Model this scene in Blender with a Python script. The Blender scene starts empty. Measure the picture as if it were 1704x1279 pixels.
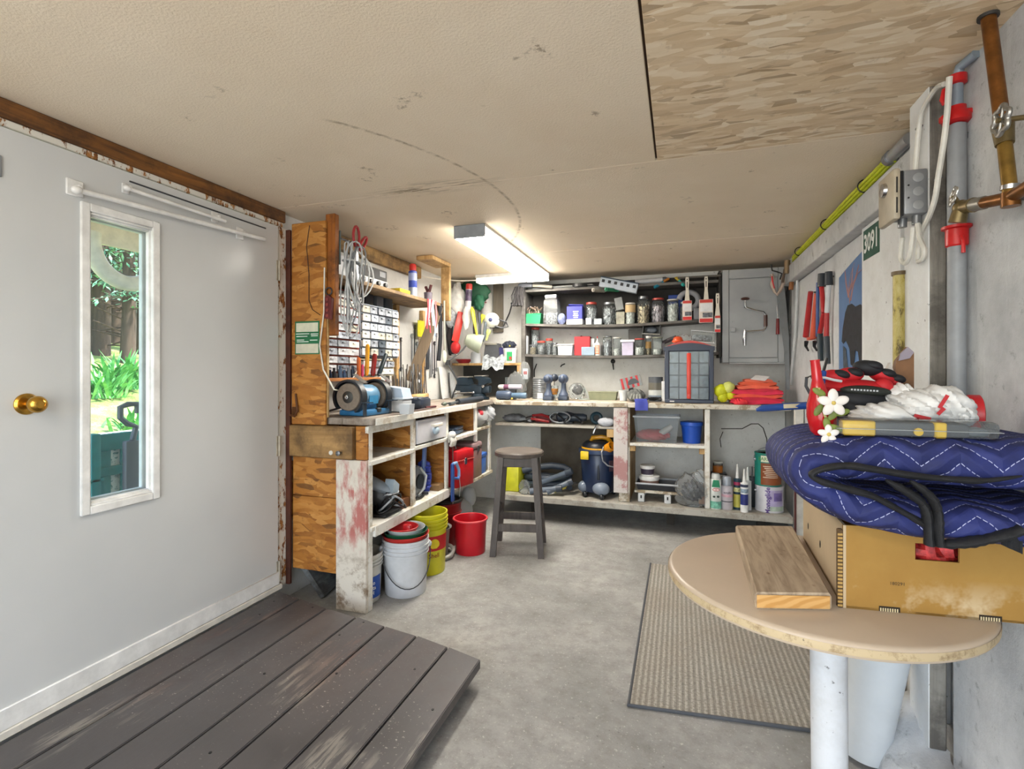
import bpy, bmesh, math, random
from mathutils import Vector, Matrix, Euler
random.seed(7)
scene = bpy.context.scene
COL = scene.collection
R = math.radians
# ------------------------------------------------------------------ camera
FPX, CX, HY, EYE = 842.0, 852.0, 618.0, 1.3          # focal length in px (1704 wide), horizon row, eye height
YAW = math.atan(278 / 842)
cam_d = bpy.data.cameras.new('camera'); cam = bpy.data.objects.new('camera', cam_d); COL.objects.link(cam)
cam.location = (0, 0, EYE); cam.rotation_euler = (R(90), 0, YAW)
cam_d.sensor_width = 36; cam_d.lens = 36 * FPX / 1704; cam_d.shift_y = -(639.5 - HY) / 1704
cam_d.clip_start = .02
scene.camera = cam
# ------------------------------------------------------------------ world, sun, large lights, exposure
w = bpy.data.worlds.new('sky'); scene.world = w; w.use_nodes = True
nt = w.node_tree; nt.nodes.clear()
sky = nt.nodes.new('ShaderNodeTexSky'); sky.sky_type = 'NISHITA'; sky.sun_disc = False
sky.sun_elevation = R(48); sky.sun_rotation = R(60)
bg = nt.nodes.new('ShaderNodeBackground'); bg.inputs[1].default_value = .55
wo = nt.nodes.new('ShaderNodeOutputWorld')
nt.links.new(sky.outputs[0], bg.inputs[0]); nt.links.new(bg.outputs[0], wo.inputs[0])
sd = bpy.data.lights.new('sun', 'SUN'); sd.energy = 7; sd.angle = R(1.5); sd.color = (1, .95, .86)
so = bpy.data.objects.new('sun', sd); COL.objects.link(so); so.rotation_euler = (R(38), 0, R(110))
# added fill light set in the unseen rear opening, tilted up towards the ceiling
ad = bpy.data.lights.new('rear_fill', 'AREA'); ad.shape = 'RECTANGLE'; ad.size = 2.3; ad.size_y = 1.8; ad.energy = 35; ad.color = (1, .985, .96)
ao = bpy.data.objects.new('rear_fill', ad); COL.objects.link(ao); ao.location = (-.55, -1.45, 1.15); ao.rotation_euler = (R(108), 0, 0)
vs = scene.view_settings
vs.view_transform = 'Standard'; vs.look = 'None'; vs.exposure = .82; vs.gamma = 1; vs.use_curve_mapping = False
# ------------------------------------------------------------------ helpers
def ray(px, py):
    u = (px - CX) / FPX; c, s = math.cos(YAW), math.sin(YAW)
    return Vector((-s + c * u, c + s * u, (HY - py) / FPX))
E0 = Vector((0, 0, EYE))
def onX(px, py, X): r = ray(px, py); return E0 + r * (X / r.x)
def onY(px, py, Y): r = ray(px, py); return E0 + r * (Y / r.y)
def onZ(px, py, Z): r = ray(px, py); return E0 + r * ((Z - EYE) / r.z)
V = Vector
def rotm(x=0, y=0, z=0): return Euler((R(x), R(y), R(z))).to_matrix().to_4x4()
def tr(*p): return Matrix.Translation(V(p))
def frame(p0, p1):
    d = (V(p1) - V(p0)); q = d.to_track_quat('Z', 'Y').to_matrix().to_4x4()
    return Matrix.Translation(V(p0)) @ q, d.length
class MB:
    def __init__(s, T=None): s.v = []; s.f = []; s.T = T or Matrix()
    def add(s, vs, fs, M=None):
        T = s.T @ M if M is not None else s.T; b = len(s.v)
        s.v += [T @ V(v) for v in vs]; s.f += [tuple(i + b for i in f) for f in fs]; return s
    def box(s, c, d, bev=0, M=None):
        hx, hy, hz = d[0] / 2, d[1] / 2, d[2] / 2; b = min(bev, hx * .9, hy * .9, hz * .9)
        T = Matrix.Translation(V(c)) @ (M if M is not None else Matrix())
        if b <= 0:
            vs = [(x * hx, y * hy, z * hz) for x in (-1, 1) for y in (-1, 1) for z in (-1, 1)]
            return s.add(vs, [(0, 1, 3, 2), (4, 6, 7, 5), (0, 4, 5, 1), (2, 3, 7, 6), (0, 2, 6, 4), (1, 5, 7, 3)], T)
        bm = bmesh.new(); bmesh.ops.create_cube(bm, size=1)
        for v in bm.verts: v.co = V((v.co.x * d[0], v.co.y * d[1], v.co.z * d[2]))
        bmesh.ops.bevel(bm, geom=bm.edges[:], offset=b, segments=1 if b < .006 else 2, affect='EDGES', profile=.5)
        bm.verts.index_update()
        s.add([v.co.copy() for v in bm.verts], [tuple(v.index for v in f.verts) for f in bm.faces], T); bm.free(); return s
    def b2(s, a, b, bev=0):      # box from two corners
        return s.box([(a[i] + b[i]) / 2 for i in range(3)], [abs(b[i] - a[i]) for i in range(3)], bev)
    def lathe(s, prof, M=None, n=20, cap=True, sx=1, sy=1):
        vs = []; fs = []
        for r, z in prof:
            for k in range(n): a = 2 * math.pi * k / n; vs.append((r * math.cos(a) * sx, r * math.sin(a) * sy, z))
        for j in range(len(prof) - 1):
            for k in range(n): fs.append((j * n + k, j * n + (k + 1) % n, (j + 1) * n + (k + 1) % n, (j + 1) * n + k))
        if cap:
            if prof[0][0] > 1e-5: fs.append(tuple(range(n))[::-1])
            if prof[-1][0] > 1e-5: fs.append(tuple((len(prof) - 1) * n + k for k in range(n)))
        return s.add(vs, fs, M)
    def cyl(s, p0, p1, r0, r1=None, n=12):
        M, L = frame(p0, p1); return s.lathe([(r0, 0), (r0 if r1 is None else r1, L)], M, n)
    def ell(s, c, r, M=None, nu=14, nv=8):
        pr = [(math.sin(math.pi * j / nv), -math.cos(math.pi * j / nv)) for j in range(nv + 1)]
        pr[0] = (1e-4, -1); pr[-1] = (1e-4, 1)
        T = Matrix.Translation(V(c)) @ (M if M is not None else Matrix()) @ Matrix.Diagonal((r[0], r[1], r[2], 1))
        return s.lathe(pr, T, nu)
    def tube(s, pts, r, n=8, closed=False, rf=None, flat=1):
        pts = [V(p) for p in pts]; N = len(pts); vs = []; fs = []; up = None
        for i, p in enumerate(pts):
            a = pts[(i - 1) % N] if closed or i else pts[0]; b = pts[(i + 1) % N] if closed or i < N - 1 else pts[-1]
            d = (b - a); d = d.normalized() if d.length > 1e-9 else V((0, 0, 1))
            if up is None: up = V((0, 0, 1)) if abs(d.z) < .9 else V((1, 0, 0))
            x = d.cross(up); x = x.normalized() if x.length > 1e-6 else V((1, 0, 0)); y = x.cross(d).normalized(); up = y
            q = rf(i / max(1, N - 1)) * r if rf else r
            for k in range(n): t = 2 * math.pi * k / n; vs.append(p + x * (q * math.cos(t)) + y * (q * flat * math.sin(t)))
        for i in range(N if closed else N - 1):
            for k in range(n):
                j = (i + 1) % N; fs.append((i * n + k, i * n + (k + 1) % n, j * n + (k + 1) % n, j * n + k))
        if not closed: fs.append(tuple(range(n))[::-1]); fs.append(tuple((N - 1) * n + k for k in range(n)))
        return s.add(vs, fs)
    def prism(s, poly, h0, h1, M=None):       # polygon in local XY, extruded along local Z
        n = len(poly); vs = [(x, y, h0) for x, y in poly] + [(x, y, h1) for x, y in poly]
        fs = [tuple(range(n))[::-1], tuple(range(n, 2 * n))] + [(k, (k + 1) % n, n + (k + 1) % n, n + k) for k in range(n)]
        return s.add(vs, fs, M)
    def torus(s, c, Rr, r, M=None, n=24, m=8):
        vs = []; fs = []
        for i in range(n):
            a = 2 * math.pi * i / n
            for k in range(m):
                b = 2 * math.pi * k / m; q = Rr + r * math.cos(b); vs.append((q * math.cos(a), q * math.sin(a), r * math.sin(b)))
        for i in range(n):
            for k in range(m): fs.append((i * m + k, ((i + 1) % n) * m + k, ((i + 1) % n) * m + (k + 1) % m, i * m + (k + 1) % m))
        return s.add(vs, fs, Matrix.Translation(V(c)) @ (M if M is not None else Matrix()))
    def sheet(s, fn, nu, nv, th=.002):        # fn(u,v)->point; closed sheet with thickness
        g = [[V(fn(i / nu, j / nv)) for j in range(nv + 1)] for i in range(nu + 1)]; vs = []; k = {}
        for side in (0, 1):
            for i in range(nu + 1):
                for j in range(nv + 1):
                    du = g[min(i + 1, nu)][j] - g[max(i - 1, 0)][j]; dv = g[i][min(j + 1, nv)] - g[i][max(j - 1, 0)]
                    nn = du.cross(dv); nn = nn.normalized() if nn.length > 1e-9 else V((0, 0, 1))
                    k[side, i, j] = len(vs); vs.append(g[i][j] + nn * (th / 2 if side else -th / 2))
        fs = []
        for i in range(nu):
            for j in range(nv):
                fs.append((k[1, i, j], k[1, i + 1, j], k[1, i + 1, j + 1], k[1, i, j + 1])); fs.append((k[0, i, j], k[0, i, j + 1], k[0, i + 1, j + 1], k[0, i + 1, j]))
        rim = [(i, 0) for i in range(nu)] + [(nu, j) for j in range(nv)] + [(i, nv) for i in range(nu, 0, -1)] + [(0, j) for j in range(nv, 0, -1)]
        for a in range(len(rim)):
            p, q = rim[a], rim[(a + 1) % len(rim)]; fs.append((k[0, *p], k[0, *q], k[1, *q], k[1, *p]))
        return s.add(vs, fs)
ORG = {}
def mesh_of(name, mb, loc, mats, smooth, ang, pm=None):
    me = bpy.data.meshes.new(name); L = V(loc)
    me.from_pydata([tuple(v - L) for v in mb.v], [], mb.f)
    for m in (mats if isinstance(mats, (list, tuple)) else [mats]): me.materials.append(m)
    if pm: me.polygons.foreach_set('material_index', pm)
    bm = bmesh.new(); bm.from_mesh(me); bmesh.ops.recalc_face_normals(bm, faces=bm.faces[:]); bm.to_mesh(me); bm.free()
    if smooth:
        me.polygons.foreach_set('use_smooth', [True] * len(me.polygons)); me.set_sharp_from_angle(angle=R(ang))
    me.update(); return me
def tag(o, label=None, cat=None, group=None, kind=None):
    if label: o['label'] = label
    if cat: o['category'] = cat
    if group: o['group'] = group
    if kind: o['kind'] = kind
    return o
def thing(name, label, cat, loc=(0, 0, 0), group=None):
    o = bpy.data.objects.new(name, None); COL.objects.link(o); o.location = loc; o.empty_display_size = .05
    ORG[o.name] = V(loc); return tag(o, label, cat, group)
def part(parent, name, mb, m, label=None, smooth=True, ang=40, kind=None):
    org = ORG[parent.name]
    o = bpy.data.objects.new(name, mesh_of(name, mb, org, m, smooth, ang)); COL.objects.link(o)
    o.parent = parent; ORG[o.name] = org; return tag(o, label, kind=kind)
def solo(name, mb, m, label, cat, loc=None, group=None, smooth=True, ang=40, kind=None):
    if loc is None:
        xs = [v.x for v in mb.v]; ys = [v.y for v in mb.v]; loc = ((min(xs) + max(xs)) / 2, (min(ys) + max(ys)) / 2, min(v.z for v in mb.v))
    o = bpy.data.objects.new(name, mesh_of(name, mb, loc, m, smooth, ang)); COL.objects.link(o); o.location = loc
    ORG[o.name] = V(loc); return tag(o, label, cat, group, kind)
def struct(name, mb, m, label=None, smooth=False):
    o = solo(name, mb, m, label, None, (0, 0, 0), smooth=smooth, kind='structure'); return o
def dup(root, loc, label=None, rotz=0, scale=1):
    r = root.copy(); COL.objects.link(r); r.location = loc; r.rotation_euler = (0, 0, rotz); r.scale = (scale,) * 3
    if label: r['label'] = label
    for ch in list(root.children):
        c = ch.copy(); COL.objects.link(c); c.parent = r
        for g in list(ch.children):
            d = g.copy(); COL.objects.link(d); d.parent = c
    return r
def text_mb(txt, size, M, wrap=None, th=.0006, align='CENTER', sx=1, bold=0):
    """flat lettering in local XY of M (x right, y up, z out); wrap = cylinder radius (axis local y)"""
    cu = bpy.data.curves.new('t', 'FONT'); cu.body = txt; cu.size = size; cu.align_x = align; cu.align_y = 'CENTER'; cu.resolution_u = 2; cu.offset = bold
    o = bpy.data.objects.new('t', cu); me = o.to_mesh(); vs = []; 
    for v in me.vertices:
        x, y = v.co.x * sx, v.co.y
        vs.append((wrap * math.sin(x / wrap), y, wrap * math.cos(x / wrap) - wrap + th) if wrap else (x, y, th))
    fs = [tuple(p.vertices) for p in me.polygons]
    o.to_mesh_clear(); bpy.data.objects.remove(o); bpy.data.curves.remove(cu)
    mb = MB(); mb.add(vs, fs, M); return mb
def face_mb(M, wd, ht, th=.001):            # thin printed panel
    return MB(M).box((0, 0, th / 2), (wd, ht, th))
def fxyz(o, x, y, z):                       # matrix from origin and three axes
    x, y, z = V(x).normalized(), V(y).normalized(), V(z).normalized()
    return Matrix(((x.x, y.x, z.x, o[0]), (x.y, y.y, z.y, o[1]), (x.z, y.z, z.z, o[2]), (0, 0, 0, 1)))
def FRONT(x, y, z): return fxyz((x, y, z), (1, 0, 0), (0, 0, 1), (0, -1, 0))     # faces the camera side (-Y)
def FACEX(x, y, z): return fxyz((x, y, z), (0, 1, 0), (0, 0, 1), (1, 0, 0))      # on the left wall, faces +X
def FACENX(x, y, z): return fxyz((x, y, z), (0, -1, 0), (0, 0, 1), (-1, 0, 0))   # on the right wall, faces -X
# ------------------------------------------------------------------ materials
def lin(h):
    h = h.lstrip('#'); c = [int(h[i:i + 2], 16) / 255 for i in (0, 2, 4)]
    return tuple((x / 12.92 if x <= .04045 else ((x + .055) / 1.055) ** 2.4) for x in c) + (1,)
class NT:
    def __init__(s, name):
        s.m = bpy.data.materials.new(name); s.m.use_nodes = True; s.t = s.m.node_tree
        s.b = s.t.nodes['Principled BSDF']; s.out = s.t.nodes['Material Output']; s._c = None
    def n(s, ty, **kw):
        q = s.t.nodes.new('ShaderNode' + ty)
        for k, v in kw.items(): setattr(q, k, v)
        return q
    def l(s, a, b): s.t.links.new(a, b)
    def co(s, scale=(1, 1, 1), rot=(0, 0, 0), loc=(0, 0, 0), src=None):
        if s._c is None: s._c = s.n('TexCoord').outputs['Object']
        mp = s.n('Mapping'); s.l(src or s._c, mp.inputs[0]); mp.inputs[1].default_value = loc; mp.inputs[2].default_value = [R(a) for a in rot]
        mp.inputs[3].default_value = scale if isinstance(scale, (tuple, list)) else (scale,) * 3; return mp.outputs[0]
    def noise(s, vec, scale=5, detail=4, rough=.55, dist=0):
        q = s.n('TexNoise'); s.l(vec, q.inputs['Vector']); q.inputs['Scale'].default_value = scale; q.inputs['Detail'].default_value = detail
        q.inputs['Roughness'].default_value = rough; q.inputs['Distortion'].default_value = dist; return q.outputs['Fac']
    def ramp(s, fac, stops, interp='LINEAR'):
        q = s.n('ValToRGB'); s.l(fac, q.inputs[0]); e = q.color_ramp.elements; q.color_ramp.interpolation = interp
        while len(e) < len(stops): e.new(.5)
        for i, (p, c) in enumerate(stops): e[i].position = p; e[i].color = lin(c) if isinstance(c, str) else (c, c, c, 1)
        return q.outputs[0]
    def mix(s, fac, a, b, mode='MIX'):
        q = s.n('MixRGB', blend_type=mode)
        for i, x in ((0, fac), (1, a), (2, b)):
            if isinstance(x, (int, float)): q.inputs[i].default_value = x if i == 0 else (x, x, x, 1)
            elif isinstance(x, str): q.inputs[i].default_value = lin(x)
            else: s.l(x, q.inputs[i])
        return q.outputs[0]
    def math(s, op, a, b=0):
        q = s.n('Math', operation=op)
        for i, x in ((0, a), (1, b)):
            if isinstance(x, (int, float)): q.inputs[i].default_value = x
            else: s.l(x, q.inputs[i])
        return q.outputs[0]
    def sep(s, vec): q = s.n('SeparateXYZ'); s.l(vec, q.inputs[0]); return q.outputs
    def col(s, c):
        if isinstance(c, str): s.b.inputs['Base Color'].default_value = lin(c)
        else: s.l(c, s.b.inputs['Base Color'])
        return s
    def set(s, rough=.5, metal=0, spec=None, **kw):
        s.b.inputs['Roughness'].default_value = rough; s.b.inputs['Metallic'].default_value = metal
        if spec is not None: s.b.inputs['Specular IOR Level'].default_value = spec
        for k, v in kw.items(): s.b.inputs[k].default_value = v
        return s
    def bump(s, h, strength=.3, dist=.01):
        q = s.n('Bump'); s.l(h, q.inputs['Height']); q.inputs['Strength'].default_value = strength; q.inputs['Distance'].default_value = dist
        s.l(q.outputs[0], s.b.inputs['Normal']); return s
MC = {}
def P(col, rough=.5, metal=0, var=.12, sc=14, bump=0, bs=60, spec=None):
    """painted / plastic / metal material with a little tonal wear"""
    key = (col, rough, metal, var, sc, bump, bs, spec)
    if key in MC: return MC[key]
    k = NT('paint_' + col.strip('#')).set(rough, metal, spec); c = k.co()
    if var:
        f = k.noise(c, sc, 5, .6); base = lin(col)
        dk = k.n('RGB'); dk.outputs[0].default_value = tuple(x * (1 - var * 1.6) for x in base[:3]) + (1,)
        lt = k.n('RGB'); lt.outputs[0].default_value = tuple(min(1, x * (1 + var * .7)) for x in base[:3]) + (1,)
        k.col(k.mix(k.ramp(f, [(.3, 0.), (.7, 1.)]), dk.outputs[0], lt.outputs[0]))
    else: k.col(col)
    if bump: k.bump(k.noise(k.co(), bs, 3), bump, .004)
    MC[key] = k.m; return k.m
def wood(name, c1, c2, axis='x', scale=1, rough=.65, stain=None, amt=.5, bump=.15):
    k = NT(name).set(rough); st = {'x': (1.2, 16, 16), 'y': (16, 1.2, 16), 'z': (16, 16, 1.2)}[axis]
    g = k.noise(k.co(tuple(a * scale for a in st)), 2.2, 6, .65, .6); base = k.ramp(g, [(.3, c1), (.7, c2)])
    if stain: base = k.mix(k.ramp(k.noise(k.co(), 5, 6, .7), [(.5 - amt * .12, 0.), (.62, .8)]), base, stain)
    k.col(base).bump(g, bump, .003); return k.m
def glass(name, tint='#eef4f4', fac=.86, rough=.05):
    k = NT(name); t = k.n('BsdfTransparent'); t.inputs[0].default_value = lin(tint); g = k.n('BsdfGlossy'); g.inputs['Roughness'].default_value = rough
    d = k.n('BsdfDiffuse'); d.inputs[0].default_value = lin(tint)
    lw = k.n('LayerWeight'); lw.inputs[0].default_value = .18; m1 = k.n('MixShader'); m2 = k.n('MixShader')
    m1.inputs[0].default_value = 1 - fac; k.l(t.outputs[0], m1.inputs[1]); k.l(d.outputs[0], m1.inputs[2])
    k.l(k.math('MULTIPLY', lw.outputs['Fresnel'], .9), m2.inputs[0]); k.l(m1.outputs[0], m2.inputs[1]); k.l(g.outputs[0], m2.inputs[2])
    k.l(m2.outputs[0], k.out.inputs[0]); return k.m
def osb(name, tones, sc=1.0, rough=.6, rot=0):
    k = NT(name).set(rough); base = None; hs = None
    w0 = k.noise(k.co(), 3 * sc, 2); cv = k.n('CombineXYZ'); k.l(w0, cv.inputs[0]); k.l(w0, cv.inputs[1]); k.l(w0, cv.inputs[2])
    va = k.n('VectorMath', operation='MULTIPLY_ADD'); k.l(cv.outputs[0], va.inputs[0]); va.inputs[1].default_value = (.12, .12, .12)
    c0 = k.co(); k.l(k._c, va.inputs[2])
    for i, (a, s1, s2) in enumerate(((8 + rot, 10, 46), (-24 + rot, 12, 52), (38 + rot, 15, 48))):
        vo = k.n('TexVoronoi'); k.l(k.co((s1 * sc, s2 * sc, s2 * sc), (a * .2, a * .7, a), src=va.outputs[0]), vo.inputs['Vector']); vo.inputs['Scale'].default_value = 1
        r = k.sep(vo.outputs['Color']); cc = k.ramp(r[0], [(0, tones[0]), (.16, tones[1]), (.65, tones[2]), (1, tones[3])])
        if base is None: base = cc; hs = r[1]
        else:
            f = k.ramp(r[2], [(.42, 0.), (.5, 1.)], 'LINEAR'); base = k.mix(f, base, cc); hs = k.mix(f, hs, r[1])
    base = k.mix(k.ramp(k.noise(k.co((2, 2, 2)), 7 * sc, 7, .75), [(.58, 0.), (.7, .7)]), base, tones[0]); base = k.mix(.3, base, k.ramp(k.noise(k.co((6 * sc, 20 * sc, 14 * sc)), 2, 7, .7), [(.3, tones[1]), (.7, tones[3])]))
    k.col(base).bump(hs, .25, .002); return k.m
def metalm(c, rough=.3, var=.15): return P(c, rough, 1, var, 30)
WHITE = P('#e6e6e4', .45); OFFW = P('#d9d5cb', .55); BLACK = P('#17181a', .45, 0, .3); DGREY = P('#3a3d42', .5, 0, .2); MGREY = P('#83868a', .5, 0, .15)
LGREY = P('#b9bcbf', .5); RED = P('#c2202a', .4); NAVY = P('#1c2a47', .4); YEL = P('#e6c41a', .45); BLUE = P('#1f4fb5', .4); TEAL = P('#0e7a7a', .5)
CHROME = metalm('#c8c9cb', .22); STEEL = metalm('#8b8d90', .38); BRASS = metalm('#c79a45', .25); IRON = P('#4b4a49', .55, .6, .25)
GLASS = glass('jar_glass', '#f4f8f8', .96); CLEARP = glass('clear_plastic', '#f4f7f8', .9, .12); MILKY = glass('milky_plastic', '#e8edf2', .5, .3)
CARD = P('#c9a35f', .75, 0, .08, 5)
# ================================================================== SETTING
def m_floor():
    k = NT('concrete_floor').set(.8); c = k.co()
    a = k.noise(c, 1.6, 8, .65); b = k.noise(c, 14, 8, .75); d = k.noise(c, 70, 4, .6)
    col = k.ramp(a, [(.3, '#7c7c7a'), (.5, '#979694'), (.7, '#afaeaa')])
    col = k.mix(k.ramp(b, [(.32, .6), (.56, 0.)]), col, '#75726d')
    col = k.mix(k.ramp(d, [(.60, 0.), (.72, .55)]), col, '#d3d0c9'); col = k.mix(k.ramp(d, [(.27, .7), (.36, 0.)]), col, '#55524d')
    k.col(col).bump(k.mix(.5, b, d), .35, .006); return k.m
def m_concrete(name='concrete_wall', tones=('#a0a2a5', '#bfc1c3', '#d3d4d5')):
    k = NT(name).set(.85); c = k.co(); a = k.noise(c, 2.2, 8, .7); b = k.noise(c, 18, 8, .75); v = k.noise(k.co((9, 9, .9)), 2, 5, .7)
    col = k.ramp(a, [(.3, tones[0]), (.52, tones[1]), (.68, tones[2])]); col = k.mix(k.ramp(v, [(.55, 0.), (.75, .5)]), col, '#d5d6d6')
    col = k.mix(k.ramp(b, [(.3, .7), (.42, 0.)]), col, '#5d5e60'); k.col(col).bump(k.mix(.6, a, b), .6, .012); return k.m
def m_dirtywhite(name, c0='#d2d2cf', c1='#9b9993', sc=3, amt=.5):
    k = NT(name).set(.6); c = k.co(); a = k.noise(c, sc, 8, .7); b = k.noise(c, 40, 4, .7)
    col = k.mix(k.ramp(a, [(.45, 0.), (.75, amt)]), c0, c1); col = k.mix(k.ramp(b, [(.28, .8), (.34, 0.)]), col, '#4d4a46'); k.col(col).bump(b, .12, .003); return k.m
def m_ceiling():
    k = NT('beige_textured_ceiling').set(.75); c = k.co(); a = k.noise(c, 1.2, 4, .6); b = k.noise(c, 130, 3, .6)
    col = k.ramp(a, [(.3, '#dbcab1'), (.7, '#e5d7c1')])
    q = k.noise(k.co((1, 1, 1), loc=(3, 1, 0)), 7, 3, .5); q2 = k.noise(c, 45, 4, .7)
    col = k.mix(k.math('MULTIPLY', k.ramp(q, [(.67, 0.), (.72, 1.)]), k.ramp(q2, [(.5, 0.), (.6, .7)])), col, '#7d6a52')
    # curved scuff left by something that swung under the ceiling, and a smeared patch beside the seam
    ss = k.n('VectorMath', operation='DISTANCE'); k.l(k._c, ss.inputs[0]); ss.inputs[1].default_value = SCUFF_C
    band = k.ramp(k.math('ABSOLUTE', k.math('SUBTRACT', ss.outputs['Value'], SCUFF_R)), [(.003, 1.), (.012, 0.)])
    xyz = k.sep(k._c); gate = k.math('MULTIPLY', k.math('GREATER_THAN', xyz[0], -1.38), k.math('LESS_THAN', xyz[0], -.80)); gate = k.math('MULTIPLY', gate, k.math('GREATER_THAN', xyz[1], 1.5))
    col = k.mix(k.math('MULTIPLY', k.math('MULTIPLY', band, gate), k.ramp(k.noise(c, 25, 4), [(.4, .1), (.6, .75)])), col, '#8d7a5e')
    pe = k.n('VectorMath', operation='DISTANCE'); k.l(k.co((1, 4.5, 1)), pe.inputs[0]); pe.inputs[1].default_value = (-1.17, 2.235 * 4.5, 2.2)
    sm = k.math('MULTIPLY', k.ramp(pe.outputs['Value'], [(.1, 1.), (.42, 0.)]), k.ramp(k.noise(k.co((3, 26, 1)), 2, 5, .7), [(.5, 0.), (.6, .85)]))
    col = k.mix(sm, col, '#76654c')
    k.col(col).bump(b, .5, .004); return k.m
def fitc(p):   # circle through three points
    (ax, ay), (bx, by), (cx, cy) = p; d = 2 * (ax * (by - cy) + bx * (cy - ay) + cx * (ay - by))
    ux = ((ax * ax + ay * ay) * (by - cy) + (bx * bx + by * by) * (cy - ay) + (cx * cx + cy * cy) * (ay - by)) / d
    uy = ((ax * ax + ay * ay) * (cx - bx) + (bx * bx + by * by) * (ax - cx) + (cx * cx + cy * cy) * (bx - ax)) / d
    return ux, uy, math.hypot(ax - ux, ay - uy)
sc3 = [onZ(*q, 2.2)[:2] for q in ((590, 212), (740, 265), (848, 334))]
_cx, _cy, SCUFF_R = fitc(sc3); SCUFF_C = (_cx, _cy, 2.2)
M_CEIL = m_ceiling(); M_OSBC = osb('pale_osb', ('#8d7352', '#c6ab86', '#d9c29e', '#ecdfc8'), .85, .65)
M_OSB = osb('amber_osb', ('#46260b', '#8a5117', '#aa6e27', '#c48d48'), .8, .55)
M_FLOOR = m_floor(); M_CONC = m_concrete(); M_WHITEW = m_dirtywhite('white_painted_wall'); M_BACKW = m_dirtywhite('dirty_back_wall', '#dededb', '#a5a198', 2.4, .6)
M_RIGHTW = m_dirtywhite('whitewashed_wall', '#c9cbcd', '#8d8f92', 3, .7)
struct('floor', MB().b2((-2.25, -1.7, -.06), (1.1, 5.0, 0)), M_FLOOR)
ceil_o = struct('ceiling', MB().b2((-2.25, -1.7, 2.216), (1.1, 5.0, 2.3)), P('#4a3524', .8))
for (x0, x1, y0, y1, m) in ((-2.18, -.096, -1.68, 2.245, M_CEIL), (-.088, .98, -1.68, 2.245, M_OSBC),
                            (-2.18, .98, 2.252, 3.70, M_CEIL), (-2.18, .98, 3.706, 4.88, M_CEIL)):
    part(ceil_o, 'panel', MB().b2((x0, y0, 2.2 + random.uniform(0, .002)), (x1, y1, 2.215), .002), m, smooth=False)
DY0, DY1 = 1.0, 2.245
wl = MB().b2((-2.25, -1.7, 0), (-2.15, DY0 - .04, 2.216)).b2((-2.25, 2.30, 0), (-2.15, 5, 2.216)).b2((-2.25, DY0 - .04, 2.13), (-2.15, 2.30, 2.216)).b2((-2.25, DY0 - .04, 0), (-2.15, 2.30, .13))
struct('wall_left', wl, M_WHITEW)
struct('wall_back', MB().b2((-2.15, 4.88, 0), (1.1, 5.0, 2.216)), M_BACKW)
wr = MB().b2((.80, -1.7, 0), (1.1, 1.90, 2.216)).b2((.88, 1.90, 0), (1.1, 4.88, 2.216))
struct('wall_right', wr, M_CONC)
struct('wall_rear', MB().b2((-2.15, -1.7, 0), (-1.8, -1.6, 2.216)).b2((.6, -1.7, 0), (.8, -1.6, 2.216)).b2((-1.8, -1.7, 2.1), (.6, -1.6, 2.216)), M_WHITEW)  # unseen rear wall, its wide opening left to let fill light in
# white sheathing on the far right wall
struct('wall_right_boards', MB().b2((.862, 2.1, .1), (.879, 3.42, 1.985), .003).b2((.866, 3.43, .1), (.879, 4.87, 1.985), .003), M_RIGHTW)
# raw timber over the door, jamb with chipped paint
M_RAW = wood('raw_brown_timber', '#4a2c12', '#8a5a26', 'y', 1, .7, '#2c190b', .5, .4)
def m_chip():
    k = NT('chipped_white_paint').set(.6); c = k.co((1, 1, .45)); a = k.noise(c, 22, 7, .75)
    col = k.mix(k.ramp(a, [(.54, 0.), (.57, 1.)]), '#d8d5cc', k.ramp(k.noise(c, 60, 3), [(.4, '#6d3f17'), (.6, '#a8733a')])); k.col(col).bump(k.ramp(a, [(.54, 1.), (.57, 0.)]), .4, .004); return k.m
M_CHIP = m_chip()
struct('trim_1', MB().b2((-2.15, .6, 2.135), (-2.105, 2.31, 2.199), .004), M_RAW)
struct('trim_2', MB().b2((-2.17, .96, 2.108), (-2.112, 2.30, 2.134), .003), M_CHIP)
struct('trim_3', MB().b2((-2.2, 2.262, .1), (-2.112, 2.328, 2.107), .004), M_CHIP)
struct('trim_15', MB().b2((-2.2, .955, .1), (-2.112, .998, 2.107), .004), M_CHIP)
struct('trim_4', MB().b2((-2.12, 2.315, .1), (-2.085, 2.335, 2.10), .003), P('#4d2311', .7, 0, .4, 9))
struct('trim_5', MB().b2((-2.16, .6, .1), (-2.085, 2.262, .128), .003), OFFW)
# ------------------------------------------------------------------ door
def m_door():
    k = NT('white_door_paint').set(.24); c = k.co(); a = k.noise(c, 2, 3, .5); k.col(k.ramp(a, [(.3, '#c3c6c7'), (.7, '#cbcdcd')])); k.bump(k.noise(k.co((1, 1, 1)), 8, 2), .03, .01); return k.m
M_DOOR = m_door()
XD = -2.10; WY0, WY1, WZ0, WZ1 = 1.300, 1.552, .795, 1.90
d = MB().b2((-2.145, DY0, .152), (XD, WY0, 2.10)).b2((-2.145, WY1, .152), (XD, DY1, 2.10)).b2((-2.145, WY0, .152), (XD, WY1, WZ0)).b2((-2.145, WY0, WZ1), (XD, WY1, 2.10))
door = struct('door_1', d, M_DOOR)
def ringframe(x0, x1, y0, y1, z0, z1, wd, bev=.003):
    return MB().b2((x0, y0, z0), (x1, y0 + wd, z1), bev).b2((x0, y1 - wd, z0), (x1, y1, z1), bev).b2((x0, y0 + wd, z0), (x1, y1 - wd, z0 + wd), bev).b2((x0, y0 + wd, z1 - wd), (x1, y1 - wd, z1), bev)
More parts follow.
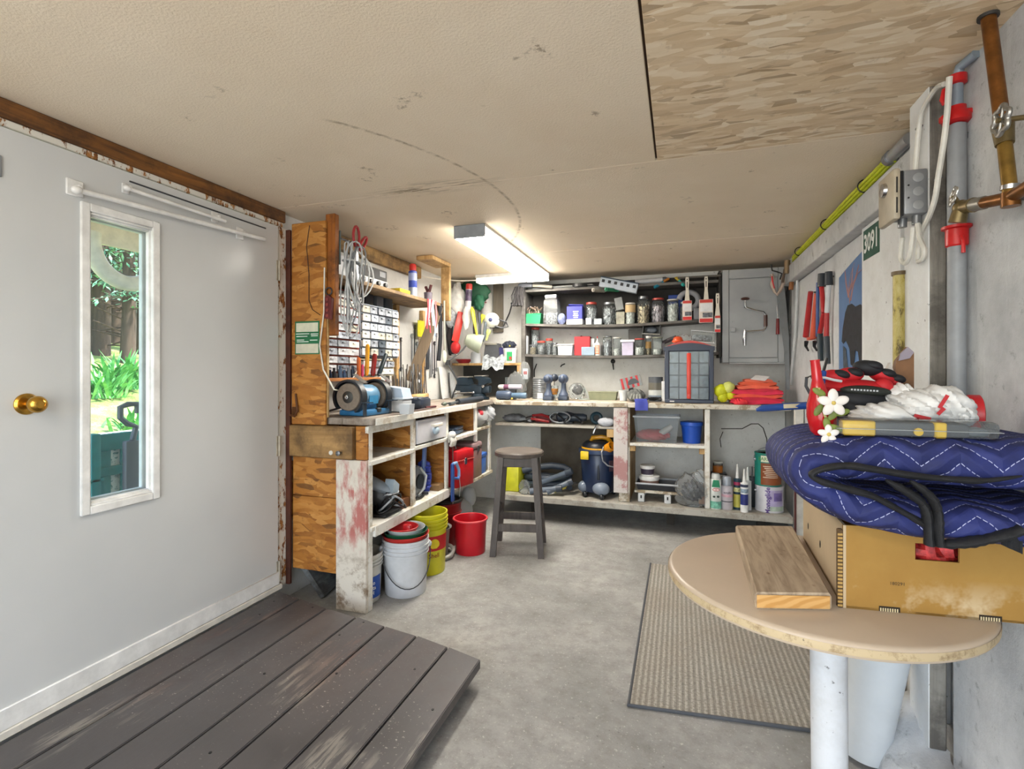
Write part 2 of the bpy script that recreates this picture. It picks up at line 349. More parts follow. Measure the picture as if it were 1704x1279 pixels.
wf = part(door, 'window_frame', ringframe(XD - .001, XD + .012, WY0 - .028, WY1 + .018, WZ0 - .03, WZ1 + .03, .030), WHITE)
part(wf, 'inner_bead', ringframe(XD - .014, XD + .004, WY0 - .001, WY1 + .001, WZ0 - .001, WZ1 + .001, .010), WHITE)
part(wf, 'outer_bead', ringframe(XD - .030, XD - .008, WY0 - .002, WY1 + .002, WZ0 - .002, WZ1 + .002, .018), WHITE)
part(wf, 'outside_casing', ringframe(-2.165, -2.143, WY0 - .03, WY1 + .03, WZ0 - .03, WZ1 + .03, .05), WHITE)
part(door, 'pane', MB().b2((-2.136, WY0 + .004, WZ0 + .004), (-2.132, WY1 - .004, WZ1 - .004)), glass('window_glass', '#fafcfc', .97, .01))
part(door, 'kick_strip', MB().b2((-2.145, DY0, .129), (XD - .001, DY1, .1515)).b2((XD - .001, DY0, .129), (XD + .01, DY1, .20), .003), WHITE)
kz, ky = 1.19, 1.112
kn = part(door, 'rosette', MB(fxyz((XD, ky, kz), (0, 1, 0), (0, 0, 1), (1, 0, 0))).lathe([(.036, 0), (.036, .004), (.030, .011), (.014, .013)], n=28), BRASS)
part(kn, 'knob', MB(fxyz((XD, ky, kz), (0, 1, 0), (0, 0, 1), (1, 0, 0))).lathe([(.013, .01), (.012, .03), (.020, .038), (.0275, .050), (.028, .062), (.022, .072), (.013, .076), (.0125, .074), (.001, .074)], n=28), BRASS)
def rod(y0, y1, z0, z1, x, r):
    o = part(door, 'curtain_rod', MB().cyl((x, y0, z0), (x, y1, z1), r, n=12).ell((x, y0, z0), (r * 1.5, r * 1.9, r * 1.5)), WHITE); return o
a0, a1 = onX(128, 316, XD + .035), onX(440, 398, XD + .035); rod(a0.y, a1.y, a0.z, a1.z, XD + .035, .010)
b0, b1 = onX(212, 313, XD + .03), onX(375, 368, XD + .03); rod(b0.y, b1.y, b0.z, b1.z, XD + .03, .008)
for q, (hy, hz) in (((128, 312), (.028, .03)), ((402, 388), (.022, .03)), ((360, 361), (.018, .025)), ((212, 313), (.014, .02))):
    p = onX(*q, XD + .015); part(door, 'bracket', MB().b2((XD - .001, p.y - hy, p.z - hz), (XD + .007, p.y + hy, p.z + hz), .003).b2((XD, p.y - .006, p.z - .008), (XD + .036, p.y + .006, p.z + .008), .002), WHITE)
for q in (450, 742, 950):
    z = onX(462, q, XD).z; hg = part(door, 'hinge', MB().b2((XD - .002, DY1 - .012, z - .055), (XD + .003, DY1 + .014, z + .055), .001).cyl((XD + .006, DY1 + .004, z - .055), (XD + .006, DY1 + .004, z + .055), .006), P('#b6ad9c', .5, .3, .3))
a0 = onX(5, 278, XD); part(door, 'latch_plate', MB().b2((XD - .001, DY0 + .001, a0.z - .035), (XD + .006, DY0 + .045, a0.z + .035), .002), MGREY)
a0, a1 = onX(215, 305, XD), onX(442, 374, XD); part(door, 'weather_strip', MB().b2((XD - .001, a0.y, 2.062), (XD + .004, a1.y, 2.068), .001), DGREY)
# ------------------------------------------------------------------ deck of painted planks
def m_deck():
    k = NT('worn_deck_paint').set(.42); c = k.co(); g = k.noise(k.co((18, 1.5, 18)), 2.2, 7, .7); a = k.noise(c, 1.5, 5, .6)
    col = k.ramp(a, [(.3, '#454344'), (.5, '#535051'), (.7, '#5a5352')])
    wear = k.math('MULTIPLY', k.ramp(k.noise(k.co((3.2, 1.3, 3)), 1.6, 4, .6), [(.56, 0.), (.66, 1.)]), k.ramp(g, [(.48, 0.), (.56, 1.)]))
    col = k.mix(k.math('MULTIPLY', wear, .75), col, k.ramp(k.noise(c, 1.1, 1), [(.42, '#8d8880'), (.6, '#6b4a42')]))
    sp = k.noise(c, 95, 3, .6); spm = k.math('MULTIPLY', k.ramp(sp, [(.66, 0.), (.70, .75)]), k.ramp(k.noise(c, 2.3, 2), [(.4, 0.), (.6, 1.)]))
    col = k.mix(spm, col, '#b7b2a8'); k.col(col).bump(g, .22, .003)
    k.l(k.ramp(k.noise(c, 6, 5, .7), [(.3, .33), (.7, .6)]), k.b.inputs['Roughness']); return k.m
M_DECK = m_deck()
DZ = .10
deck = thing('wooden_deck', 'low platform of dark grey painted planks in front of the white door', 'platform', (-1.4, 1.2, 0))
edges = [-2.075, -1.905, -1.70, -1.50, -1.318, -1.132, -.957, -.785]; endy = [2.225, 2.19, 2.145, 2.115, 2.08, 2.05, 2.01, 1.965]
for i in range(7):
    x0, x1 = edges[i] + .004, edges[i + 1] - .004; e0, e1 = endy[i], endy[i + 1]
    dx = random.uniform(-.001, .001)
    bm = MB().prism([(x0, -.6), (x1, -.6), (x1, e1), (x0, e0)], DZ - .038 + dx, DZ + dx - .003)
    bm.prism([(x0 + .003, -.597), (x1 - .003, -.597), (x1 - .003, e1 - .003), (x0 + .003, e0 - .003)], DZ + dx - .003, DZ + dx)
    part(deck, 'plank', bm, M_DECK, smooth=False)
for y in (-.5, .4, 1.2, 1.86): part(deck, 'joist', MB().b2((-2.06, y, 0), (-.84, y + .04, DZ - .04)), P('#2b2725', .8))
for i, (px, py) in enumerate(((456, 1000), (432, 1022), (520, 1010), (565, 1056), (605, 1035), (690, 1113), (720, 1180), (350, 1252), (560, 1120), (440, 1120))):
    p = onZ(px, py, DZ); part(deck, 'nail_head', MB().cyl((p.x, p.y, DZ - .001), (p.x, p.y, DZ + .0015), .005, n=8), BLACK)
# ------------------------------------------------------------------ right side timber, plinth rubble
M_PWOOD = wood('weathered_grey_stud', '#6b6761', '#9a958c', 'z', 1, .8, '#4d4944', .6, .4)
M_WPAINT = m_dirtywhite('white_stud_paint', '#dfe1e2', '#a7a49c', 5, .4)
stud = MB().b2((.752, 1.93, .11), (.796, 2.07, 2.2), .003); so_ = struct('trim_6', stud, M_PWOOD)
part(so_, 'painted_face', MB().b2((.7485, 1.932, .11), (.7525, 2.068, 2.2), .001), M_WPAINT)
struct('trim_7', MB().b2((.80, 2.075, 1.99), (.879, 4.6, 2.115), .006).b2((.84, 2.075, 2.12), (.879, 4.6, 2.2), .004), m_concrete('grey_beam_paint', ('#a7a9ab', '#c0c2c3', '#d3d4d4')))
struct('trim_8', MB().b2((.80, 2.20, .05), (.861, 2.26, 1.98), .003).b2((.835, 2.40, .05), (.861, 2.84, 1.985), .003), M_WPAINT)
struct('gap_shade_strip', MB().b2((.86, 1.905, .1), (.879, 1.935, 2.2)), BLACK)  # black strip painted in for the shade of the gap beside the stud
def rubble():
    mb = MB(); rnd = random.Random(3); n = 26; m = 10
    def f(u, v):
        y = 1.55 + u * .62; h = (.16 + .05 * math.sin(u * 9)) * (1 - .2 * v); a = v * math.pi / 2
        return (.80 - .16 * math.cos(a) * (1 + .15 * math.sin(u * 13)) + rnd.uniform(-.008, .008), y + rnd.uniform(-.006, .006), max(0, h * math.sin(a) + rnd.uniform(-.008, .008)))
    mb.sheet(f, n, m, .01); return mb
struct('plinth_rubble', rubble(), M_CONC, smooth=True)
# ------------------------------------------------------------------ outside the door window
def m_grass():
    k = NT('sunny_lawn').set(.9); c = k.co(); k.col(k.ramp(k.noise(c, 1.2, 8, .8), [(.35, '#5c7a35'), (.5, '#94a55a'), (.65, '#c6bb8a')])).bump(k.noise(c, 30, 4), .8, .05); return k.m
gr = MB(); gx = [-2.3 - .45 * i for i in range(34)]; gy = [-3 + .6 * j for j in range(34)]
def gz(x, y): d_ = -2.3 - x; return -.02 + max(0, d_ - 1.9) * .28 + .03 * math.sin(x * 2.1 + y * 1.3)
gr.sheet(lambda u, v: (-2.3 - 15 * u, -3 + 20 * v, gz(-2.3 - 15 * u, -3 + 20 * v)), 40, 40, .02)
struct('lawn', gr, m_grass(), 'sunlit sloping lawn outside the door window', True)
struct('path', MB().b2((-4.9, -.5, -.05), (-2.26, 5.5, .0)), P('#cdbfae', .85, 0, .2, 6), 'pale paved path outside the door')
M_BARK = wood('conifer_bark', '#2c241e', '#5b4a3c', 'z', .6, .9, None, 0, .8)
def m_leaf(n, a, b): k = NT(n).set(.6); k.col(k.ramp(k.noise(k.co(), 6, 3), [(.35, a), (.65, b)])); return k.m
LEAF1 = m_leaf('conifer_needles', '#3d8558', '#9ccaa6'); LEAF2 = m_leaf('fern_green', '#2f8a3c', '#7cc46a')
def conifer(px, dist, r, hgt, lab, bare=1.1):
    d0 = ray(px, 618); p = E0 + d0 * dist; x, y = p.x, p.y; z0 = gz(x, y) - .05; rnd = random.Random(px)
    t = thing('conifer', lab, 'tree', (x, y, z0), 'conifers behind the lawn')
    part(t, 'trunk', MB().tube([(x + .05 * math.sin(i), y, z0 + i * hgt / 6) for i in range(7)], r, 10, rf=lambda q: 1 - .6 * q), M_BARK)
    mb = MB(); tw = MB()
    for i in range(46):
        zz = z0 + bare + (hgt - bare) * rnd.random(); a = rnd.uniform(0, 6.28); L = rnd.uniform(.4, .95)
        ex, ey, ez = x + L * math.cos(a), y + L * math.sin(a), zz - .25 * L
        tw.tube([(x, y, zz), (ex, ey, ez)], .012, 4)
        for j in range(26):
            f = rnd.uniform(.2, 1); q = V((x + (ex - x) * f, y + (ey - y) * f, zz + (ez - zz) * f)) + V((rnd.gauss(0, .1), rnd.gauss(0, .1), rnd.gauss(0, .05)))
            dd = V((math.cos(a) + rnd.gauss(0, .6), math.sin(a) + rnd.gauss(0, .6), -.4 + rnd.gauss(0, .3))).normalized() * rnd.uniform(.1, .2); sd_ = dd.cross(V((0, 0, 1))).normalized() * .03
            mb.add([q, q + dd * .5 + sd_, q + dd, q + dd * .5 - sd_], [(0, 1, 2, 3)])
    for i in range(8):
        zz = z0 + rnd.uniform(.2, bare); a = rnd.uniform(0, 6.28); tw.tube([(x, y, zz), (x + .5 * math.cos(a), y + .5 * math.sin(a), zz + rnd.uniform(-.1, .2))], .014, 4)
    part(t, 'branches', tw, M_BARK); part(t, 'needles', mb, LEAF1, smooth=False, kind='stuff'); return t
for a in ((165, 9.2, .17, 5, 'conifer with a broad dark trunk, leftmost seen through the door window', 1.25), (192, 10.5, .13, 5.5, 'conifer with a thin trunk in the middle of the door window', 1.4),
          (212, 9.0, .12, 5, 'leaning brown conifer trunk behind the tall fern', 1.2), (240, 10.0, .16, 5.2, 'conifer at the hinge side of the view through the door window', 1.3), (150, 12, .15, 6, 'conifer half hidden by the knob side of the door window', 1.2)): conifer(*a)
struct('hill', MB().sheet(lambda u, v: (-13.5 + 1.5 * math.sin(v * 4), -3 + 20 * v, 1.6 + 4.2 * u), 4, 12, .1), m_leaf('shaded_thicket', '#2c3a30', '#4f6656'), 'dark thicket behind the conifers', True)
def fern(px, dist, n, L, lab):
    p = E0 + ray(px, 618) * dist; x, y = p.x, p.y; z0 = gz(x, y); rnd = random.Random(px + 1); mb = MB()
    for i in range(n):
        a = rnd.uniform(0, 6.28); l_ = L * rnd.uniform(.6, 1); w_ = .022; sp = rnd.uniform(.35, .8); b = V((x + rnd.gauss(0, .12), y + rnd.gauss(0, .12), z0)); side = V((-math.sin(a), math.cos(a), 0)) * w_
        pts = [b + V((math.cos(a) * sp * l_ * t, math.sin(a) * sp * l_ * t, l_ * (t - .75 * t * t * sp) * 1.2)) for t in (0, .35, .7, 1)]
        vs = []; 
        for t_, q in zip((.6, 1, .8, .05), pts): vs += [q - side * t_, q + side * t_]
        mb.add(vs, [(0, 1, 3, 2), (2, 3, 5, 4), (4, 5, 7, 6)])
    t = thing('garden_fern', lab, 'plant', (x, y, z0)); part(t, 'leaves', mb, LEAF2, smooth=False, kind='stuff')
fern(205, 7.6, 120, .75, 'tall bright green leafy clump under the conifers'); fern(170, 7.0, 90, .55, 'leafy green clump beside the knob-side edge of the door window'); fern(228, 6.2, 60, .4, 'low pale green plant on the lawn')
# eave board and downpipe elbow outside
struct('trim_10', MB().b2((-3.9, .5, 2.2), (-3.86, 6, 2.45), .004).b2((-3.9, .5, 2.45), (-2.2, 6, 2.47)), P('#dccdbb', .6))
pp = onX(212, 405, -3.8); solo('downpipe', MB().tube([pp + V((0, .30 * math.cos(t) * .8, -.02 - .27 * math.sin(t))) for t in [i * math.pi / 20 for i in range(21, 5, -1)]], .055, 12), P('#e2d6c8', .5), 'pale curved gutter elbow hanging under the outside eave', 'downpipe')
# teal garden chair with leaf print cushions
gc = onX(190, 760, -3.45); gx0, gy0 = -3.45, gc.y
ch = thing('garden_chair', 'teal slatted garden chair seen through the door window', 'chair', (gx0, gy0, 0))
def m_cush():
    k = NT('leaf_print_fabric').set(.85); vo = k.n('TexVoronoi'); k.l(k.co((9, 9, 9)), vo.inputs['Vector']); s_ = k.noise(k.co((30, 8, 30)), 3, 4, .6)
    f = k.math('MULTIPLY', k.ramp(vo.outputs['Distance'], [(.35, 1.), (.5, 0.)]), k.ramp(s_, [(.45, 0.), (.55, 1.)])); k.col(k.mix(f, '#e7e6df', '#6f9490')); return k.m
TEALP = P('#0f7f80', .5, 0, .15)
for dy in (-.30, .26): part(ch, 'leg', MB().b2((gx0 - .27, gy0 + dy, 0), (gx0 - .2, gy0 + dy + .05, .66), .006), TEALP); part(ch, 'leg', MB().b2((gx0 + .2, gy0 + dy, 0), (gx0 + .27, gy0 + dy + .05, .94), .006), TEALP); part(ch, 'armrest', MB().b2((gx0 - .32, gy0 + dy - .02, .66), (gx0 + .27, gy0 + dy + .07, .685), .006), TEALP)
part(ch, 'seat', MB().b2((gx0 - .27, gy0 - .27, .40), (gx0 + .24, gy0 + .3, .425), .006), TEALP)
part(ch, 'back_rail', MB().b2((gx0 + .205, gy0 - .27, .83), (gx0 + .235, gy0 + .3, .93), .006).b2((gx0 + .205, gy0 - .27, .68), (gx0 + .235, gy0 + .3, .735), .006), TEALP)
for i in range(4): y = gy0 - .25 + i * .14; part(ch, 'back_slat', MB().b2((gx0 + .21, y, .30), (gx0 + .225, y + .085, .84), .004), TEALP)
cu_ = solo('garden_cushion', MB().box((gx0 + .145, gy0 + .015, .68), (.10, .46, .5), .04), m_cush(), 'white cushion with leaf print on the teal garden chair', 'cushion')
solo('garden_cushion', MB().box((gx0 - .6, gy0 + .15, .55), (.5, .5, .12), .04), m_cush(), 'flat white leaf print cushion on the stool beyond the teal chair', 'cushion')
solo('garden_stool', MB().b2((gx0 - .85, gy0 - .1, .44), (gx0 - .35, gy0 + .4, .488), .01).b2((gx0 - .82, gy0 - .07, 0), (gx0 - .77, gy0 - .02, .44)).b2((gx0 - .43, gy0 + .32, 0), (gx0 - .38, gy0 + .37, .44)).b2((gx0 - .82, gy0 + .32, 0), (gx0 - .77, gy0 + .37, .44)).b2((gx0 - .43, gy0 - .07, 0), (gx0 - .38, gy0 - .02, .44)), TEALP, 'teal stool carrying the flat leaf print cushion outside', 'stool')
hk = onX(212, 705, -3.10); solo('hose_hook', MB().tube([hk + V((0, a, b)) for a, b in ((.03, -.10), (.05, -.02), (.0, .0), (-.04, .04), (-.04, .10), (.0, .115), (.055, .115), (.06, .06))], .017, 8).b2((-3.12, hk.y - .02, 0), (-3.08, hk.y + .06, hk.z - .1), .01), P('#54585f', .5), 'grey hooked handle standing beside the teal garden chair', 'handle')
# ------------------------------------------------------------------ ceiling fixtures: two in view, one added behind the camera for fill
def m_emit(name, c, s): k = NT(name).set(.4); k.b.inputs['Emission Color'].default_value = lin(c); k.b.inputs['Emission Strength'].default_value = s; k.col(c); return k.m
fx = thing('fluorescent_fixture', 'long lit fluorescent ceiling fixture with grey end cap', 'ceiling light', (-1.22, 3.65, 2.2))
part(fx, 'end_cap', MB().b2((-1.325, 2.86, 2.122), (-1.12, 2.875, 2.2), .003), P('#8f9499', .45)); part(fx, 'end_cap', MB().b2((-1.325, 4.46, 2.122), (-1.12, 4.475, 2.2), .003), P('#8f9499', .45))
part(fx, 'housing', MB().b2((-1.325, 2.875, 2.185), (-1.12, 4.46, 2.2)), WHITE)
part(fx, 'diffuser', MB().b2((-1.322, 2.875, 2.122), (-1.123, 4.46, 2.132), .003), m_emit('lit_diffuser', '#fff8ec', 36)); part(fx, 'side_lens', MB().b2((-1.322, 2.875, 2.1325), (-1.316, 4.46, 2.184)).b2((-1.129, 2.875, 2.1325), (-1.123, 4.46, 2.184)), m_emit('lit_side_lens', '#fff8ec', 2.0))
f2 = thing('fluorescent_fixture', 'short white ceiling fixture across the end of the long one', 'ceiling light', (-1.55, 4.45, 2.2))
part(f2, 'housing', MB().b2((-1.80, 4.36, 2.17), (-1.335, 4.50, 2.2), .004), WHITE); part(f2, 'diffuser', MB().b2((-1.80, 4.37, 2.125), (-1.335, 4.49, 2.169), .01), m_emit('dim_diffuser', '#fff8ec', .9))
part(f2, 'cord', MB().tube([(-1.80, 4.43, 2.16), (-1.88, 4.2, 2.12), (-1.93, 3.95, 2.09), (-2.05, 3.8, 2.1)], .005, 6), OFFW)
fill_fixture = thing('fluorescent_fixture', 'added unseen ceiling fixture behind the camera for fill light', 'ceiling light', (-.9, -.5, 2.2))  # unseen lamp added to brighten floor and door
part(fill_fixture, 'housing', MB().b2((-1.5, -.6, 2.185), (-.3, -.4, 2.2)), WHITE); part(fill_fixture, 'diffuser', MB().b2((-1.5, -.598, 2.122), (-.3, -.402, 2.184), .012), m_emit('fill_diffuser', '#fff8ec', 13))
# ================================================================== LEFT WORKBENCH
XF, YB, TOP = -1.59, 2.34, 1.045
def m_wornwhite(name, c0='#dcdad3', c1='#ad9c80', amt=.35, sc=9):
    k = NT(name).set(.55); c = k.co(); a = k.noise(c, sc, 7, .75); b = k.noise(c, 60, 3, .7)
    col = k.mix(k.ramp(a, [(.5, 0.), (.5 + .2 * (1.1 - amt), .9)]), c0, c1); col = k.mix(k.ramp(b, [(.27, .8), (.33, 0.)]), col, '#4b4136'); k.col(col).bump(a, .15, .003); return k.m
M_WORN = m_wornwhite('worn_white_paint'); M_WORN2 = m_wornwhite('grimy_white_paint', '#c9c3b6', '#8c7a5f', .8, 6)
def m_redboard():
    k = NT('red_smeared_board').set(.6); c = k.co(); a = k.noise(k.co((6, 6, 2.2)), 2.2, 7, .7); z = k.sep(k._c)
    m = k.math('MULTIPLY', k.ramp(a, [(.42, 0.), (.56, .85)]), k.ramp(z[2], [(.28, 0.), (.42, 1.)]))
    col = k.mix(m, '#d3ccc0', '#ab4b47'); g = k.math('MULTIPLY', k.ramp(k.noise(c, 9, 7, .75), [(.48, 0.), (.62, .85)]), k.ramp(z[2], [(.2, 1.), (.36, .15)])); col = k.mix(g, col, '#6f5638')
    k.col(col); return k.m
M_DRESS = wood('bare_pine', '#a98450', '#cfae78', 'z', 1, .6, '#7c5a32', .3, .15); M_SHELFW = wood('grey_worn_top', '#8a8078', '#b0a79b', 'y', .9, .7, '#6a5c50', .8, .35)
M_GREYSH = wood('grey_painted_shelf', '#4d4b48', '#74716c', 'x', .6, .65, '#3a3733', .5, .2)
wb = thing('workbench_base', 'white framed plywood cubby base under the side worktop by the door', 'workbench', (-1.85, 3.1, 0))
part(wb, 'end_panel', MB().b2((-2.085, YB, .187), (-1.79, YB + .015, .60), .002), M_OSB); part(wb, 'end_panel', MB().b2((-2.085, YB + .002, .602), (-1.79, YB + .017, .82), .002), M_OSB)
part(wb, 'end_panel', MB().b2((-1.665, YB, .822), (-1.592, YB + .015, 1.003), .002), M_OSB)
part(wb, 'end_board', MB().b2((-1.785, YB - .012, .0), (-1.592, YB + .012, .82), .003), m_redboard(), 'white board smeared with red paint')
ed = part(wb, 'end_drawer', MB().b2((-2.085, YB - .03, .825), (-1.668, YB + .014, 1.0), .004), wood('stained_plywood_drawer', '#7d5c33', '#b08b58', 'x', .5, .6, '#4f3a22', .9, .2))
part(ed, 'knob', MB(fxyz((-1.735, YB - .03, .862), (1, 0, 0), (0, 0, 1), (0, -1, 0))).lathe([(.006, 0), (.006, .02), (.013, .024), (.014, .032), (.003, .036)], n=14), STEEL)
part(ed, 'knob', MB(fxyz((-1.80, YB - .03, .858), (1, 0, 0), (0, 0, 1), (0, -1, 0))).lathe([(.012, 0), (.012, .006), (.003, .009)], n=12), OFFW)
def tY(px): return onX(px, 618, XF).y
Y1, Y2, Y3, Y4 = 2.845, 3.327, 3.88, 4.22
for y0, y1, z0 in ((YB + .012, YB + .05, 0), (Y1 - .02, Y1 + .018, .40), (Y2 - .018, Y2 + .02, .40), (Y3 - .02, Y3 + .02, .722), (Y4 - .04, Y4, .40)):
    part(wb, 'post', MB().b2((XF - .02, y0, z0), (XF, y1, 1.004), .003), M_WORN)
part(wb, 'rail', MB().b2((XF - .018, YB, .965), (XF + .004, Y1 - .02, 1.004), .003), M_WORN)
for y in (Y1, Y2, Y3): part(wb, 'divider', MB().b2((-2.13, y - .008, .455 if y < 3.5 else .79), (XF - .021, y + .008, 1.004)), M_OSB)
part(wb, 'shelf', MB().b2((-2.13, YB + .016, .79), (XF + .012, Y1 - .009, .815), .003), M_WORN)
part(wb, 'shelf', MB().b2((-2.13, Y1 + .009, .80), (XF + .008, Y2 - .009, .825), .003), M_WORN)
part(wb, 'shelf', MB().b2((-2.13, Y2 + .009, .785), (XF + .012, Y3 - .009, .812), .003), M_WORN)
part(wb, 'shelf', MB().b2((-2.13, Y3 + .009, .805), (XF + .006, Y4, .828), .003), M_WORN2)
part(wb, 'bottom_shelf', MB().b2((-2.13, YB + .02, .43), (XF + .012, Y2, .455), .003).b2((XF - .004, YB + .05, .395), (XF + .016, Y2, .4545), .003), M_WORN)
part(wb, 'bottom_shelf', MB().b2((-2.13, Y2 + .001, .40), (XF + .01, Y4 + .02, .425), .003), M_WORN2)
part(wb, 'back_panel', MB().b2((-2.145, YB + .02, .43), (-2.131, Y4, 1.003)), M_OSB)
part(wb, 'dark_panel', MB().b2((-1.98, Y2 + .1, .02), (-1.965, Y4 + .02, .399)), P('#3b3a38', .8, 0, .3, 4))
part(wb, 'cleat', MB().b2((-2.0, Y1 - .11, .456), (XF - .02, Y1 - .022, .515), .003), P('#7b4a22', .6)); part(wb, 'cleat', MB().b2((-1.9, Y2 - .1, .456), (XF - .02, Y2 - .022, .50), .003), P('#8a6a44', .6))
dr = part(wb, 'drawer', MB().b2((XF - .03, Y1 + .03, .835), (XF + .006, Y2 - .03, .985), .004).b2((-2.0, Y1 + .035, .84), (XF - .03, Y2 - .035, .93)), P('#ccccd2', .5, 0, .1, 6))
hy = (Y1 + Y2) / 2 + .03
part(dr, 'handle', MB().box((XF + .03, hy, .937), (.014, .13, .022), .004).box((XF + .015, hy - .05, .937), (.03, .012, .016)).box((XF + .015, hy + .05, .937), (.03, .012, .016)), OFFW)
part(dr, 'knob', MB().ell((XF + .022, hy - .01, .90), (.018, .04, .028)), P('#a9bccb', .5))
wt = thing('worktop', 'grey worn wooden worktop of the side bench, ending at the vise', 'worktop', (-1.85, 3.2, 1.005))
for i, (x0, x1) in enumerate(((-2.14, -1.96), (-1.957, -1.77), (-1.767, -1.577))): part(wt, 'plank', MB().b2((x0, YB + .02, 1.006), (x1, 4.24, TOP - .0005 * i), .004), M_SHELFW)
part(wt, 'edge_strip', MB().b2((-1.576, YB + .05, 1.005), (-1.566, Y2 + .5, TOP - .002), .002), M_WORN)
# upper shelf unit
us = thing('wall_shelf', 'amber plywood sided wall shelf above the bench grinder', 'shelf', (-2.0, 2.8, 1.05))
part(us, 'side_panel', MB().b2((-2.083, YB - .012, 1.003), (-1.852, YB + .004, 2.135), .003), M_OSB)
part(us, 'side_panel', MB().b2((-1.852, YB - .004, 1.046), (-1.842, YB + .008, 1.60), .002), M_DRESS)
part(us, 'stud', MB().b2((-1.868, YB + .006, 1.50), (-1.805, YB + .045, 2.175), .004), wood('orange_stud', '#7a4214', '#a8651f', 'z', 1, .6, '#4a270c', .4, .2))
part(us, 'shelf_board', MB().b2((-2.145, YB + .05, 1.835), (-1.85, 3.80, 1.86), .003), wood('dusty_shelf_board', '#7d6343', '#a68a62', 'y', 1, .7, '#5d4a35', .6, .25))
p0, p1 = V((-1.875, 3.76, 1.832)), V((-2.10, 3.69, 1.22)); Mf, L = frame(p0, p1)
part(us, 'brace', MB(Mf).box((0, 0, L / 2), (.022, .085, L), .003), wood('grey_brown_brace', '#6f5f4c', '#8f7d66', 'z', 1, .7))
part(us, 'hanger_post', MB().b2((-1.875, 3.80, 1.72), (-1.80, 3.835, 2.165), .003), M_DRESS); part(us, 'hanger_top', MB().b2((-1.94, 3.50, 2.166), (-1.80, 3.835, 2.198), .003), M_DRESS)
part(us, 'ceiling_cleat', MB().b2((-2.147, 2.6, 2.10), (-2.11, 3.9, 2.198), .004), wood('header_pine', '#8a6a3e', '#b8945c', 'y', 1, .7, '#4a3823', .6))
for y in (3.50, 3.93): struct('trim_11', MB().b2((-2.149, y, 1.046), (-2.112, y + .045, 1.83), .003), M_DRESS)
# ---- small parts organisers with every drawer its own part
def organiser(y0, y1, z0, z1, cols, rows, fm, label, tints, seed):
    rnd = random.Random(seed); xb, xf = -2.14, -2.0
    t = thing('parts_organiser', label, 'organiser', (-2.07, (y0 + y1) / 2, z0))
    fr = MB().b2((xb, y0, z0), (xb + .004, y1, z1)); fr.b2((xb, y0, z0), (xf, y0 + .006, z1)).b2((xb, y1 - .006, z0), (xf, y1, z1)).b2((xb, y0, z0), (xf, y1, z0 + .006)).b2((xb, y0, z1 - .006), (xf, y1, z1))
    dz = (z1 - z0 - .012) / rows; dy = (y1 - y0 - .012) / cols
    for r in range(1, rows): fr.b2((xb, y0 + .006, z0 + .006 + r * dz - .003), (xf, y1 - .006, z0 + .006 + r * dz + .003))
    part(t, 'frame', fr, fm, smooth=False)
    protos = []
    for tm in tints:
        w_, h_ = dy - .008, dz - .012
        pm = MB().b2((xb + .02, y0 + .01, z0 + .011), (xf + .004, y0 + .01 + w_, z0 + .011 + h_ * .85), .002).b2((xf + .004, y0 + .01, z0 + .011), (xf + .008, y0 + .01 + w_, z0 + .011 + h_), .001).b2((xf + .008, y0 + .01 + w_ * .35, z0 + .011 + h_ * .6), (xf + .016, y0 + .01 + w_ * .65, z0 + .011 + h_ * .75))
        protos.append(mesh_of('drawer', pm, ORG[t.name], tm, False, 40))
    for r in range(rows):
        for c in range(cols):
            o = bpy.data.objects.new('drawer', rnd.choice(protos)); COL.objects.link(o); o.parent = t; o.location = (rnd.uniform(0, .012), c * dy, r * dz)
    return t
DT = [P('#dfe2e6', .3, 0, .25, 30), P('#c4cbd6', .3, 0, .4, 26), P('#d8d3c4', .3, 0, .4, 22), P('#a8aeb8', .35, 0, .5, 30), P('#e9e7e0', .4, 0, .15, 30)]
organiser(2.37, 2.845, 1.29, 1.815, 4, 10, P('#a34a38', .5), 'red framed small parts organiser with pale drawers next to the plywood side', DT, 1)
organiser(2.86, 3.33, 1.40, 1.755, 5, 6, P('#8d96a3', .5), 'grey framed small parts organiser right of the red one', DT + [P('#55606c', .4, 0, .5, 30)], 2)
organiser(2.86, 3.27, 1.27, 1.385, 4, 2, P('#b5a98f', .5), 'low cream organiser rack of four columns under the grey one', DT, 3)
# things on top of the grey organiser
for y, c, n in ((3.0, '#30343b', 'dark'), (3.13, '#6a6e75', 'mid grey'), (3.25, '#40464c', 'slate')): solo('junction_box', MB().box((-2.07, y, 1.7951), (.1, .09, .08), .008), P(c, .5), n + ' small box lying on top of the grey organiser', 'box')
# ---- tool rail with screwdrivers
rl = thing('tool_rail', 'orange wooden tool rail holding screwdrivers above the bench grinder', 'rail', (-1.97, 2.65, 1.235))
part(rl, 'rail_board', MB().b2((-1.99, 2.36, 1.243), (-1.885, 2.93, 1.262), .003), wood('orange_rail', '#9a5a22', '#c08040', 'y', 1, .6)); part(rl, 'bracket', MB().b2((-2.145, 2.4, 1.245), (-1.99, 2.42, 1.26)).b2((-2.145, 2.86, 1.245), (-1.99, 2.88, 1.26)), IRON)
def screwdriver(px, py0, py1, r, m, lab, lean=0, cap=None):
    a = onX(px, py0, -1.93); b = onX(px + lean, py1, -1.93); a.z = 1.2625; d = (b - a); M_, L = frame(a, b)
    t = thing('screwdriver', lab, 'screwdriver', tuple(a), 'screwdrivers on the tool rail')
    part(t, 'handle', MB(M_).lathe([(r * .6, L * .05), (r, L * .18), (r * .92, L * .5), (r, L * .85), (r * .8, L * .97), (r * .2, L)], n=10), m)
    part(t, 'shaft', MB(M_).lathe([(.004, 0), (.004, L * .1)], n=8), STEEL)
